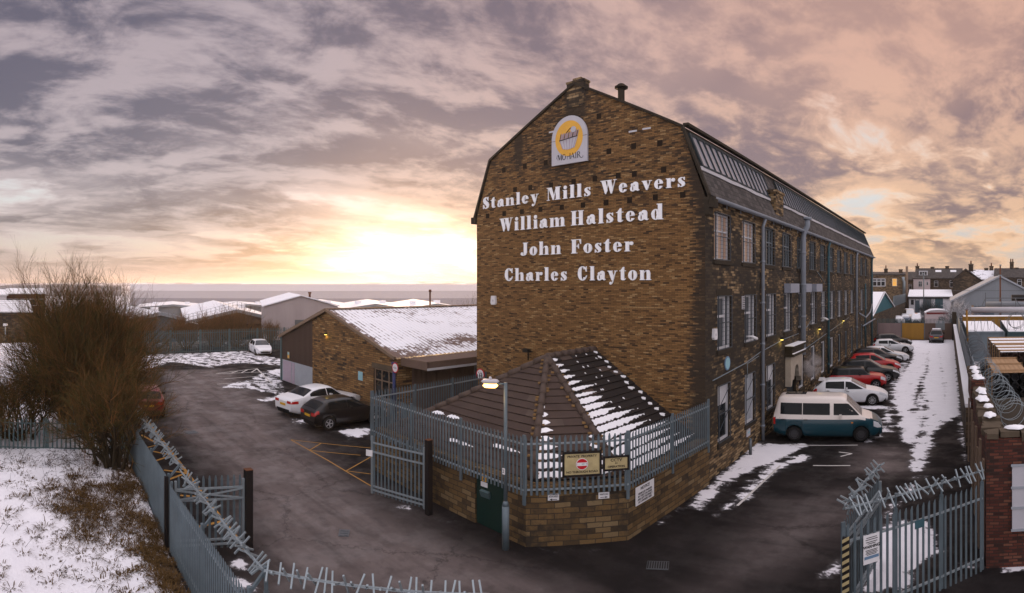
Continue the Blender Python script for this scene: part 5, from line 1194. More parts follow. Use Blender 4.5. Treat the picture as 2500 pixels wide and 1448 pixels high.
boxy(2310, 744, 2.2, 4.6, 1.9, 92, 'snowy_van', 'white van with rear windows parked before the grey steel warehouse', 'van', 'paint_white', [])
# horsebox-like box van with a red band
d = (H - 2.75) * F / (757 - HY); p = az(2288); bx = thing('box_van', 'pale box van with dark red band and snowy roof behind the boarded gates', 'van', (d * math.sin(p), d * math.cos(p), 0), R(4), YD)
b = MB(); b.prism([(-2.15, -2.6, .5), (2.15, -2.6, .5), (2.15, -2.6, 2.35), (1.2, -2.6, 2.72), (0, -2.6, 2.8), (-1.2, -2.6, 2.72), (-2.15, -2.6, 2.35)], (0, 5.2, 0)); b.build('body', 'render_pink', bx, world=False)
b = MB(); b.bb(-1.9, 1.9, -2.63, -2.601, 2.15, 2.45); b.build('band', 'paint_darkred', bx, world=False)
b = MB(); b.prism([(-2.2, -2.7, 2.38), (-1.2, -2.7, 2.75), (0, -2.7, 2.83), (1.2, -2.7, 2.75), (2.2, -2.7, 2.38), (1.2, -2.7, 2.85), (0, -2.7, 2.93), (-1.2, -2.7, 2.85)], (0, 5.4, 0)); b.build('roof_snow', 'snow', bx, world=False)
b = MB(); b.bb(.1, 1.3, -2.62, -2.601, 1.1, 1.75); b.build('window', 'car_glass_sky_pale', bx, world=False)
for xx in (-1.7, 1.7):
    tm, rm = wheel_mesh(.36, 0); tm.v = [(v[1] + xx, v[0] - 1.6, v[2] + .36) for v in tm.v]; tm.build('wheel', 'tyre', bx, world=False)
# ------------------------------------------------------------------ low shed with corrugated roof
shed = thing('brown_shed', 'low brown stone shed with snowy corrugated roof and dark clad left half', 'shed', (-32, 20, 0))
YS = 17.4; EZ, AZ_ = 3.17, 5.4; XA = -32.0; xl, xr = -39.2, -24.5; xc = -34.2; YB = 58
def sz(x): return AZ_ - (AZ_ - EZ) * abs(x - XA) / 7.35
b = MB(); MSH = frameM((0, YS, 0), (1, 0, 0), (0, 0, 1)); wx0, wx1, wz0, wz1 = -26.75, -24.62, .85, 2.45
wall_holes(b, MSH, -34.2, xr, 0, EZ - .02, [(wx0, wx1, wz0, wz1)], .2, 0, 1)
b.poly([(xc, YS, EZ - .02), (xr, YS, EZ - .02), (XA, YS, AZ_), (xc, YS, sz(xc))])
b.quad((xr, YS, 0), (xr, YB, 0), (xr, YB, EZ), (xr, YS, EZ)); b.build('wall', ['shed_stone', 'dark_stone'], shed)
b = MB(); b.bb(wx0 - .15, wx1 + .1, YS - .03, YS + .05, wz1 + .003, wz1 + .28); b.build('lintel', 'coping_stone', shed)
b = MB()
n = 12
for i in range(26):      # ribbed cladding sheet
    x0, x1 = xl + (xc - xl) * i / 26, xl + (xc - xl) * (i + 1) / 26; xm = (x0 + x1) / 2
    b.quad((x0, YS, 1.55), (xm, YS - .035, 1.55), (xm, YS - .035, sz(xm)), (x0, YS, sz(x0))); b.quad((xm, YS - .035, 1.55), (x1, YS, 1.55), (x1, YS, sz(x1)), (xm, YS - .035, sz(xm)))
b.build('cladding', 'cladding_dark', shed)
b = MB(); b.bb(xl, xc, YS - .01, YS + .1, 0, 1.56); b.build('plinth_panel', 'board_grey', shed)
b = MB(); b.bb(-37.35, -36.95, YS - .03, YS - .012, 0, 1.5); b.bb(-38.9, -37.5, YS - .03, YS - .012, .02, 1.5); b.build('door', 'sign_mauve', shed)
b = MB(); b.bb(xl - .1, xl + .1, YS - .1, YS + .06, 0, EZ); b.build('corner_trim', 'galv_dark', shed)
b = MB()
w_ = MB()
for k in (0, .33, .66, 1): x = wx0 + .05 + (wx1 - wx0 - .1) * k; w_.bb(x - .035, x + .035, YS + .06, YS + .1, wz0, wz1)
for k in (0, .62, 1): z = wz0 + .04 + (wz1 - wz0 - .08) * k; w_.bb(wx0, wx1, YS + .057, YS + .097, z - .03, z + .03)
wo = w_.build('window', 'timber_old', shed); w_ = MB(); w_.bb(wx0, wx1, YS + .12, YS + .13, wz0, wz1); w_.build('pane', 'glass_dark', wo)
def corrugated(b, x0, z0, x1, z1, y0, y1, pitch=.30, amp=.035, lift=.05):
    """sheeting with ribs running down the slope"""
    n = int((y1 - y0) / pitch) * 2; nr = Vector((-(z1 - z0), 0, x1 - x0)).normalized()
    if nr.z < 0: nr = -nr
    A0, A1 = Vector((x0, 0, z0)), Vector((x1, 0, z1)); rows = []
    for i in range(n + 1):
        y = y0 + (y1 - y0) * i / n; o = nr * (lift + (amp if i % 2 else 0)); rows.append((A0 + o + Vector((0, y, 0)), A1 + o + Vector((0, y, 0))))
    vs = [p for r in rows for p in r]
    b.add(vs, [(2 * i, 2 * i + 1, 2 * i + 3, 2 * i + 2) for i in range(n)], 0)
def snowy_sheet(name, base, amount, sc=1.0, yk=1.0, edge=None):
    """roof sheet under a thin uneven cover of snow, scoured off the ribs"""
    m, nt = new_mat(name); tc = nd(nt, 'TexCoord'); oc = tc.outputs['Object']
    n1 = noise(nt, vmap(nt, oc, scale=(.7 * sc, .35 * sc, 1)), 0.8, 6, 0.6); n2 = noise(nt, oc, 3.0, 5, 0.7)
    k = math_(nt, 'ADD', math_(nt, 'MULTIPLY', n1, 0.6), math_(nt, 'MULTIPLY', n2, 0.4))
    if edge: k = math_(nt, 'ADD', k, edge(nt, oc))
    g = nd(nt, 'NewGeometry'); pn = math_(nt, 'MULTIPLY', math_(nt, 'SUBTRACT', dot(nt, g.outputs['Normal'], (0, 1, 0)), 0.0), -0.16)
    k = math_(nt, 'ADD', k, pn)
    msk = sstep(nt, k, 0.62 - amount * .35, 0.70 - amount * .35)
    c = mixc(nt, msk, mixc(nt, n2, tuple(x * .6 for x in base), base), (0.78, 0.78, 0.82))
    out(nt, nd(nt, 'BsdfPrincipled', {'Base Color': c, 'Roughness': 0.75, 'Normal': bump(nt, msk, 0.4, 0.03)}))
snowy_sheet('shed_sheet', (0.16, 0.10, 0.08), 0.60, edge=lambda nt, oc: math_(nt, 'ADD', sstep(nt, nd(nt, 'SeparateXYZ', {0: oc}).outputs[1], 17.2, 18.0, -0.14, 0.0), sstep(nt, nd(nt, 'SeparateXYZ', {0: oc}).outputs[0], -27.5, -24.5, 0.0, -0.06)))
b = MB(); corrugated(b, xr - .0, EZ, XA, AZ_, YS - .25, YB); b.build('roof', 'shed_sheet', shed)
b = MB(); corrugated(b, xl, EZ, XA, AZ_, YS - .25, YB); b.build('roof', 'shed_sheet', shed)
b = MB(); b.beam((XA, YS - .2, AZ_ + .07), (xr + .05, YS - .2, EZ + .06), .12, .16); b.beam((XA, YS - .2, AZ_ + .07), (xl - .1, YS - .2, EZ + .05), .12, .2); b.beam((XA, YS - .2, AZ_ + .12), (XA, YB, AZ_ + .12), .3, .08); b.build('verge_board', 'timber_old', shed)
b = MB(); b.tube([(xr - .12, YS - .12, 0), (xr - .12, YS - .12, 2.85)], .08, 10); b.tube([(xr - .12, YS - .12, 2.8), (xr - .12, YS - .12, 3.0)], [.1, .16], 10); b.build('drainpipe', 'pipe_blue', shed)
# lean-to canopy between shed and mill
cp = thing('loading_canopy', 'brown loading canopy with deep fascia between shed and mill', 'canopy', (-23, 22, 0))
b = MB(); b.quad((xr + .02, YS + .3, EZ + .0), (-22.3, YS + .3, EZ + .02), (-22.3, 40, EZ + .02), (xr + .02, 40, EZ + .0)); b.build('canopy_roof', 'brown_board', cp)
b = MB(); b.bb(-22.36, -22.26, YS + .25, 40, EZ - .38, EZ + .06); b.bb(xr + .02, -22.26, YS + .2, YS + .3, EZ - .36, EZ + .06); b.build('fascia', 'brown_board', cp)
b = MB(); b.bb(-22.25, -22.23, YS + .2, 40, EZ - .38, EZ - .26); b.build('fascia_edge', 'board_pale', cp)
b = MB(); 
for i in range(60): y = YS + .9 + i * .35; b.quad((xr + .06, y, 0), (xr + .11, y + .17, 0), (xr + .11, y + .17, EZ - .1), (xr + .06, y, EZ - .1)); b.quad((xr + .11, y + .17, 0), (xr + .06, y + .35, 0), (xr + .06, y + .35, EZ - .1), (xr + .11, y + .17, EZ - .1))
b.build('shutter', 'brown_board', cp)
b = MB(); b.bb(-22.5, -22.36, 21, 21.14, 0, EZ - .05); b.bb(-22.5, -22.36, 28, 28.14, 0, EZ - .05); b.build('canopy_post', 'steel_dull', cp)

# ------------------------------------------------------------------ far boundary of the left yard
palisade('palisade_fence', 'long grey palisade fence along the far side of the left yard', 'fence', [(-57.6, 3.6), (-57.9, 26), (-58.2, 44)], 0, 2.4, 'galv_dark', side=-1, spacing=.19, bay=3.0)
palisade('palisade_fence', 'dark fence hidden by bushes at the yard edge beyond the red car', 'fence', [(-22.6, 3.35), (-57.6, 3.45)], 0, 2.0, 'galv_dark', side=1, spacing=.21, bay=3.0)
pn = thing('utility_cabinet', 'dark brown metal cabinet with snowy top behind the bush at the far fence', 'cabinet', (-54.5, 6.0, 0))
b = MB(); b.bb(-56, -53.2, 4.2, 5.8, 0, 2.0); b.build('body', 'brown_board', pn); b = MB(); b.bb(-56.05, -53.15, 4.15, 5.85, 2.0, 2.1); b.build('roof_snow', 'snow', pn)
# pale corrugated warehouse behind the white car
def box_hall(name, label, c, ux, W_, D_, zE, zA, wall, roofm, ridge=True, zb=-7, cat='warehouse'):
    """hall with a gable front of width W_ along unit vector ux, depth D_ away from the camera"""
    t = thing(name, label, cat, (c[0], c[1], max(zb, -7))); ux = Vector((*ux, 0)).normalized(); uy = Vector((-ux.y, ux.x, 0)); o = Vector((c[0], c[1], 0))
    P = lambda a, d, z: o + ux * a + uy * d + Vector((0, 0, z))
    b = MB(); h = W_ / 2
    b.poly([P(-h, 0, zb), P(h, 0, zb), P(h, 0, zE), P(0, 0, zA), P(-h, 0, zE)]); b.poly([P(h, D_, zb), P(-h, D_, zb), P(-h, D_, zE), P(0, D_, zA), P(h, D_, zE)])
    b.quad(P(-h, D_, zb), P(-h, 0, zb), P(-h, 0, zE), P(-h, D_, zE)); b.quad(P(h, 0, zb), P(h, D_, zb), P(h, D_, zE), P(h, 0, zE)); 
    m = int(W_ / .6)
    for i in range(m): a = -h + W_ * (i + .5) / m; zt = zE + (zA - zE) * (1 - abs(a) / h) - .03; b.beam(P(a, -.0, zb), P(a, -.0, zt), .18, .06, 0, up=uy)
    b.build('wall', wall, t)
    b = MB(); e = .25
    for s in (-1, 1):
        A_ = [P(s * (h + e), -e, zE - .03), P(s * (h + e), D_ + e, zE - .03), P(0, D_ + e, zA + .06), P(0, -e, zA + .06)]; b.prism(A_, (0, 0, .14))
    b.build('roof', roofm, t); return t, P
snowy_sheet('hall_sheet', (0.20, 0.19, 0.20), 0.85, 0.3)
p = at(735, 760, 74)
t, P = box_hall('metal_warehouse', 'pale corrugated warehouse with shutter between the white car and brown shed', (p.x, p.y), (.36, .93), 9.5, 26, 4.3, 5.6, 'cladding_pale', 'hall_sheet', zb=-3)
b = MB(); b.prism([P(-.8, -.12, -3), P(2.6, -.12, -3), P(2.6, -.12, 2.6), P(-.8, -.12, 2.6)], P(0, .05, 0) - P(0, 0, 0)); b.build('shutter', 'steel_dull', t)
b = MB(); b.tube([P(1.6, 5, 4.8), P(1.6, 5, 6.0)], .16, 8); b.tube([P(1.6, 5, 5.9), P(1.6, 5, 6.1)], .24, 8); b.build('flue', 'rust', t)
# long low white roofs in the dip beyond
def low_roof(label, px0, px1, d, spans, zE, zA, wall='cladding_slate', depth=45, zb=-8, dark=None):
    a, c = at(px0, HY, d), at(px1, HY, d * 1.02); ux = (c - a); W_ = ux.xy.length; mid = (a + c) / 2
    t = thing('distribution_hall', label, 'warehouse', (mid.x, mid.y, -7)); ux = Vector((ux.x, ux.y, 0)).normalized(); uy = Vector((-ux.y, ux.x, 0)); o = Vector((a.x, a.y, 0))
    P = lambda s, dd, z: o + ux * s + uy * dd + Vector((0, 0, z))
    b = MB(); r = MB(); f = MB(); w = W_ / spans
    for i in range(spans):
        s0, s1, sm = i * w, (i + 1) * w, (i + .5) * w
        b.poly([P(s0, 0, zb), P(s1, 0, zb), P(s1, 0, zE), P(sm, 0, zA), P(s0, 0, zE)])
        r.prism([P(s0, -.5, zE), P(s0, depth, zE), P(sm, depth, zA), P(sm, -.5, zA)], (0, 0, .2)); r.prism([P(sm, -.5, zA), P(sm, depth, zA), P(s1, depth, zE), P(s1, -.5, zE)], (0, 0, .2))
        f.beam(P(s0, -.6, zE - .1), P(sm, -.6, zA - .1), .3, .55); f.beam(P(sm, -.6, zA - .1), P(s1, -.6, zE - .1), .3, .55)
        for q in (.25, .7): v = P(s0 + w * q, depth * .4, zE + (zA - zE) * (1 - abs(q - .5) * 2) + .5); r.box(v, (1.2, 1.2, .7), 0)
    b.quad(P(0, depth, zb), P(0, 0, zb), P(0, 0, zE), P(0, depth, zE)); b.quad(P(W_, 0, zb), P(W_, depth, zb), P(W_, depth, zE), P(W_, 0, zE))
    b.build('wall', wall, t); r.build('roof', 'hall_sheet', t); f.build('fascia', 'cladding_grey', t)
    if dark:
        b = MB(); b.prism([P(dark[0] * W_, -.15, zb), P(dark[1] * W_, -.15, zb), P(dark[1] * W_, -.15, zE - .3), P(dark[0] * W_, -.15, zE - .3)], uy * .05); b.build('doorway', 'dark_interior', t)
    return t, P, W_
t, P, W_ = low_roof('wide low warehouse with white snowy roof and dark open front beyond the far fence', 450, 705, 100, 1, .6, 2.7, 'brown_board', 60, dark=(.35, 1.0))
b = MB()
for i in range(24): v0 = P(W_ * i / 24, -.3, .8 + 2.4 * (1 - abs(i / 12 - 1))); b.beam(v0, v0 + Vector((0, 0, 1.0)), .05, .05)
for k in (.5, 1.0): b.beam(P(0, -.3, .8 + k), P(W_ / 2, -.3, 3.2 + k), .04, .04); b.beam(P(W_ / 2, -.3, 3.2 + k), P(W_, -.3, .8 + k), .04, .04)
b.build('roof_railing', 'steel_dull', t)
low_roof('slate blue clad warehouse with flat snowy roof right of the big bush', 325, 452, 92, 1, 1.6, 2.6, 'cladding_slate', 30)
low_roof('second row of low white snowy roofs seen over the brown shed', 690, 1140, 125, 3, 1.9, 2.9, 'cladding_pale', 40)
low_roof('white low-pitched snowy roof behind the open-fronted warehouse', 330, 700, 158, 2, 0.8, 1.7, 'cladding_grey', 30)
# giant banded shed on the skyline
t = thing('banded_warehouse', 'giant distant warehouse clad in pale to slate horizontal bands along the skyline', 'warehouse', (*at(750, HY, 300).xy, -7))
a, c = at(318, HY, 300), at(1250, HY, 300); ux = Vector((c.x - a.x, c.y - a.y, 0)); uy = Vector((-ux.y, ux.x, 0)).normalized()
a2, c2 = a + uy * 0, c
N = 24
def ring(d, z, i): q = at(318 + (1250 - 318) * i / N, HY, d); return Vector((q.x, q.y, z))
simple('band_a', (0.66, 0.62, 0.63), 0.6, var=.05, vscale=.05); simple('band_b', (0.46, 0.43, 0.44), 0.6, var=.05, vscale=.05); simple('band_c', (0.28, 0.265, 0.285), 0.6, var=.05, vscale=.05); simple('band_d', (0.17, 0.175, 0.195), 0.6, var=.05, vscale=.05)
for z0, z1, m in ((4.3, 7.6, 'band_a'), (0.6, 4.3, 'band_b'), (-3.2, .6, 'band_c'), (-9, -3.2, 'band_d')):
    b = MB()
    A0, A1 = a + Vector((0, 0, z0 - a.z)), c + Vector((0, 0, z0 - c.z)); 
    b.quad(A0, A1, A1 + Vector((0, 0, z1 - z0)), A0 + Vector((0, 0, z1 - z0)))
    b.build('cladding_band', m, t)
b = MB(); A0, A1 = a + Vector((0, 0, 7.62 - a.z)), c + Vector((0, 0, 7.62 - c.z)); b.quad(A0, A1, A1 + uy * 90, A0 + uy * 90); b.quad(A0 + uy * 90, A1 + uy * 90, A1 + uy * 90 - Vector((0, 0, 16)), A0 + uy * 90 - Vector((0, 0, 16))); b.build('roof', 'hall_sheet', t)
# hills on the skyline
def hills(r0, top, a0, a1, mat, seed, zb=-30):
    b = MB(); n = 160; vs = []; fs = []
    for i in range(n + 1):
        an = a0 + (a1 - a0) * i / n; hgt = top * (.55 + .45 * mn.noise(Vector((an * 5 + seed, 0, 0))) + .2 * mn.noise(Vector((an * 17 + seed, 3, 0))))
        for k, (rr_, zz) in enumerate(((0, 0), (.12, .55), (.3, .9), (.5, 1.0), (.9, .5))):
            r_ = r0 * (1 + rr_); w = 1 + .12 * mn.noise(Vector((an * 30, k * 3.1, seed))); vs.append((r_ * math.sin(an), r_ * math.cos(an), zb + (hgt - zb) * zz * w if k else zb))
    for i in range(n):
        for k in range(4): q = i * 5 + k; fs.append((q, q + 5, q + 6, q + 1))
    b.add(vs, fs, 0, True); o = b.build('hills', mat); tag(o, kind='structure')
def hill_mat(name, a, c, s):
    m, nt = new_mat(name); oc = nd(nt, 'TexCoord').outputs['Object']; n = noise(nt, vmap(nt, oc, scale=(1, 1, 6)), s, 8, 0.7, .5)
    out(nt, nd(nt, 'BsdfPrincipled', {'Base Color': mixc(nt, sstep(nt, n, .44, .56), a, c), 'Roughness': .95, 'Specular IOR Level': 0.0}))
hill_mat('hill_far', (0.30, 0.27, 0.30), (0.84, 0.82, 0.84), .012); hill_mat('hill_near', (0.10, 0.115, 0.14), (0.22, 0.22, 0.25), .018)
hills(1400, 29, R(-112), R(-44), 'hill_far', 1.0, -12); hills(700, 12, R(-112), R(-82), 'hill_near', 6.3, -12)
hills(1800, 11, R(-46), R(14), 'hill_far', 9.0, -12)
# brick blocks at the left edge
def block(label, px0, px1, d, z0, z1, wall, roofz=.35, depth=12, wins=0, name='brick_building', cat='building', stripes=0):
    a, c = at(px0, HY, d), at(px1, HY, d); ux = Vector((c.x - a.x, c.y - a.y, 0)); W_ = ux.length; ux.normalize(); uy = Vector((-ux.y, ux.x, 0)); o = Vector((a.x, a.y, 0))
    t = thing(name, label, cat, (a.x, a.y, z0)); P = lambda s, dd, z: o + ux * s + uy * dd + Vector((0, 0, z))
    b = MB(); b.prism([P(0, 0, z0), P(W_, 0, z0), P(W_, 0, z1), P(0, 0, z1)], uy * depth); b.build('wall', wall, t)
    b = MB()
    if stripes:
        n = stripes
        for i in range(n): s = i / n; b.prism([P(-.3, -.4 + depth * s, z1 + 1.3 * s), P(W_ + .3, -.4 + depth * s, z1 + 1.3 * s), P(W_ + .3, -.4 + depth * (s + .6 / n), z1 + 1.3 * (s + .6 / n)), P(-.3, -.4 + depth * (s + .6 / n), z1 + 1.3 * (s + .6 / n))], (0, 0, .25))
        q = MB(); q.prism([P(-.3, -.5, z1), P(W_ + .3, -.5, z1), P(W_ + .3, depth, z1 + 1.33), P(-.3, depth, z1 + 1.33)], (0, 0, -.2)); q.build('roof', 'slate', t); b.build('roof_snow', 'snow', t)
    else:
        b.prism([P(-.3, -.4, z1), P(W_ + .3, -.4, z1), P(W_ + .3, depth, z1 + roofz * 5), P(-.3, depth, z1 + roofz * 5)], (0, 0, .2)); b.build('roof', 'snow', t)
    for i in range(wins):
        s = W_ * (i + .5) / wins; b = MB(); b.prism([P(s - .7, -.06, z1 - 2.2), P(s + .7, -.06, z1 - 2.2), P(s + .7, -.06, z1 - .9), P(s - .7, -.06, z1 - .9)], uy * .04); w = b.build('window', 'white_frame', t)
        b = MB(); b.prism([P(s - .6, -.08, z1 - 2.1), P(s + .6, -.08, z1 - 2.1), P(s + .6, -.08, z1 - 1.0), P(s - .6, -.08, z1 - 1.0)], uy * .018); b.build('pane', 'glass_dark', w)
    return t, P
block('dark red brick block with thick snow on its roof at the far left', 14, 110, 108, -7, 5.4, 'red_brick', .17, wins=5)
block('pale rendered block at the far left edge of the view', -60, 16, 104, -7, 5.2, 'render_white', .17, wins=3)
block('low dark hall with stripes of snow across its slate roof at far left', -60, 75, 84, -7, 3.1, 'house_stone_dark', stripes=6)
def post_lamp(label, px, ptop, pbot, d, r=.07, double=False):
    p = at(px, pbot, d); q = at(px, ptop, d); t = thing('street_lamp', label, 'street lamp', tuple(p))
    b = MB(); b.tube([p, q], r, 8); b.build('post', 'galv_light', t); b = MB()
    if double:
        for s in (-1, 1): b.beam(q, q + Vector((.35 * s, .9 * s, .25)), .14, .1)
    else: b.box(q, (.8, .5, .25))
    b.build('lamp_head', 'sign_white', t)
post_lamp('thin lamp post with flat head among the dark blocks at the far left', 13, 793, 822, 72)
post_lamp('twin-headed lamp post above the far palisade fence', 484, 791, 870, 72, .08, True)
p = at(1050, 748, 74); t = thing('flue_pole', 'thin rusty flue pole rising behind the shed roof beside the gable', 'flue', tuple(p)); MB().tube([at(1050, 765, 74), at(1050, 712, 74)], .11, 8).build('pipe', 'rust', t); MB().tube([at(1050, 713, 74), at(1050, 707, 74)], [.2, .16], 8).build('cap', 'rust', t)
# ------------------------------------------------------------------ end of the lane: boarded gates
def board_gate(label, px0, px1, mat, Y=74.0, zt=2.15, slats=False):
    a, c = onY(px0, 800, Y).x, onY(px1, 800, Y).x; t = thing('boarded_gate', label, 'gate', ((a + c) / 2, Y, 0), 0)
    b = MB(); b.bb(a + .02, c - .02, Y, Y + .05, .06, zt); b.build('board', mat, t)
    b = MB(); n = int((c - a) / .17)
    for i in range(n): pale(b, Vector((a + (c - a) * (i + .5) / n, Y + .12, 0)), Vector((1, 0, 0)), Vector((0, -1, 0)), .1, 2.75)
    b.build('pale_panel', 'galv_dark', t)
    b = MB(); b.bb(a - .05, a + .06, Y - .03, Y + .1, 0, 2.5); b.bb(a, c, Y + .14, Y + .19, 1.9, 1.96); b.build('gate_frame', 'steel_dull', t)
    if slats:
        b = MB()
        for i in range(9): b.bb(a + (c - a) * (.38 + .035 * i), a + (c - a) * (.38 + .035 * i) + .09, Y - .02, Y - .003, 1.3, 2.45)
        b.build('pale_repair', 'galv_light', t)
board_gate('mauve boarded gate panel next to the mill at the end of the lane', 2142, 2200, 'mauve_board')
board_gate('ochre yellow boarded gate panel at the end of the lane', 2201, 2256, 'ochre_paint')
board_gate('brown boarded gate panel behind the grey crossover car', 2257, 2329, 'brown_board', slats=True)
# teal gable, wall and fence on the left of the far yard
tg = thing('teal_shed', 'small shed with teal gable and snow-white roof beyond the mill', 'shed', (-10, 84, 0))
Xw = -9.35; y0, y1, ym, zE, zA = 71.5, 99.5, 84.5, 3.3, 5.9
b = MB(); b.prism([(Xw, y0, zE), (Xw, y1, zE), (Xw, ym, zA)], (-.2, 0, 0)); b.build('gable', 'cladding_teal', tg)
b = MB(); b.prism([(Xw + .25, y0 - .8, zE - .12), (Xw + .25, ym, zA + .05), (Xw - 12, ym, zA + .05), (Xw - 12, y0 - .8, zE - .12)], (0, 0, .12)); b.prism([(Xw + .25, y1 + .6, zE - .1), (Xw + .25, ym, zA + .05), (Xw - 12, ym, zA + .05), (Xw - 12, y1 + .6, zE - .1)], (0, 0, .12)); b.build('roof', 'snow', tg)
b = MB(); b.beam((Xw + .12, y0, zE + .08), (Xw + .12, ym, zA + .12), .2, .2); b.beam((Xw + .12, ym, zA + .12), (Xw + .12, y1, zE + .08), .2, .2); b.build('barge_board', 'board_pale', tg)
b = MB(); b.bb(Xw - .35, Xw - .0, 65, 132, 0, 3.28)
wl = tag(b.build('yard_wall', 'house_stone_dark'), 'long dark stone wall running back from the mill under the steel sheet fence', 'wall')
b = MB(); y = 100.0
while y < 130: b.bb(Xw - .1, Xw + .02 + .03 * (int(y * 2) % 2), y, y + .96, 3.3, 5.15); y += 1
tag(b.build('sheet_fence', 'galv'), 'blue grey upright sheet fence on top of the dark stone wall', 'fence')
p = onX(2214, 690, -9.2); b = MB(); b.tube([(-9.2, 130.6, 0), (-9.2, 130.6, at(2214, 650, 130).z)], .28, 8); tag(b.build('wooden_pole', 'timber_old'), 'tall brown pole at the far end of the sheet fence', 'pole')
b = MB(); b.tube([at(2255, 668, 112), at(2255, 762, 112)], .11, 8); pz = thing('lighting_column', 'thin grey column standing in front of the white garage', 'lamp post', tuple(at(2255, 762, 112))); b.build('post', 'galv', pz)
b = MB(); b.box(at(2254, 668, 112), (.25, .9, .12)); b.build('lamp_head', 'galv_light', pz)
# white garage
def facade(name, label, cat, px0, px1, d, z0, zE, wall):
    a, c = at(px0, HY, d), at(px1, HY, d); ux = Vector((c.x - a.x, c.y - a.y, 0)); W_ = ux.length; ux.normalize(); uy = Vector((-ux.y, ux.x, 0)); o = Vector((a.x, a.y, 0))
    t = thing(name, label, cat, (a.x, a.y, z0)); P = lambda s, dd, z: o + ux * s + uy * dd + Vector((0, 0, z)); P.uy = uy
    def S_(px): return (at(px, HY, d) - a).xy.length * (1 if px > px0 else -1)
    def Z(py): return H + (HY - py) / F * d
    return t, P, S_, Z, W_
def panel(P, s0, s1, z0, z1, dd, th, name, mat, par):
    b = MB(); b.prism([P(s0, dd, z0), P(s1, dd, z0), P(s1, dd, z1), P(s0, dd, z1)], P.uy * th); return b.build(name, mat, par)
def sash(P, s0, s1, z0, z1, par, mat='white_frame', gl='glass_dark', dd=0, bars=1, tr=True):
    fw = max(.09, (s1 - s0) * .07); b = MB()
    xs_ = [s0 + (s1 - s0) * k / (bars + 1) for k in range(bars + 2)]
    for k, x in enumerate(xs_): b.prism([P(x - fw / 2, dd - .07, z0), P(x + fw / 2, dd - .07, z0), P(x + fw / 2, dd - .07, z1), P(x - fw / 2, dd - .07, z1)], P.uy * .06)
    for z in [z0, z1] + ([z0 + (z1 - z0) * .68] if tr else []): b.prism([P(s0, dd - .075, z - fw / 2), P(s1, dd - .075, z - fw / 2), P(s1, dd - .075, z + fw / 2), P(s0, dd - .075, z + fw / 2)], P.uy * .066)
    w = b.build('window', mat, par); panel(P, s0, s1, z0, z1, dd - .03, .02, 'pane', gl, w); return w
t, P, S_, Z, W_ = facade('white_garage', 'low white garage with teal doors and deep snowy roof beyond the parked vehicles', 'garage', 2219, 2324, 128, 0, 4.4, 'render_white')
zt = Z(725); panel(P, 0, W_, 0, zt, 0, .3, 'wall', 'render_white', t)
b = MB(); b.prism([P(-.2, -.3, zt), P(W_ + .2, -.3, zt), P(W_ + .2, 9, Z(712.5) + .25), P(-.2, 9, Z(712.5) + .25)], (0, 0, .2)); b.build('roof', 'snow', t)
panel(P, -.2, W_ + .2, zt - .35, zt - .02, -.32, .04, 'fascia', 'trim_black', t)
dd_ = panel(P, S_(2234), S_(2245), 0, Z(730), -.06, .04, 'door', 'cladding_slate', t); panel(P, S_(2235.5), S_(2243.5), Z(733), Z(731), -.09, .02, 'sign_plate', 'sign_white', dd_)
panel(P, S_(2256), S_(2274), 0, Z(728.5), -.06, .04, 'shutter', 'steel_dull', t); panel(P, S_(2283), S_(2302), 0, Z(727), -.06, .04, 'shutter', 'pipe_teal', t); panel(P, S_(2224), S_(2231), Z(744), Z(732), -.06, .04, 'window', 'glass_dark', t)
# stone workshop behind the sheet fence
t, P, S_, Z, W_ = facade('stone_workshop', 'brown stone building with white-framed windows, one glowing amber, beyond the mill', 'building', 2100, 2213, 138, 0, 9, 'house_stone')
panel(P, 0, W_, 0, Z(672), 0, 8, 'wall', 'house_stone', t)
b = MB(); b.prism([P(-.3, -.3, Z(672)), P(W_ + .2, -.3, Z(672)), P(W_ + .2, 8, Z(665)), P(-.3, 8, Z(665))], (0, 0, .3)); b.build('roof', 'slate', t)
sash(P, S_(2130.5), S_(2161), Z(698.5), Z(681), t, bars=2); sash(P, S_(2178.5), S_(2189.5), Z(698.5), Z(680.5), t, bars=0, gl='window_warm')
def chimney(P, s, dd, z0, z1, w, par, pots=1, mat='house_stone_dark'):
    b = MB(); u = P(1, 0, 0) - P(0, 0, 0); o = P(s, dd, 0); M = Matrix.Rotation(math.atan2(u.y, u.x), 3, 'Z')
    b.box(o + Vector((0, 0, (z0 + z1) / 2)), (w, w * .8, z1 - z0), 0, 0, M); b.box(o + Vector((0, 0, z1 + .1)), (w * 1.15, w * .95, .2), 0, 0, M); c = b.build('chimney', mat, par)
    for k in range(pots):
        x = o + u * ((k - (pots - 1) / 2) * w * .5); q = MB(); q.tube([x + Vector((0, 0, z1 + .2)), x + Vector((0, 0, z1 + 1.0))], [w * .17, w * .14], 8); q.build('chimney_pot', 'rust', c)
chimney(P, S_(2163), 3.5, Z(668), Z(657), .9, t, 1); chimney(P, S_(2200), 3.5, Z(668), Z(658.5), .9, t, 0)
b = MB(); b.tube([P(S_(2207), -.5, Z(725)), P(S_(2207), -.5, Z(688)), P(S_(2205), -.5, Z(684)), P(S_(2205), -.5, Z(676))], .35, 8); b.build('flue', 'galv_light', t)
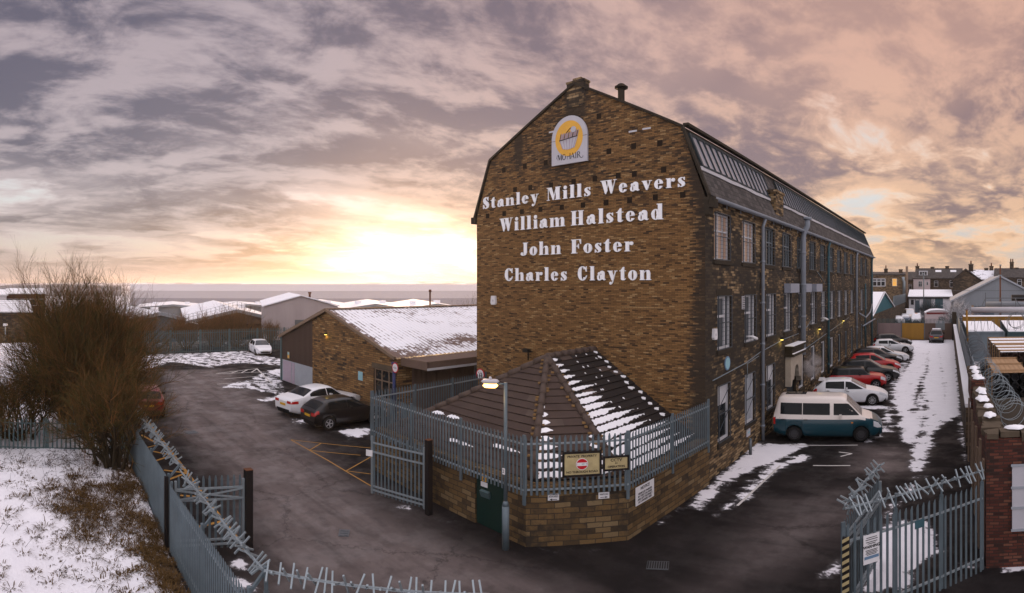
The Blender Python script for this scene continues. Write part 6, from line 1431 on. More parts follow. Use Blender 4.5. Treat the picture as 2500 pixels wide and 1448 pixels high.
# terraces
def terrace(label, px0, px1, d, zE_y, zR_y, wall, chim, wins, depth=9, extra=None, snowroof=False, z0=0):
    t, P, S_, Z, W_ = facade('terraced_house', label, 'house', px0, px1, d, z0, 0, wall)
    zE, zR = Z(zE_y), Z(zR_y); panel(P, 0, W_, z0, zE, 0, depth, 'wall', wall, t)
    b = MB(); m = depth / 2
    b.prism([P(-.2, -.4, zE - .1), P(W_ + .2, -.4, zE - .1), P(W_ + .2, m, zR), P(-.2, m, zR)], (0, 0, .25)); b.prism([P(-.2, m, zR), P(W_ + .2, m, zR), P(W_ + .2, depth + .4, zE - .1), P(-.2, depth + .4, zE - .1)], (0, 0, .25))
    b.prism([P(.05, .05, zE), P(.05, m, zR), P(.05, depth - .05, zE)], P(W_ - .1, 0, 0) - P(0, 0, 0))
    rf = b.build('roof', 'roof_snowy' if snowroof else 'slate', t)
    for px, top, pots in chim: chimney(P, S_(px), m, zR - .8, Z(top), 1.0, rf, pots)
    for w in wins: sash(P, S_(w[0]), S_(w[1]), Z(w[3]), Z(w[2]), t, bars=w[4] if len(w) > 4 else 0)
    if extra: extra(t, P, S_, Z, m, zE, zR)
    return t
snowy_sheet('roof_snowy', (0.06, 0.055, 0.055), 0.45, 1.2)
def dormer(t, P, S_, Z, m, zE, zR):
    b = MB(); s0, s1 = S_(2243), S_(2265); b.prism([P(s0, .9, Z(673)), P(s1, .9, Z(673)), P(s1, .9, Z(661)), P(s0, .9, Z(661))], P.uy * 3); dm = b.build('dormer', 'white_frame', t)
    sash(P, s0 + .25, s1 - .25, Z(671.5), Z(663), dm, dd=.85, bars=2, tr=False)
    for px in (2291, 2328): b = MB(); q = .35; z_ = zE + (zR - zE) * .62; s = S_(px); b.prism([P(s - .8, m * .56, z_ + .12), P(s + .8, m * .56, z_ + .12), P(s + .8, m * .68, z_ + .55), P(s - .8, m * .68, z_ + .55)], (0, 0, .14)); b.build('skylight', 'snow', t)
terrace('middle dark terrace with white dormer and long slate roof behind the white garage', 2235, 2350, 152, 680, 656, 'house_stone_dark', [(2238, 650, 1), (2276, 652, 0), (2313, 650, 0)], [(2281, 2290, 686, 700), (2319, 2327, 685, 701)], extra=dormer)
terrace('low slate-roofed house left of the dormer terrace', 2206, 2236, 149, 684, 665, 'house_stone_dark', [], [(2219, 2226, 694, 706)])
t, P, S_, Z, W_ = facade('rendered_house', 'pink-white rendered house wing behind the white garage', 'house', 2230, 2271, 146, 0, 8, 'render_pink')
panel(P, 0, W_, 0, Z(681), 0, 5, 'wall', 'render_pink', t); b = MB(); b.prism([P(-.2, -.2, Z(681)), P(W_ + .2, -.2, Z(681)), P(W_ + .2, 5, Z(679)), P(-.2, 5, Z(679))], (0, 0, .25)); b.build('roof', 'slate', t)
sash(P, S_(2242.5), S_(2251), Z(700), Z(687), t, bars=1); sash(P, S_(2262), S_(2266), Z(696), Z(688), t, bars=0)
# gable-end house and right-hand terrace
t, P, S_, Z, W_ = facade('gable_house', 'dark brown gable-ended stone house behind the grey steel warehouse', 'house', 2326, 2392, 132, 0, 8, 'house_stone')
b = MB(); b.prism([P(0, 0, 0), P(W_, 0, 0), P(W_, 0, Z(684)), P(W_ * .48, 0, Z(659)), P(0, 0, Z(684))], P.uy * 10); b.build('wall', 'house_stone_dark', t)
b = MB(); b.prism([P(-.3, -.3, Z(685)), P(W_ * .48, -.3, Z(658)), P(W_ * .48, 10, Z(658)), P(-.3, 10, Z(685))], (0, 0, .25)); b.prism([P(W_ + .3, -.3, Z(685)), P(W_ * .48, -.3, Z(658)), P(W_ * .48, 10, Z(658)), P(W_ + .3, 10, Z(685))], (0, 0, .25)); rf = b.build('roof', 'slate', t)
chimney(P, S_(2371), 5, Z(662), Z(645), 1.1, rf, 1)
terrace('slate roof house with patches of melting snow and tall chimneys at right', 2368, 2432, 142, 682, 660, 'house_stone_dark', [(2408, 655, 0), (2421, 650, 1)], [], snowroof=True)
terrace('right-hand dark terrace with snow-dusted roof and big double chimney stack', 2428, 2520, 140, 678, 656, 'house_stone_dark', [(2470, 640, 2), (2482, 654, 0)], [(2484, 2494, 682, 697)], snowroof=False)
# steel warehouse
hx = 8.8; Yw = 96
t = thing('steel_warehouse', 'grey corrugated steel warehouse with wide gable at the right', 'warehouse', (hx, Yw, 0)); zE, zA, hw_ = 4.25, 8.35, 8.05
b = MB(); b.poly([(hx - hw_, Yw, 0), (hx + hw_, Yw, 0), (hx + hw_, Yw, zE), (hx, Yw, zA), (hx - hw_, Yw, zE)])
for i in range(46): x = hx - hw_ + (2 * hw_) * (i + .5) / 46; b.bb(x - .09, x + .09, Yw - .06, Yw - .002, 0, zE + (zA - zE) * (1 - abs(x - hx) / hw_) - .05)
b.quad((hx - hw_, Yw + 24, 0), (hx - hw_, Yw, 0), (hx - hw_, Yw, zE), (hx - hw_, Yw + 24, zE)); b.build('wall', 'cladding_grey', t)
b = MB(); b.bb(hx - hw_, hx + hw_, Yw - .075, Yw - .063, 6.1, 6.16); b.build('flashing_strip', 'steel_dull', t)
b = MB(); b.prism([(hx - hw_ - .3, Yw - .4, zE - .1), (hx, Yw - .4, zA + .05), (hx, Yw + 24, zA + .05), (hx - hw_ - .3, Yw + 24, zE - .1)], (0, 0, .3)); b.prism([(hx + hw_ + .3, Yw - .4, zE - .1), (hx, Yw - .4, zA + .05), (hx, Yw + 24, zA + .05), (hx + hw_ + .3, Yw + 24, zE - .1)], (0, 0, .3)); b.build('roof', 'board_grey', t)
b = MB(); x0 = onY(2377, 745, Yw).x; b.bb(x0, x0 + 3.4, Yw - .14, Yw - .08, 0, 3.6); b.build('doorway', 'cladding_slate', t); b = MB(); b.bb(x0 - .35, x0, Yw - .16, Yw - .08, 0, 3.7); b.build('door_jamb', 'timber', t)
# lamp column against the warehouse
q = thing('lighting_column', 'tall dark rusty column with lamp in front of the grey steel warehouse', 'lamp post', (onY(2442, 730, 88).x, 88, 0)); x = onY(2442, 730, 88).x
b = MB(); b.tube([(x, 88, 0), (x, 88, 10.2)], [.15, .11], 8); b.build('post', 'rust', q); b = MB(); b.box((x, 87.8, 10.1), (.3, .5, .16)); b.bb(x - .25, x + .25, 87.8, 88.2, 8.5, 8.62); b.build('lamp_head', 'galv_light', q)
# pipes on racks
rk = thing('pipe_rack', 'dark steel rack frames holding long white pipes by the grey warehouse', 'rack', (8, 80, 0)); b = MB()
x0, x1, x2 = onY(2405, 750, 80).x, onY(2443, 750, 80).x, onY(2478, 750, 80).x
for x in (x0, x1, x2, x2 + 3.5): b.bb(x - .06, x + .06, 79.2, 79.32, 0, 6.0 if x in (x0,) else 5.3)
b.bb(x0, x2 + 4, 79.33, 79.43, 5.2, 5.3); b.bb(x0, x2 + 4, 79.33, 79.43, 3.35, 3.45); b.beam((x0 - .0, 79.4, 5.2), (x0 - .9, 79.4, 3.3), .1, .1); b.beam((x2, 79.4, 5.1), (x2 + 1.2, 79.4, 3.4), .1, .1); b.build('frame', 'steel_dull', rk)
def longpipe(px0, py, Y, r, Lp, mat, label):
    p = onY(px0, py, Y); tag(MB().tube([p, p + Vector((Lp, 0, 0))], r, 14).build('long_pipe', mat), label, 'pipe', 'long pipes stored on the rack')
longpipe(2371, 757, 79, .42, 16, 'board_pale', 'big white pipe lying lowest on the rack by the grey warehouse')
longpipe(2407, 743, 80.5, .38, 14, 'cladding_grey', 'grey pipe lying above the white pipe on the rack')
longpipe(2470, 727, 81, .45, 10, 'black_plastic', 'black pipe lying highest at the right edge of the rack')
longpipe(2480, 738, 81, .3, 10, 'mauve_board', 'pinkish pipe lying under the black pipe on the rack')
b = MB(); b.bb(2.4, 5.0, 76, 78, 0, 3.0); tag(b.build('red_skip', 'paint_darkred'), 'dark red steel skip behind the ochre container', 'skip')
# containers in the neighbouring yard
def container(label, x0, x1, y0, y1, z1, mat, snow_=True, rz=0):
    t = thing('shipping_container', label, 'container', ((x0 + x1) / 2, (y0 + y1) / 2, 0), rz); ox, oy = (x0 + x1) / 2, (y0 + y1) / 2; hx_, hy_ = (x1 - x0) / 2, (y1 - y0) / 2
    b = MB(); b.bb(-hx_ + .06, hx_ - .06, -hy_ + .06, hy_ - .06, .05, z1 - .05)
    n = int(hx_ * 2 / .3)
    for i in range(n): x = -hx_ + hx_ * 2 * (i + .5) / n; b.bb(x - .07, x + .07, -hy_ + .01, -hy_ + .059, .15, z1 - .16)
    n = int(hy_ * 2 / .3)
    for i in range(n): y = -hy_ + hy_ * 2 * (i + .5) / n; b.bb(-hx_ + .01, -hx_ + .059, y - .07, y + .07, .15, z1 - .16)
    b.build('shell', mat, t, world=False)
    b = MB()
    for sx in (-1, 1):
        for sy in (-1, 1): b.bb(sx * hx_ - .08, sx * hx_ + .08, sy * hy_ - .08, sy * hy_ + .08, 0, z1)
    for z in (.06, z1 - .08): b.bb(-hx_ + .08, hx_ - .08, -hy_ - .02, -hy_ + .1, z - .06, z + .08); b.bb(-hx_ - .02, -hx_ + .1, -hy_ + .08, hy_ - .08, z - .06, z + .08)
    b.build('frame', mat, t, world=False)
    if snow_: b = MB(); b.bb(-hx_ + .02, hx_ - .02, -hy_ + .02, hy_ - .02, z1 - .04, z1 + .05); b.build('roof_snow', 'snow', t, world=False)
    return t
container('grey container with snow-covered roof and wire coil nearest the lane', 1.85, 5.2, 53, 68, 2.75, 'container_grey')
container('slate green container with snowy roof at the right edge beside the grey one', 6.0, 9.6, 52.5, 69, 2.75, 'container_green', rz=R(-3))
container('ochre container with snow-fringed roof behind the two snowy ones', 2.0, 12, 72, 74.5, 3.1, 'ochre_paint')
b = MB(); b.tube([at(2360, 757, 46), at(2362.5, 850, 46)], .085, 8); yp = thing('yellow_post', 'yellow post standing in front of the grey snowy container', 'post', tuple(at(2362.5, 850, 46))); b.build('shaft', 'ochre_paint', yp)
b = MB(); b.tube([at(2360, 757, 46), at(2360, 755, 46)], .14, 8); b.build('cap', 'mauve_board', yp)
# lane-side wall with snow on its coping
lw = thing('lane_wall', 'long low wall with snow-covered coping along the right side of the lane', 'wall', (.9, 45, 0))
b = MB(); b.bb(.78, 1.08, 24, 73.5, 0, 1.92); b.build('wall', 'house_stone_dark', lw); b = MB(); b.bb(.74, 1.13, 24, 73.5, 1.922, 2.06); b.build('coping_snow', 'snow', lw)
b = MB(); y = 27.0
while y < 72: b.bb(1.2, 1.235 + .02 * (int(y * 4) % 2), y, y + .24, 0, 3.45); y += .25
tag(b.build('sheet_fence', 'container_grey'), 'grey steel sheet fence standing behind the snow-topped lane wall', 'fence')
gp_ = MB(); gp_.bb(.6, 1.15, 73.6, 74.2, 0, 3.6); tag(gp_.build('gate_pillar', 'dark_stone'), 'dark square pillar at the right end of the boarded gates', 'pillar')
# red brick wall with rubble coping
bw = thing('brick_wall', 'red brick wall with tumbled rubble coping and snow at the right edge', 'wall', (1.2, 14.4, 0))
b = MB(); b.bb(.96, 6.0, 14.25, 14.7, 0, 3.2); b.bb(.97, 1.42, 14.703, 27, 0, 3.05); b.bb(.9, 1.5, 21.8, 22.4, 0, 3.4); b.build('wall', 'red_brick', bw)
b = MB(); rr = random.Random(4)
x = 1.0
while x < 5: w = rr.uniform(.22, .5); b.box((x + w / 2, 14.47 + rr.uniform(-.05, .05), 3.2 + rr.uniform(.05, .10)), (w, .5, rr.uniform(.12, .22)), rr.uniform(-.12, .12), 0, Matrix.Rotation(rr.uniform(-.1, .1), 3, 'X')); x += w + .03
y = 14.9
while y < 27: w = rr.uniform(.22, .5); b.box((1.2 + rr.uniform(-.06, .06), y + w / 2, 3.05 + rr.uniform(.05, .1)), (.52, w, rr.uniform(.12, .24)), rr.uniform(-.15, .15), 0, Matrix.Rotation(rr.uniform(-.12, .12), 3, 'Y')); y += w + .03
b.build('coping_rubble', 'coping_stone', bw)
def snow_blob(b, c, rx, ry, rz_, n=14, seed=0):
    r2 = random.Random(seed); vs = []
    for zz, f in ((-.02, 1.0), (rz_ * .6, .86), (rz_, .5)): vs += [(c[0] + rx * f * (1 + .28 * math.sin(k * 2.3 + seed)) * math.cos(2 * PI * k / n), c[1] + ry * f * (1 + .25 * math.cos(k * 1.7 + seed)) * math.sin(2 * PI * k / n), c[2] + zz) for k in range(n)]
    b.add(vs, [(i * n + k, i * n + (k + 1) % n, (i + 1) * n + (k + 1) % n, (i + 1) * n + k) for i in range(2) for k in range(n)] + [tuple(range(2 * n, 3 * n))], 0, True)
b = MB()
for k, (x, y, a, c) in enumerate([(1.7, 14.45, .25, .12), (2.4, 14.5, .35, .15), (1.2, 16.4, .16, .3), (1.25, 17.6, .14, .22), (1.15, 18.8, .2, .5), (1.2, 20.2, .18, .6), (1.2, 23.4, .2, .5), (1.22, 24.6, .18, .4), (1.2, 25.8, .2, .5), (1.2, 22.1, .22, .22), (3.0, 14.45, .3, .12)]): snow_blob(b, (x, y, (3.32 if y > 14.8 else 3.42) + (.13 if 21.8 < y < 22.4 else 0)), a, c, .06, seed=k)
b.build('coping_snow', 'snow', bw)
b = MB(); 
for x, y, h in ((.90, 14.6, 2.6), (.86, 15.4, 2.9), (.84, 16.4, 2.4), (.86, 17.6, 2.7), (.84, 19, 2.5), (.85, 20.4, 2.6), (.85, 23, 2.5)): b.box((x, y, h / 2), (.05, .18, h), .1, 0, Matrix.Rotation(.012, 3, 'Y'))
tag(b.build('timber_boards', 'timber_old'), 'old timber boards leaning in a row against the brick wall along the lane', 'boards')
nb_ = thing('notice_board', 'pale rectangular notice board fixed to the red brick wall at the right edge', 'sign', (2.0, 14.2, 1.9))
x0 = onY(2471, 1180, 14.2).x; b = MB(); b.bb(x0, x0 + 1.3, 14.17, 14.246, .95, 2.55); b.build('board', 'sign_board_white', nb_)
b = MB()
for z in (.95, 1.5, 2.0, 2.55): b.bb(x0 - .03, x0 + 1.33, 14.15, 14.169, z - .03, z + .03)
b.build('frame', 'board_grey', nb_)
# razor wire
def wire_coil(name, label, a, c, r, turns, wire=.008, wm='steel_dull'):
    a, c = Vector(a), Vector(c); d = (c - a); L = d.length; d.normalize(); u = d.cross(Vector((0, 0, 1))).normalized(); v = u.cross(d); rr = random.Random(int(L * 10)); pts = []; n = turns * 18
    for i in range(n + 1):
        t = i / n; an = 2 * PI * turns * t; q = r * (1 + .10 * math.sin(an * .31) + .06 * math.sin(an * .13)); pts.append(a + d * (L * t + .12 * math.sin(an * .5)) + u * (q * math.cos(an)) + v * (q * math.sin(an)))
    return tag(MB().tube(pts, wire, 4, caps=False).build(name, wm), label, 'razor wire')
wire_coil('razor_wire', 'loose razor wire coil along the rubble-topped brick wall', (1.85, 15.2, 3.45), (1.65, 25.5, 3.5), .36, 22, .009, 'galv_light')
wire_coil('razor_wire', 'tangled razor wire coil beside the dark bin near the container', (1.55, 26.5, 3.5), (1.6, 38, 3.6), .45, 24, .013)
wire_coil('razor_wire', 'thin razor wire coil stretched across the front of the snowy container roof', (2.2, 53.1, 3.35), (8.2, 52.6, 3.4), .55, 20, .013)
pt_ = [(6.5 + .75 * math.cos(a * .35), 53.2 + .03 * a, 3.7 + .75 * math.sin(a * .35)) for a in range(70)]
tag(MB().tube(pt_, .02, 4, caps=False).build('razor_wire', 'steel_dull'), 'round hank of dark wire standing on the second snowy container', 'razor wire')
# packs of clay pipes
def pack(label, x0, x1, y0, y1, z0, z1, lid, rows, mat):
    t = thing('pipe_pack', label, 'pallet', ((x0 + x1) / 2, (y0 + y1) / 2, z0)); b = MB(); nz = rows; nx_ = int((x1 - x0) / ((z1 - z0) / nz)); r = (z1 - z0) / nz / 2
    for i in range(nx_):
        for k in range(nz):
            cx, cz = x0 + (x1 - x0) * (i + .5) / nx_, z0 + r + k * 2 * r; n = 10; a = [(cx + r * .97 * math.cos(2 * PI * q / n), y0 + (.05 if (i + k) % 2 else 0), cz + r * .97 * math.sin(2 * PI * q / n)) for q in range(n)]
            c = [(cx + r * .7 * math.cos(2 * PI * q / n), y0 + .03, cz + r * .7 * math.sin(2 * PI * q / n)) for q in range(n)]; e = [(x, y + .25, z) for x, _, z in c for y in (y0,)]
            f = [(x, y1, z) for x, _, z in a]; b.add(a + c + e + f, [(q, (q + 1) % n, (q + 1) % n + n, q + n) for q in range(n)] + [(q + n, (q + 1) % n + n, (q + 1) % n + 2 * n, q + 2 * n) for q in range(n)] + [((q + 1) % n, q, q + 3 * n, (q + 1) % n + 3 * n) for q in range(n)] + [tuple(range(3 * n - 1, 2 * n - 1, -1))])
    b.build('pipes', mat, t)
    b = MB(); n = max(3, int((x1 - x0) / .2))
    for i in range(n): x = x0 + (x1 - x0) * (i + .5) / n; b.bb(x - (x1 - x0) / n * .46, x + (x1 - x0) / n * .46, y0 + .1, y1 - .1, z1 + .01, z1 + .04)
    b.build('lid_boards', lid, t)
    b = MB(); m = 3
    for k in range(m): y = y0 + .4 + (y1 - y0 - .8) * k / (m - 1); b.bb(x0 - .06, x1 + .06, y - .05, y + .05, z1 + .042, z1 + .12); b.bb(x0 - .07, x0 - .005, y - .05, y + .05, z0, z1 + .12); b.bb(x1 + .005, x1 + .07, y - .05, y + .05, z0, z1 + .12)
    b.build('timber_frame', 'timber', t)
pack('black pipe pack with tan boarded lid beside the razor wire', 1.95, 3.45, 24.4, 29.4, .1, 3.25, 'timber', 9, 'black_plastic')
pack('brown clay pipe pack with snow on its lid at the right edge', 3.0, 5.4, 32.5, 36.5, .1, 3.2, 'snow', 10, 'clay_pipe')
pack('farther clay pipe pack with snowy lid beside the grey container', 3.0, 5.6, 37.4, 42.5, .1, 3.1, 'snow', 10, 'clay_pipe')
tk = thing('black_bin', 'round black open-topped bin beside the tangled wire in the neighbouring yard', 'bin', (2.3, 33, 0)); b = MB()
n = 18; vs = [(2.45 + r_ * math.cos(2 * PI * k / n), 32.5 + r_ * math.sin(2 * PI * k / n), z) for r_, z in ((.55, 0), (.62, 2.6), (.56, 2.6), (.5, 1.6)) for k in range(n)]
b.add(vs, [(i * n + k, i * n + (k + 1) % n, (i + 1) * n + (k + 1) % n, (i + 1) * n + k) for i in range(3) for k in range(n)] + [tuple(range(3 * n, 4 * n))], 0, True); b.build('drum', 'black_plastic', tk)
b = MB(); b.disc((2.45, 32.5, 1.65), .48, ((1, 0, 0), (0, 1, 0)), (0, 0, .05)); b.build('lid_snow', 'steel_dull', tk)
# rubbish heap inside the corner
rr = random.Random(11)
def cone(x, y, z, h, lean, label):
    t = thing('traffic_cone', label, 'traffic cone', (x, y, z)); d = Vector((lean, .1, 1)).normalized() * h
    MB().tube([(0, 0, 0), d], [.13, .03], 10).build('cone', 'orange_plastic', t, world=False); MB().tube([d * .45, d * .65], [.092, .068], 10).build('white_band', 'sign_white', t, world=False); MB().box((0, 0, 0), (.3, .3, .04)).build('base', 'orange_plastic', t, world=False)
b = MB(); b.bb(1.5, 6, 14.75, 24, 1.9, 2.3); b.build('rubble_heap', 'dark_stone'); tag(bpy.data.objects['rubble_heap'], kind='stuff')
cone(2.25, 16.2, 2.3, .9, .15, 'upright orange traffic cone in the rubbish behind the brick wall'); cone(2.55, 15.4, 2.3, .85, -.3, 'leaning orange traffic cone with white band behind the brick wall')
b = MB()
for k in range(46): 
    a = Vector((rr.uniform(2.1, 4.6), rr.uniform(14.9, 17.8), 2.35)); e = Vector((rr.uniform(-1, 1), rr.uniform(-1, 1), rr.uniform(-.1, .7))) * rr.uniform(.15, .5); b.beam(a, a + e, rr.uniform(.03, .22), rr.uniform(.01, .12), rr.randrange(5))
o = b.build('rubbish', ['sign_white', 'orange_plastic', 'plaque_blue', 'timber_old', 'board_pale']); tag(o, kind='stuff')
# spiked corner fence and gate on the right
palisade('palisade_fence', 'spiked palisade fence closing the lane beside the red brick wall', 'fence', [(.88, 14.15), (-2.08, 11.55)], 0, 2.15, side=1, spikes=(-.02, .32), rails=(.3, -.38), spacing=.155, bay=1.45)
gate_leaf('spiked palisade gate leaf standing open into the lane', (-2.12, 11.7), (-1.72, 14.5), .1, 2.15, 'galv', side=1, spikes=(.02, .32))
zb = thing('striped_post', 'black and cream striped post at the open spiked gate', 'post', (-2.02, 11.38, 0)); b = MB(); b.bb(-2.09, -1.95, 11.34, 11.42, 0, 1.95); b.build('shaft', 'black_steel', zb)
b = MB()
for k in range(13): z = .1 + k * .145; b.prism([(-2.092, 11.337, z), (-1.948, 11.337, z + .09), (-1.948, 11.337, z + .16), (-2.092, 11.337, z + .07)], (0, -.004, 0))
b.build('stripes', 'sign_cream', zb)
wsn = thing('warning_sign', 'white warning sign with lines of small print on the spiked gate fence', 'sign', (-1.5, 11.9, 1.6))
d = Vector((2.96, 2.6, 0)).normalized(); n_ = Vector((d.y, -d.x, 0)); o = Vector((-2.08, 11.55, 0)) + d * .62 + n_ * .05 + Vector((0, 0, 1.52))
M = frameM(o, d, (0, 0, 1)); b = MB(); b.prism([M @ Vector(p) for p in ((-.2, -.3, 0), (.2, -.3, 0), (.2, .3, 0), (-.2, .3, 0))], n_ * .01); b.build('board', 'sign_white', wsn)
M2 = frameM(o + n_ * .013, d, (0, 0, 1)); b = MB()
text_mb('WARNING', .085, M2 @ Matrix.Translation((0, .05, 0)), .002, b, bold=.003)
for z, w in ((.24, .13), (.20, .15), (.15, .14), (.115, .10), (-.02, .15), (-.05, .13), (-.08, .15), (-.11, .12)): b.prism([M2 @ Vector(p) for p in ((-w, z - .007, 0), (w, z - .007, 0), (w, z + .007, 0), (-w, z + .007, 0))], n_ * .002)
b.build('lettering', 'sign_ink', wsn); b = MB(); b.prism([M2 @ Vector(p) for p in ((-.18, -.2, 0), (.18, -.2, 0), (.18, -.14, 0), (-.18, -.14, 0))], n_ * .002); b.build('blue_strip', 'plaque_blue', wsn)
o = Vector((-2.08, 11.55, 0)) + d * 1.9 + n_ * .05 + Vector((0, 0, 1.72)); M = frameM(o, d, (0, 0, 1)); ds = thing('dark_sign', 'small dark sign tied to the spiked fence right of the white warning sign', 'sign', tuple(o)); b = MB(); b.prism([M @ Vector(p) for p in ((-.13, -.09, 0), (.13, -.09, 0), (.13, .09, 0), (-.13, .09, 0))], n_ * .01); b.build('board', 'pipe_teal', ds)
# ------------------------------------------------------------------ bare bushes and trees
def grow(b, base, height, spread, stems, rnd, levels=4, lean=(0, 0), r0=.05, up=.55, kids=(3, 5), mats=1, first=.35, low=False, seg=3, twist=.35, droop=0.0, target=None):
    """branching thicket: each branch is a tapering bent tube that throws side shoots"""
    stack = []
    for s in range(stems):
        an = rnd.uniform(0, 2 * PI); t = rnd.random() ** .6 * spread
        d = Vector((math.cos(an) * t + lean[0], math.sin(an) * t + lean[1], 1.0)).normalized()
        p = Vector(base) + Vector((math.cos(an), math.sin(an), 0)) * rnd.uniform(0, .35 * (1 if spread < .5 else 1.6)) 
        stack.append((p, d, height * rnd.uniform(.42, .6), r0 * rnd.uniform(.7, 1.1), 0))
    while stack:
        p, d, L, r, lv = stack.pop()
        n = 4 if lv < 2 else 3; pts = [p]; q = p.copy(); dd = d.copy()
        for k in range(n):
            dd = (dd + Vector((rnd.gauss(0, 1), rnd.gauss(0, 1), rnd.gauss(0, 1))) * twist * .33 + Vector((0, 0, up * .16 - droop * .2))).normalized(); q = q + dd * (L / n); pts.append(q.copy())
        rs = [max(.0035, r * (1 - .62 * k / n)) for k in range(n + 1)]
        if lv >= levels: rs = [max(.003, x * .8) for x in rs]; rs[-1] = .002
        b.tube(pts, rs, 5 if lv == 0 else (4 if lv == 1 else 3), 0 if lv < 2 else 1 + rnd.randrange(mats), caps=False)
        if lv < levels:
            for k in range(rnd.randint(*kids) + (1 if lv < 2 else 0)):
                f = first + (1 - first) * (k + rnd.random()) / (kids[1] + 1); f = min(f, .99); i = min(n - 1, int(f * n)); c = pts[i].lerp(pts[i + 1], f * n - i)
                ax = (pts[i + 1] - pts[i]).normalized(); s = ax.cross(Vector((rnd.gauss(0, 1), rnd.gauss(0, 1), rnd.gauss(0, 1)))).normalized()
                ang = rnd.uniform(.35, .85); nd_ = (ax * math.cos(ang) + s * math.sin(ang) + Vector((0, 0, up * .25 - droop * .3))).normalized()
                stack.append((c, nd_, L * rnd.uniform(.48, .72), r * rnd.uniform(.42, .58), lv + 1))
def bush(name, label, cat, base, height, seed, group=None, mats=('bark', 'twig_olive', 'twig_rust', 'twig_olive', 'twig_orange'), trunk=False, **kw):
    rnd = random.Random(seed); t = thing(name, label, cat, base, 0, group); b = MB(); fill = kw.pop('fill', None); grow(b, base, height, rnd=rnd, mats=len(mats) - 1, **kw)
    for fk in (fill or ()): grow(b, base, rnd=rnd, mats=len(mats) - 1, **fk)
    if trunk:
        q = MB(); 
        for k in range(trunk): a = k * 2.4; q.tube([(base[0] + .12 * math.cos(a), base[1] + .12 * math.sin(a), base[2] - .1), (base[0] + .2 * math.cos(a), base[1] + .2 * math.sin(a), base[2] + height * .1), (base[0] + .35 * math.cos(a), base[1] + .35 * math.sin(a), base[2] + height * .2)], [.11, .085, .06], 7)
        q.build('trunk', mats[0], t)
    else:
        q = MB(); q.tube([(base[0], base[1], base[2] - .1), (base[0], base[1], base[2] + .35)], [.22, .12], 8); q.build('trunk', mats[0], t)
    b.build('crown', list(mats), t, uvs=False); return t
bush('bare_bush', 'huge dense bare olive-brown bush on the snowy bank at left', 'bush', (-25.6, 1.75, .35), 7.4, 21, spread=.5, stems=44, levels=4, r0=.065, up=.6, kids=(3, 4), twist=.3, fill=[dict(height=6.9, spread=.72, stems=70, levels=4, r0=.06, up=.45, kids=(3, 4), twist=.35), dict(height=5.7, spread=.95, stems=60, levels=4, r0=.05, up=.35, kids=(3, 4), twist=.4), dict(height=4.6, spread=1.1, stems=30, levels=4, r0=.05, up=.2, kids=(3, 4), twist=.4)])
bush('bare_bush', 'wide low bare brown bush spreading over the snow under the huge bush', 'bush', (-24.6, -.9, .35), 4.0, 5, spread=1.3, stems=46, lean=(.0, -.45), levels=4, r0=.05, up=.15, kids=(3, 4), twist=.4)
bush('bare_tree', 'small bare multi-stemmed tree leaning over the spiked fence by the road', 'tree', (-20.4, 2.6, .35), 4.2, 33, spread=.5, stems=34, levels=4, r0=.055, up=.4, kids=(3, 4), twist=.5, trunk=4, lean=(-.12, -.10))
HG = 'rusty bare bushes behind the far fence'
for k, (px, py, d, hh, lb) in enumerate([(345, 806, 62, 5.2, 'rusty bare bush nearest the big bush, behind the far fence'), (455, 812, 64, 4.4, 'round rusty bare bush left of the twin lamp post'), (525, 812, 66, 5.0, 'rusty bare bush before the dark warehouse opening, right of the twin lamp post'), (575, 815, 66, 5.2, 'tall rusty bare bush in front of the open warehouse front'), (650, 815, 68, 3.4, 'low rusty bare bush beside the pale corrugated warehouse')]):
    p = at(px, py, d); bush('bare_bush', lb, 'bush', (p.x, p.y, .0 if d < 66 else -.2), hh, 50 + k, HG, spread=.9, stems=26, levels=3, r0=.05, up=.5, kids=(4, 5), mats=('twig_rust', 'twig_orange', 'twig_rust'), twist=.4)
p = at(1146, 735, 70); bush('bare_tree', 'reddish bare treetop peeping over the shed roof beside the gable', 'tree', (p.x, p.y, -2), 9.0, 71, spread=.6, stems=12, levels=3, r0=.06, up=.5, kids=(3, 5), mats=('bark', 'twig_rust'))
for px, sc, lb in ((2255, 10.5, 'large bare tree showing above the roofs behind the dormer'), (2228, 7.5, 'small bare tree showing above the low slate roof')):
    p = at(px, 700, 175); bush('bare_tree', lb, 'tree', (p.x, p.y, 2.5), sc, 80 + px, spread=.55, stems=8, levels=3, r0=.12, up=.5, kids=(3, 5), mats=('bark', 'bark'))
p = at(2260, 770, 118)
bush('evergreen_hedge', 'dark hedge growing in front of the white garage doors', 'hedge', (p.x + 1, p.y, 0), 4.4, 91, spread=1.2, stems=26, levels=3, r0=.06, up=.2, kids=(4, 5), mats=('bark', 'dead_stalk', 'pipe_teal'))
p = at(2337, 760, 86); bush('evergreen_bush', 'dark snow-flecked bush at the corner of the grey steel warehouse', 'bush', (p.x, p.y, 0), 5.2, 92, spread=.8, stems=24, levels=3, r0=.05, up=.3, kids=(4, 5), mats=('bark', 'dead_stalk', 'snow'))
for k, px in enumerate((4, 22, 40, 58)):
    p = at(px, 700, 175); bush('dark_tree', ['dark distant bare tree at the far left edge', 'second dark distant tree from the left edge', 'third dark distant tree, left of the big bush', 'dark distant tree nearest the big bush on the skyline'][k], 'tree', (p.x, p.y, -7), 13 + k % 2 * 1.5, 100 + k, 'dark trees on the left skyline', spread=.7, stems=9, levels=3, r0=.15, up=.4, kids=(3, 4), mats=('bark', 'dead_stalk'))
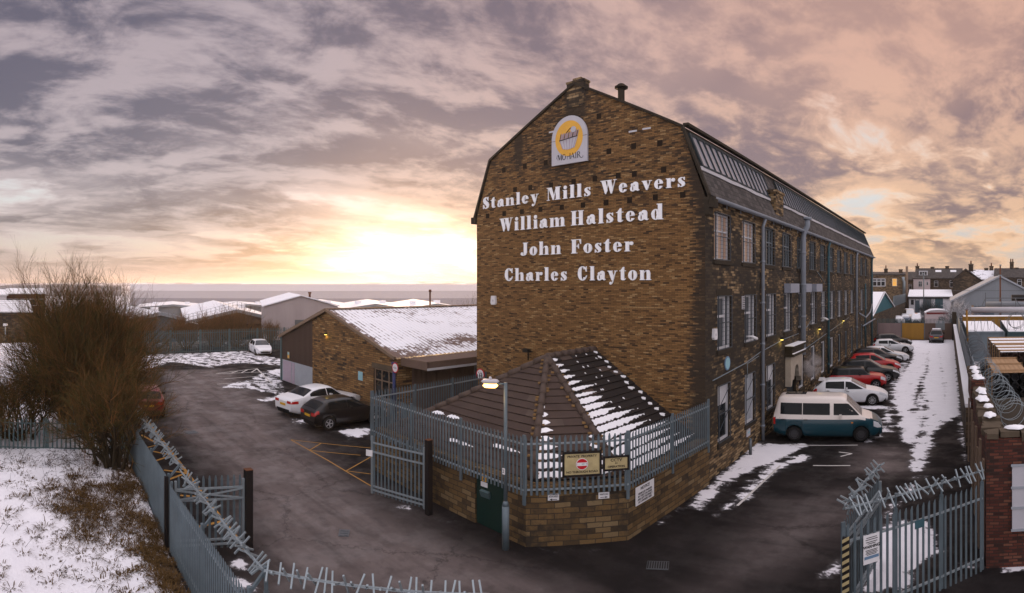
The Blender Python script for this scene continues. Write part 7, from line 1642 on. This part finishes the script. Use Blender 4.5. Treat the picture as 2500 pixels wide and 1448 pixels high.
# dead grass and stalks on the bank, one object each
rg = random.Random(9)
def bz(x, y): return max(.0, bank_z(x, y))
b = MB()
spots = []
for _ in range(170): spots.append((rg.uniform(-19, -9.4), 3.1 - abs(rg.gauss(0, .55)), rg.uniform(.14, .34), rg.randint(26, 60)))
for _ in range(110): spots.append((rg.gauss(-17.4, 1.2), rg.gauss(1.4, .75), rg.uniform(.2, .42), rg.randint(40, 80)))
for _ in range(230): spots.append((rg.uniform(-22, -10.0), rg.uniform(-2.2, 3.0), rg.uniform(.06, .2), rg.randint(6, 22)))
for _ in range(60): spots.append((rg.uniform(-58, -24), rg.uniform(-3, 3.2), rg.uniform(.2, .4), rg.randint(8, 26)))
for x, y, r_, n in spots:
    if y > 3.2 and x > -23: continue
    z = bz(x, y) - .02
    for _ in range(n):
        a = rg.uniform(0, 2 * PI); rad = r_ * rg.random() ** .7; p = Vector((x + rad * math.cos(a), y + rad * math.sin(a), z)); ln = rg.uniform(.07, .24) * (1 + r_); e = Vector((math.cos(a) * rg.uniform(.3, 1.1), math.sin(a) * rg.uniform(.3, 1.1), rg.uniform(.25, 1))).normalized()
        s = e.cross(Vector((0, 0, 1))).normalized() * .011; m = p + e * ln * .55; q = m + (e + Vector((0, 0, -.9))).normalized() * ln * .5
        b.add([p - s, p + s, m + s * .7, m - s * .7, q], [(0, 1, 2, 3), (3, 2, 4)])
tag(b.build('dead_grass', 'dead_grass', uvs=False), kind='stuff')
b = MB()
for _ in range(260):
    x, y = (rg.gauss(-21.3, .7), rg.uniform(-2.4, 2.0)) if rg.random() < .4 else ((rg.gauss(-18.3, 1.5), rg.gauss(1.7, .8)) if rg.random() < .6 else (rg.uniform(-22, -11), rg.uniform(-1.5, 3.0)))
    p = Vector((x, y, bz(x, y))); d = Vector((rg.gauss(0, .5), rg.gauss(0, .5), rg.uniform(.15, 1))).normalized(); L_ = rg.uniform(.2, .75); m = p + d * L_ * .5; q = m + (d + Vector((rg.gauss(0, .4), rg.gauss(0, .4), -.35))).normalized() * L_ * .5
    b.tube([p, m, q], [.006, .005, .003], 3, caps=False)
    for k in range(rg.randint(0, 3)): c = p.lerp(q, rg.uniform(.4, 1)); e = Vector((rg.gauss(0, 1), rg.gauss(0, 1), rg.gauss(.3, .6))).normalized() * rg.uniform(.06, .2); b.tube([c, c + e], [.004, .002], 3, caps=False); b.box(c + e, (.035, .03, .012), rg.random() * 3)
tag(b.build('dead_stalks', 'dead_stalk', uvs=False), kind='stuff')
# ------------------------------------------------------------------ signs and fixtures
def sign_at(name, label, o, u, n, w, h, mat, lines, frame=None, col='sign_ink', off=.0, cat='sign'):
    """board centred at o, x along u, facing n; lines = [(text, size, dx, dy, stretch)]"""
    u, n = Vector(u).normalized(), Vector(n).normalized(); o = Vector(o) + n * off; t = thing(name, label, cat, tuple(o)); M = frameM(o, u, (0, 0, 1))
    b = MB(); b.prism([M @ Vector(p) for p in ((-w / 2, -h / 2, 0), (w / 2, -h / 2, 0), (w / 2, h / 2, 0), (-w / 2, h / 2, 0))], n * .012); b.build('board', mat, t)
    if frame:
        b = MB(); f = frame[0]
        for x0, x1, y0, y1 in ((-w / 2 - f, w / 2 + f, h / 2, h / 2 + f), (-w / 2 - f, w / 2 + f, -h / 2 - f, -h / 2), (-w / 2 - f, -w / 2, -h / 2, h / 2), (w / 2, w / 2 + f, -h / 2, h / 2)):
            b.prism([M @ Vector(p) for p in ((x0, y0, -.004), (x1, y0, -.004), (x1, y1, -.004), (x0, y1, -.004))], n * .03)
        b.build('frame', frame[1], t)
    if lines:
        b = MB(); Mt = frameM(o + n * .0155, u, (0, 0, 1))
        for tx, sz_, dx, dy, sx in lines: text_mb(tx, sz_, Mt @ Matrix.Translation((dx, dy, 0)), .004, b, sx=sx, bold=sz_ * .02)
        b.build('lettering', col, t)
    return t, M, n, u
def arrow(t, M, n, y, L, sgn, w=.014):
    b = MB(); P = lambda x, yy: M @ Vector((x, yy, .0165)); b.prism([P(-L / 2, y - w / 2), P(L / 2, y - w / 2), P(L / 2, y + w / 2), P(-L / 2, y + w / 2)], n * .003)
    x = sgn * L / 2; b.prism([P(x, y), P(x - sgn * .06, y + .028), P(x - sgn * .06, y - .028)], n * .0045); b.build('arrow', 'sign_ink', t)
D = Vector((2.0, 2.06, 0)).normalized(); ND = Vector((D.y, -D.x, 0)); F0 = Vector((-10.28, 11.36, 0))
def diag(px, z):       # point on the short fence facing the camera
    p = az(px); k = (F0.x * math.cos(p) - F0.y * math.sin(p)) / (D.y * math.sin(p) - D.x * math.cos(p)); return F0 + D * k + Vector((0, 0, z))
def zat(q, py): return H + (HY - py) / F * q.xy.length
q = diag(1420, 0); q.z = zat(q, 1131)
t, M, n, u = sign_at('road_sign', 'weathered cream private property sign with red no entry disc on the fence', q, D, ND, .95, .56, 'sign_cream', [('PRIVATE  PROPERTY', .088, 0, .205, 1.0), ('NO THROUGH ROAD', .082, 0, -.21, 1.05)], frame=(.06, 'black_steel'), off=.06)
b = MB(); c = M @ Vector((0, 0, .014)); b.disc(c, .165, (u, (0, 0, 1)), n * .006, 28, r2=.155); b.build('ring', 'sign_white', t); b = MB(); b.disc(c + n * .006, .15, (u, (0, 0, 1)), n * .004, 28, r2=.14); b.build('disc', 'sign_red', t)
b = MB(); b.prism([M @ Vector(p) for p in ((-.14, -.045, .0255), (.14, -.045, .0255), (.14, .042, .0255), (-.14, .042, .0255))], n * .002); b.build('bar', 'sign_white', t); text_mb('NT  Y', .055, frameM(M @ Vector((.06, 0, .029)), u, (0, 0, 1)), .002).build('bar_lettering', 'sign_ink', t)
q = diag(1503, 0); q.z = zat(q, 1129)
sign_at('camera_sign', 'weathered cream CCTV in operation sign on the fence beside the larger sign', q, D, ND, .62, .30, 'sign_cream', [('CCTV', .105, 0, .085, 1.15), ('IN', .06, 0, .0, 1.1), ('OPERATION', .082, 0, -.09, 1.05)], frame=(.05, 'black_steel'), off=.06)
W0, W1 = Vector((-10.3, 11.5, 0)), Vector((-8.33, 13.5, 0)); DW = (W1 - W0).normalized(); NW = Vector((DW.y, -DW.x, 0))
def onw(px, py):
    p = az(px); k = (W0.x * math.cos(p) - W0.y * math.sin(p)) / (DW.y * math.sin(p) - DW.x * math.cos(p)); q = W0 + DW * k; q.z = zat(q, py); return q
t, M, n, u = sign_at('direction_sign', 'small white goods inward sign with left arrow on the stone corner wall', onw(1351, 1213), DW, NW, .30, .18, 'sign_white', [('GOODS\nINWARD', .056, 0, .038, 1.1)], off=.012); arrow(t, M, n, -.062, .2, -1)
t, M, n, u = sign_at('direction_sign', 'small white visitors sign with right arrow on the stone corner wall', onw(1474, 1209), DW, NW, .30, .17, 'sign_white', [('VISITORS', .056, 0, .03, 1.05)], off=.012); arrow(t, M, n, -.045, .2, 1)
DX = Vector((.19, 5.1, 0)).normalized(); p = az(1572); k = None
W2 = Vector((-8.33, 13.5, 0)); kk = (W2.x * math.cos(p) - W2.y * math.sin(p)) / (DX.y * math.sin(p) - DX.x * math.cos(p)); q = W2 + DX * kk; q.z = zat(q, 1201)
sign_at('notice_sign', 'white car park notice in black capitals on the right face of the stone corner wall', q, DX, (DX.y, -DX.x, 0), .98, .52, 'sign_white', [('NOTICE', .12, 0, .17, 1.1), ('VEHICLES PARKED\nIN THIS CAR PARK\nARE LEFT ENTIRELY\nAT OWNERS RISK', .078, 0, -.075, 1.15)], off=.03)
# plaque, alarms, cameras and lamps on the mill
SX, SYV = Vector((0, 1, 0)), Vector((1, 0, 0))
pq = onX(1775, 887, XR); t = thing('round_plaque', 'round blue plaque on the sooty mill wall between two window rows', 'plaque', tuple(pq)); b = MB(); b.disc(pq, .27, (SX, (0, 0, 1)), (.03, 0, 0), 24); b.build('disc', 'plaque_blue', t); b = MB(); b.disc(pq + Vector((.03, 0, 0)), .22, (SX, (0, 0, 1)), (.004, 0, 0), 24); b.build('inner_ring', 'sign_blue', t)
def alarm(o, n, u, label):
    n, u = Vector(n), Vector(u); t = thing('alarm_box', label, 'alarm box', tuple(o)); b = MB(); P = lambda x, z: o + u * x + Vector((0, 0, z))
    b.prism([P(-.11, -.2), P(.11, -.2), P(.16, -.12), P(.12, .2), P(-.12, .2), P(-.16, -.12)], n * .1); b.build('case', 'sign_white', t); b = MB(); b.prism([P(-.05, -.06), P(.05, -.06), P(.05, .03), P(-.05, .03)], n * .104); b.build('badge', 'sign_board_white', t)
alarm(onY(1207, 733, YG), (0, -1, 0), (1, 0, 0), 'white alarm box high on the left side of the lettered gable'); alarm(onX(1742, 816, XR), (1, 0, 0), (0, 1, 0), 'white alarm box on the car park wall near the mill corner')
def cctv(o, label, d):
    o = Vector(o); t = thing('security_camera', label, 'camera', tuple(o)); MB().tube([o, o + Vector((.3, 0, .02))], .035, 8).build('bracket', 'sign_white', t); e = o + Vector((.3, 0, 0)); MB().tube([e, e + Vector(d).normalized() * .34], .065, 10).build('camera_body', 'sign_white', t); MB().tube([e + Vector(d).normalized() * .34, e + Vector(d).normalized() * .36], .055, 10).build('lens', 'trim_black', t)
cctv(onX(1820, 822, XR), 'white bullet security camera beside the second middle-floor window', (.3, .9, -.3)); cctv(onX(2004, 777, XR), 'white bullet security camera under the row beyond the grey duct', (.3, .9, -.3))
def wall_lamp(o, n, label, e=5):
    o, n = Vector(o), Vector(n); t = thing('wall_light', label, 'wall light', tuple(o)); MB().box(o + n * .09, (.16, .16, .10)).build('housing', 'trim_black', t); MB().box(o + n * .09 + Vector((0, 0, -.075)), (.12, .12, .05)).build('bulb', 'lamp_yellow', t)
    l = bpy.data.lights.new('wall_bulb', 'POINT'); l.energy = e; l.color = (1, .72, .15); l.shadow_soft_size = .06; lo_ = bpy.data.objects.new('wall_bulb', l); COL.objects.link(lo_); lo_.parent = t; lo_.location = n * .12 + Vector((0, 0, -.22))
wall_lamp(onX(1905, 826, XR), (1, 0, 0), 'lit yellow wall light beside the door hood of the mill'); wall_lamp(onX(1998, 801, XR), (1, 0, 0), 'lit yellow wall light just right of the big grey duct'); wall_lamp(onX(2057, 781, XR), (1, 0, 0), 'lit yellow wall light farthest along the mill wall')
wall_lamp(onY(798, 814, YS), (0, -1, 0), 'lit yellow wall light high on the brown shed gable', 4)
vt = onX(1814, 739, XR); t = thing('air_vent', 'white louvred vent between two middle windows of the mill', 'vent', tuple(vt)); b = MB(); b.bb(XR, XR + .03, vt.y - .16, vt.y + .16, vt.z - .27, vt.z + .27); b.build('frame', 'board_pale', t); b = MB(); [b.bb(XR + .031, XR + .04, vt.y - .13, vt.y + .13, vt.z - .24 + k * .075, vt.z - .21 + k * .075) for k in range(7)]; b.build('louvres', 'trim_black', t)
lw_ = onX(1826, 1056, XR); t = thing('vent_plate', 'small white vent plate low on the mill wall by the drainpipe', 'vent', tuple(lw_)); b = MB(); b.bb(XR, XR + .04, lw_.y - .2, lw_.y + .2, lw_.z - .15, lw_.z + .15); b.build('plate', 'board_pale', t); b = MB(); b.bb(XR + .041, XR + .047, lw_.y - .12, lw_.y + .12, lw_.z - .02, lw_.z + .05); b.build('slot', 'sign_blue', t)
q = onX(1832, 1090, XR + .3); t = thing('bollard', 'short dark steel bollard at the foot of the mill wall', 'bollard', (XR + .3, q.y, 0)); MB().tube([(XR + .3, q.y, 0), (XR + .3, q.y, .62)], .07, 10).build('shaft', 'steel_dull', t); MB().tube([(XR + .3, q.y, .62), (XR + .3, q.y, .66)], [.075, .04], 10).build('cap', 'galv', t)
# gable fixtures
q = onY(1299, 858, YG); cc = thing('floodlight', 'small black floodlight on a bracket above the tiled roof', 'floodlight', tuple(q)); MB().tube([q, q + Vector((0, -.25, .02)), q + Vector((0, -.25, -.35))], .03, 6).build('bracket', 'trim_black', cc); MB().box(q + Vector((-.05, -.3, .05)), (.3, .2, .14)).build('head', 'trim_black', cc)
# shed signs
def round_sign(o, label, txt, r=.27):
    o = Vector(o); t = thing('height_sign', label, 'sign', tuple(o)); u = ((1, 0, 0), (0, 0, 1)); MB().disc(o, r, u, (0, -.015, 0), 26).build('ring', 'sign_red', t); MB().disc(o + Vector((0, -.0152, 0)), r * .8, u, (0, -.004, 0), 26).build('face', 'sign_white', t); text_mb(txt, r * .5, frameM(o + Vector((0, -.021, 0)), (1, 0, 0), (0, 0, 1)), .003).build('lettering', 'sign_ink', t)
round_sign(onY(965, 898, YS - .32), 'round red-rimmed height sign behind the blue drainpipe of the shed', '4.2m'); round_sign(onY(1173, 914, 18.4), 'round red-rimmed height sign at the left foot of the mill gable', '4.2m\n14ft')
q = onY(880, 918, YS - .02); sign_at('wall_sign', 'pale blue rectangular sign on the shed stone wall', q, (1, 0, 0), (0, -1, 0), .48, .5, 'sign_blue', [])
q = onY(705, 867, YS - .06); t, M, n, u = sign_at('wall_sign', 'small blue and yellow safety sign on the dark clad end of the shed', q, (1, 0, 0), (0, -1, 0), .32, .48, 'sign_cream', [], off=.02)
for z, mt in ((.12, 'sign_blue'), (-.1, 'sign_yellow')): b = MB(); b.prism([M @ Vector(p) for p in ((-.13, z - .08, .014), (.13, z - .08, .014), (.13, z + .08, .014), (-.13, z + .08, .014))], n * .004); b.build('panel', mt, t)
q = onY(858, 967, YS - .02); sign_at('wall_plate', 'small white plate low on the shed wall behind the white saloon', q, (1, 0, 0), (0, -1, 0), .4, .2, 'sign_white', [])
b = MB(); q = G(908, 1120); tag(MB().box((-16.1, 10.3, 1.45), (.24, .02, .2), .5).build('gate_tag', 'sign_white'), 'small white plate tied to the open gate leaf by the tiled building', 'sign')
# steam from the vent in the side wall
def steam():
    m, nt = new_mat('steam'); oc = nd(nt, 'TexCoord').outputs['Object']; n = noise(nt, oc, 1.6, 5, .6, .8)
    ln = nd(nt, 'VectorMath', {0: oc}, operation='LENGTH').outputs['Value']
    dn = math_(nt, 'MULTIPLY', sstep(nt, n, .42, .62), sstep(nt, ln, .35, 1.0, 1.0, 0.0))
    v = nd(nt, 'VolumePrincipled', {'Color': (.9, .86, .86, 1), 'Density': math_(nt, 'MULTIPLY', dn, 1.7), 'Anisotropy': .2}); nd(nt, 'OutputMaterial', {'Volume': v.outputs[0]})
    bm = bmesh.new(); bmesh.ops.create_icosphere(bm, subdivisions=2, radius=1.0); me = bpy.data.meshes.new('steam'); bm.to_mesh(me); bm.free(); me.materials.append(m)
    q = onX(1984, 893, -7.4); o = bpy.data.objects.new('steam', me); o.location = q; o.scale = (.7, 1.5, .85); COL.objects.link(o); tag(o, kind='stuff')
steam()
# ------------------------------------------------------------------ thin evening haze over the whole place
def haze():
    m, nt = new_mat('haze'); v = nd(nt, 'VolumePrincipled', {'Color': (0.92, 0.88, 0.90, 1), 'Density': 0.00028, 'Anisotropy': 0.55}); nd(nt, 'OutputMaterial', {'Volume': v.outputs[0]})
    b = MB(); b.bb(-9500, 9500, -9500, 9500, -40, 34); tag(b.build('haze', m, uvs=False), kind='stuff')
haze()
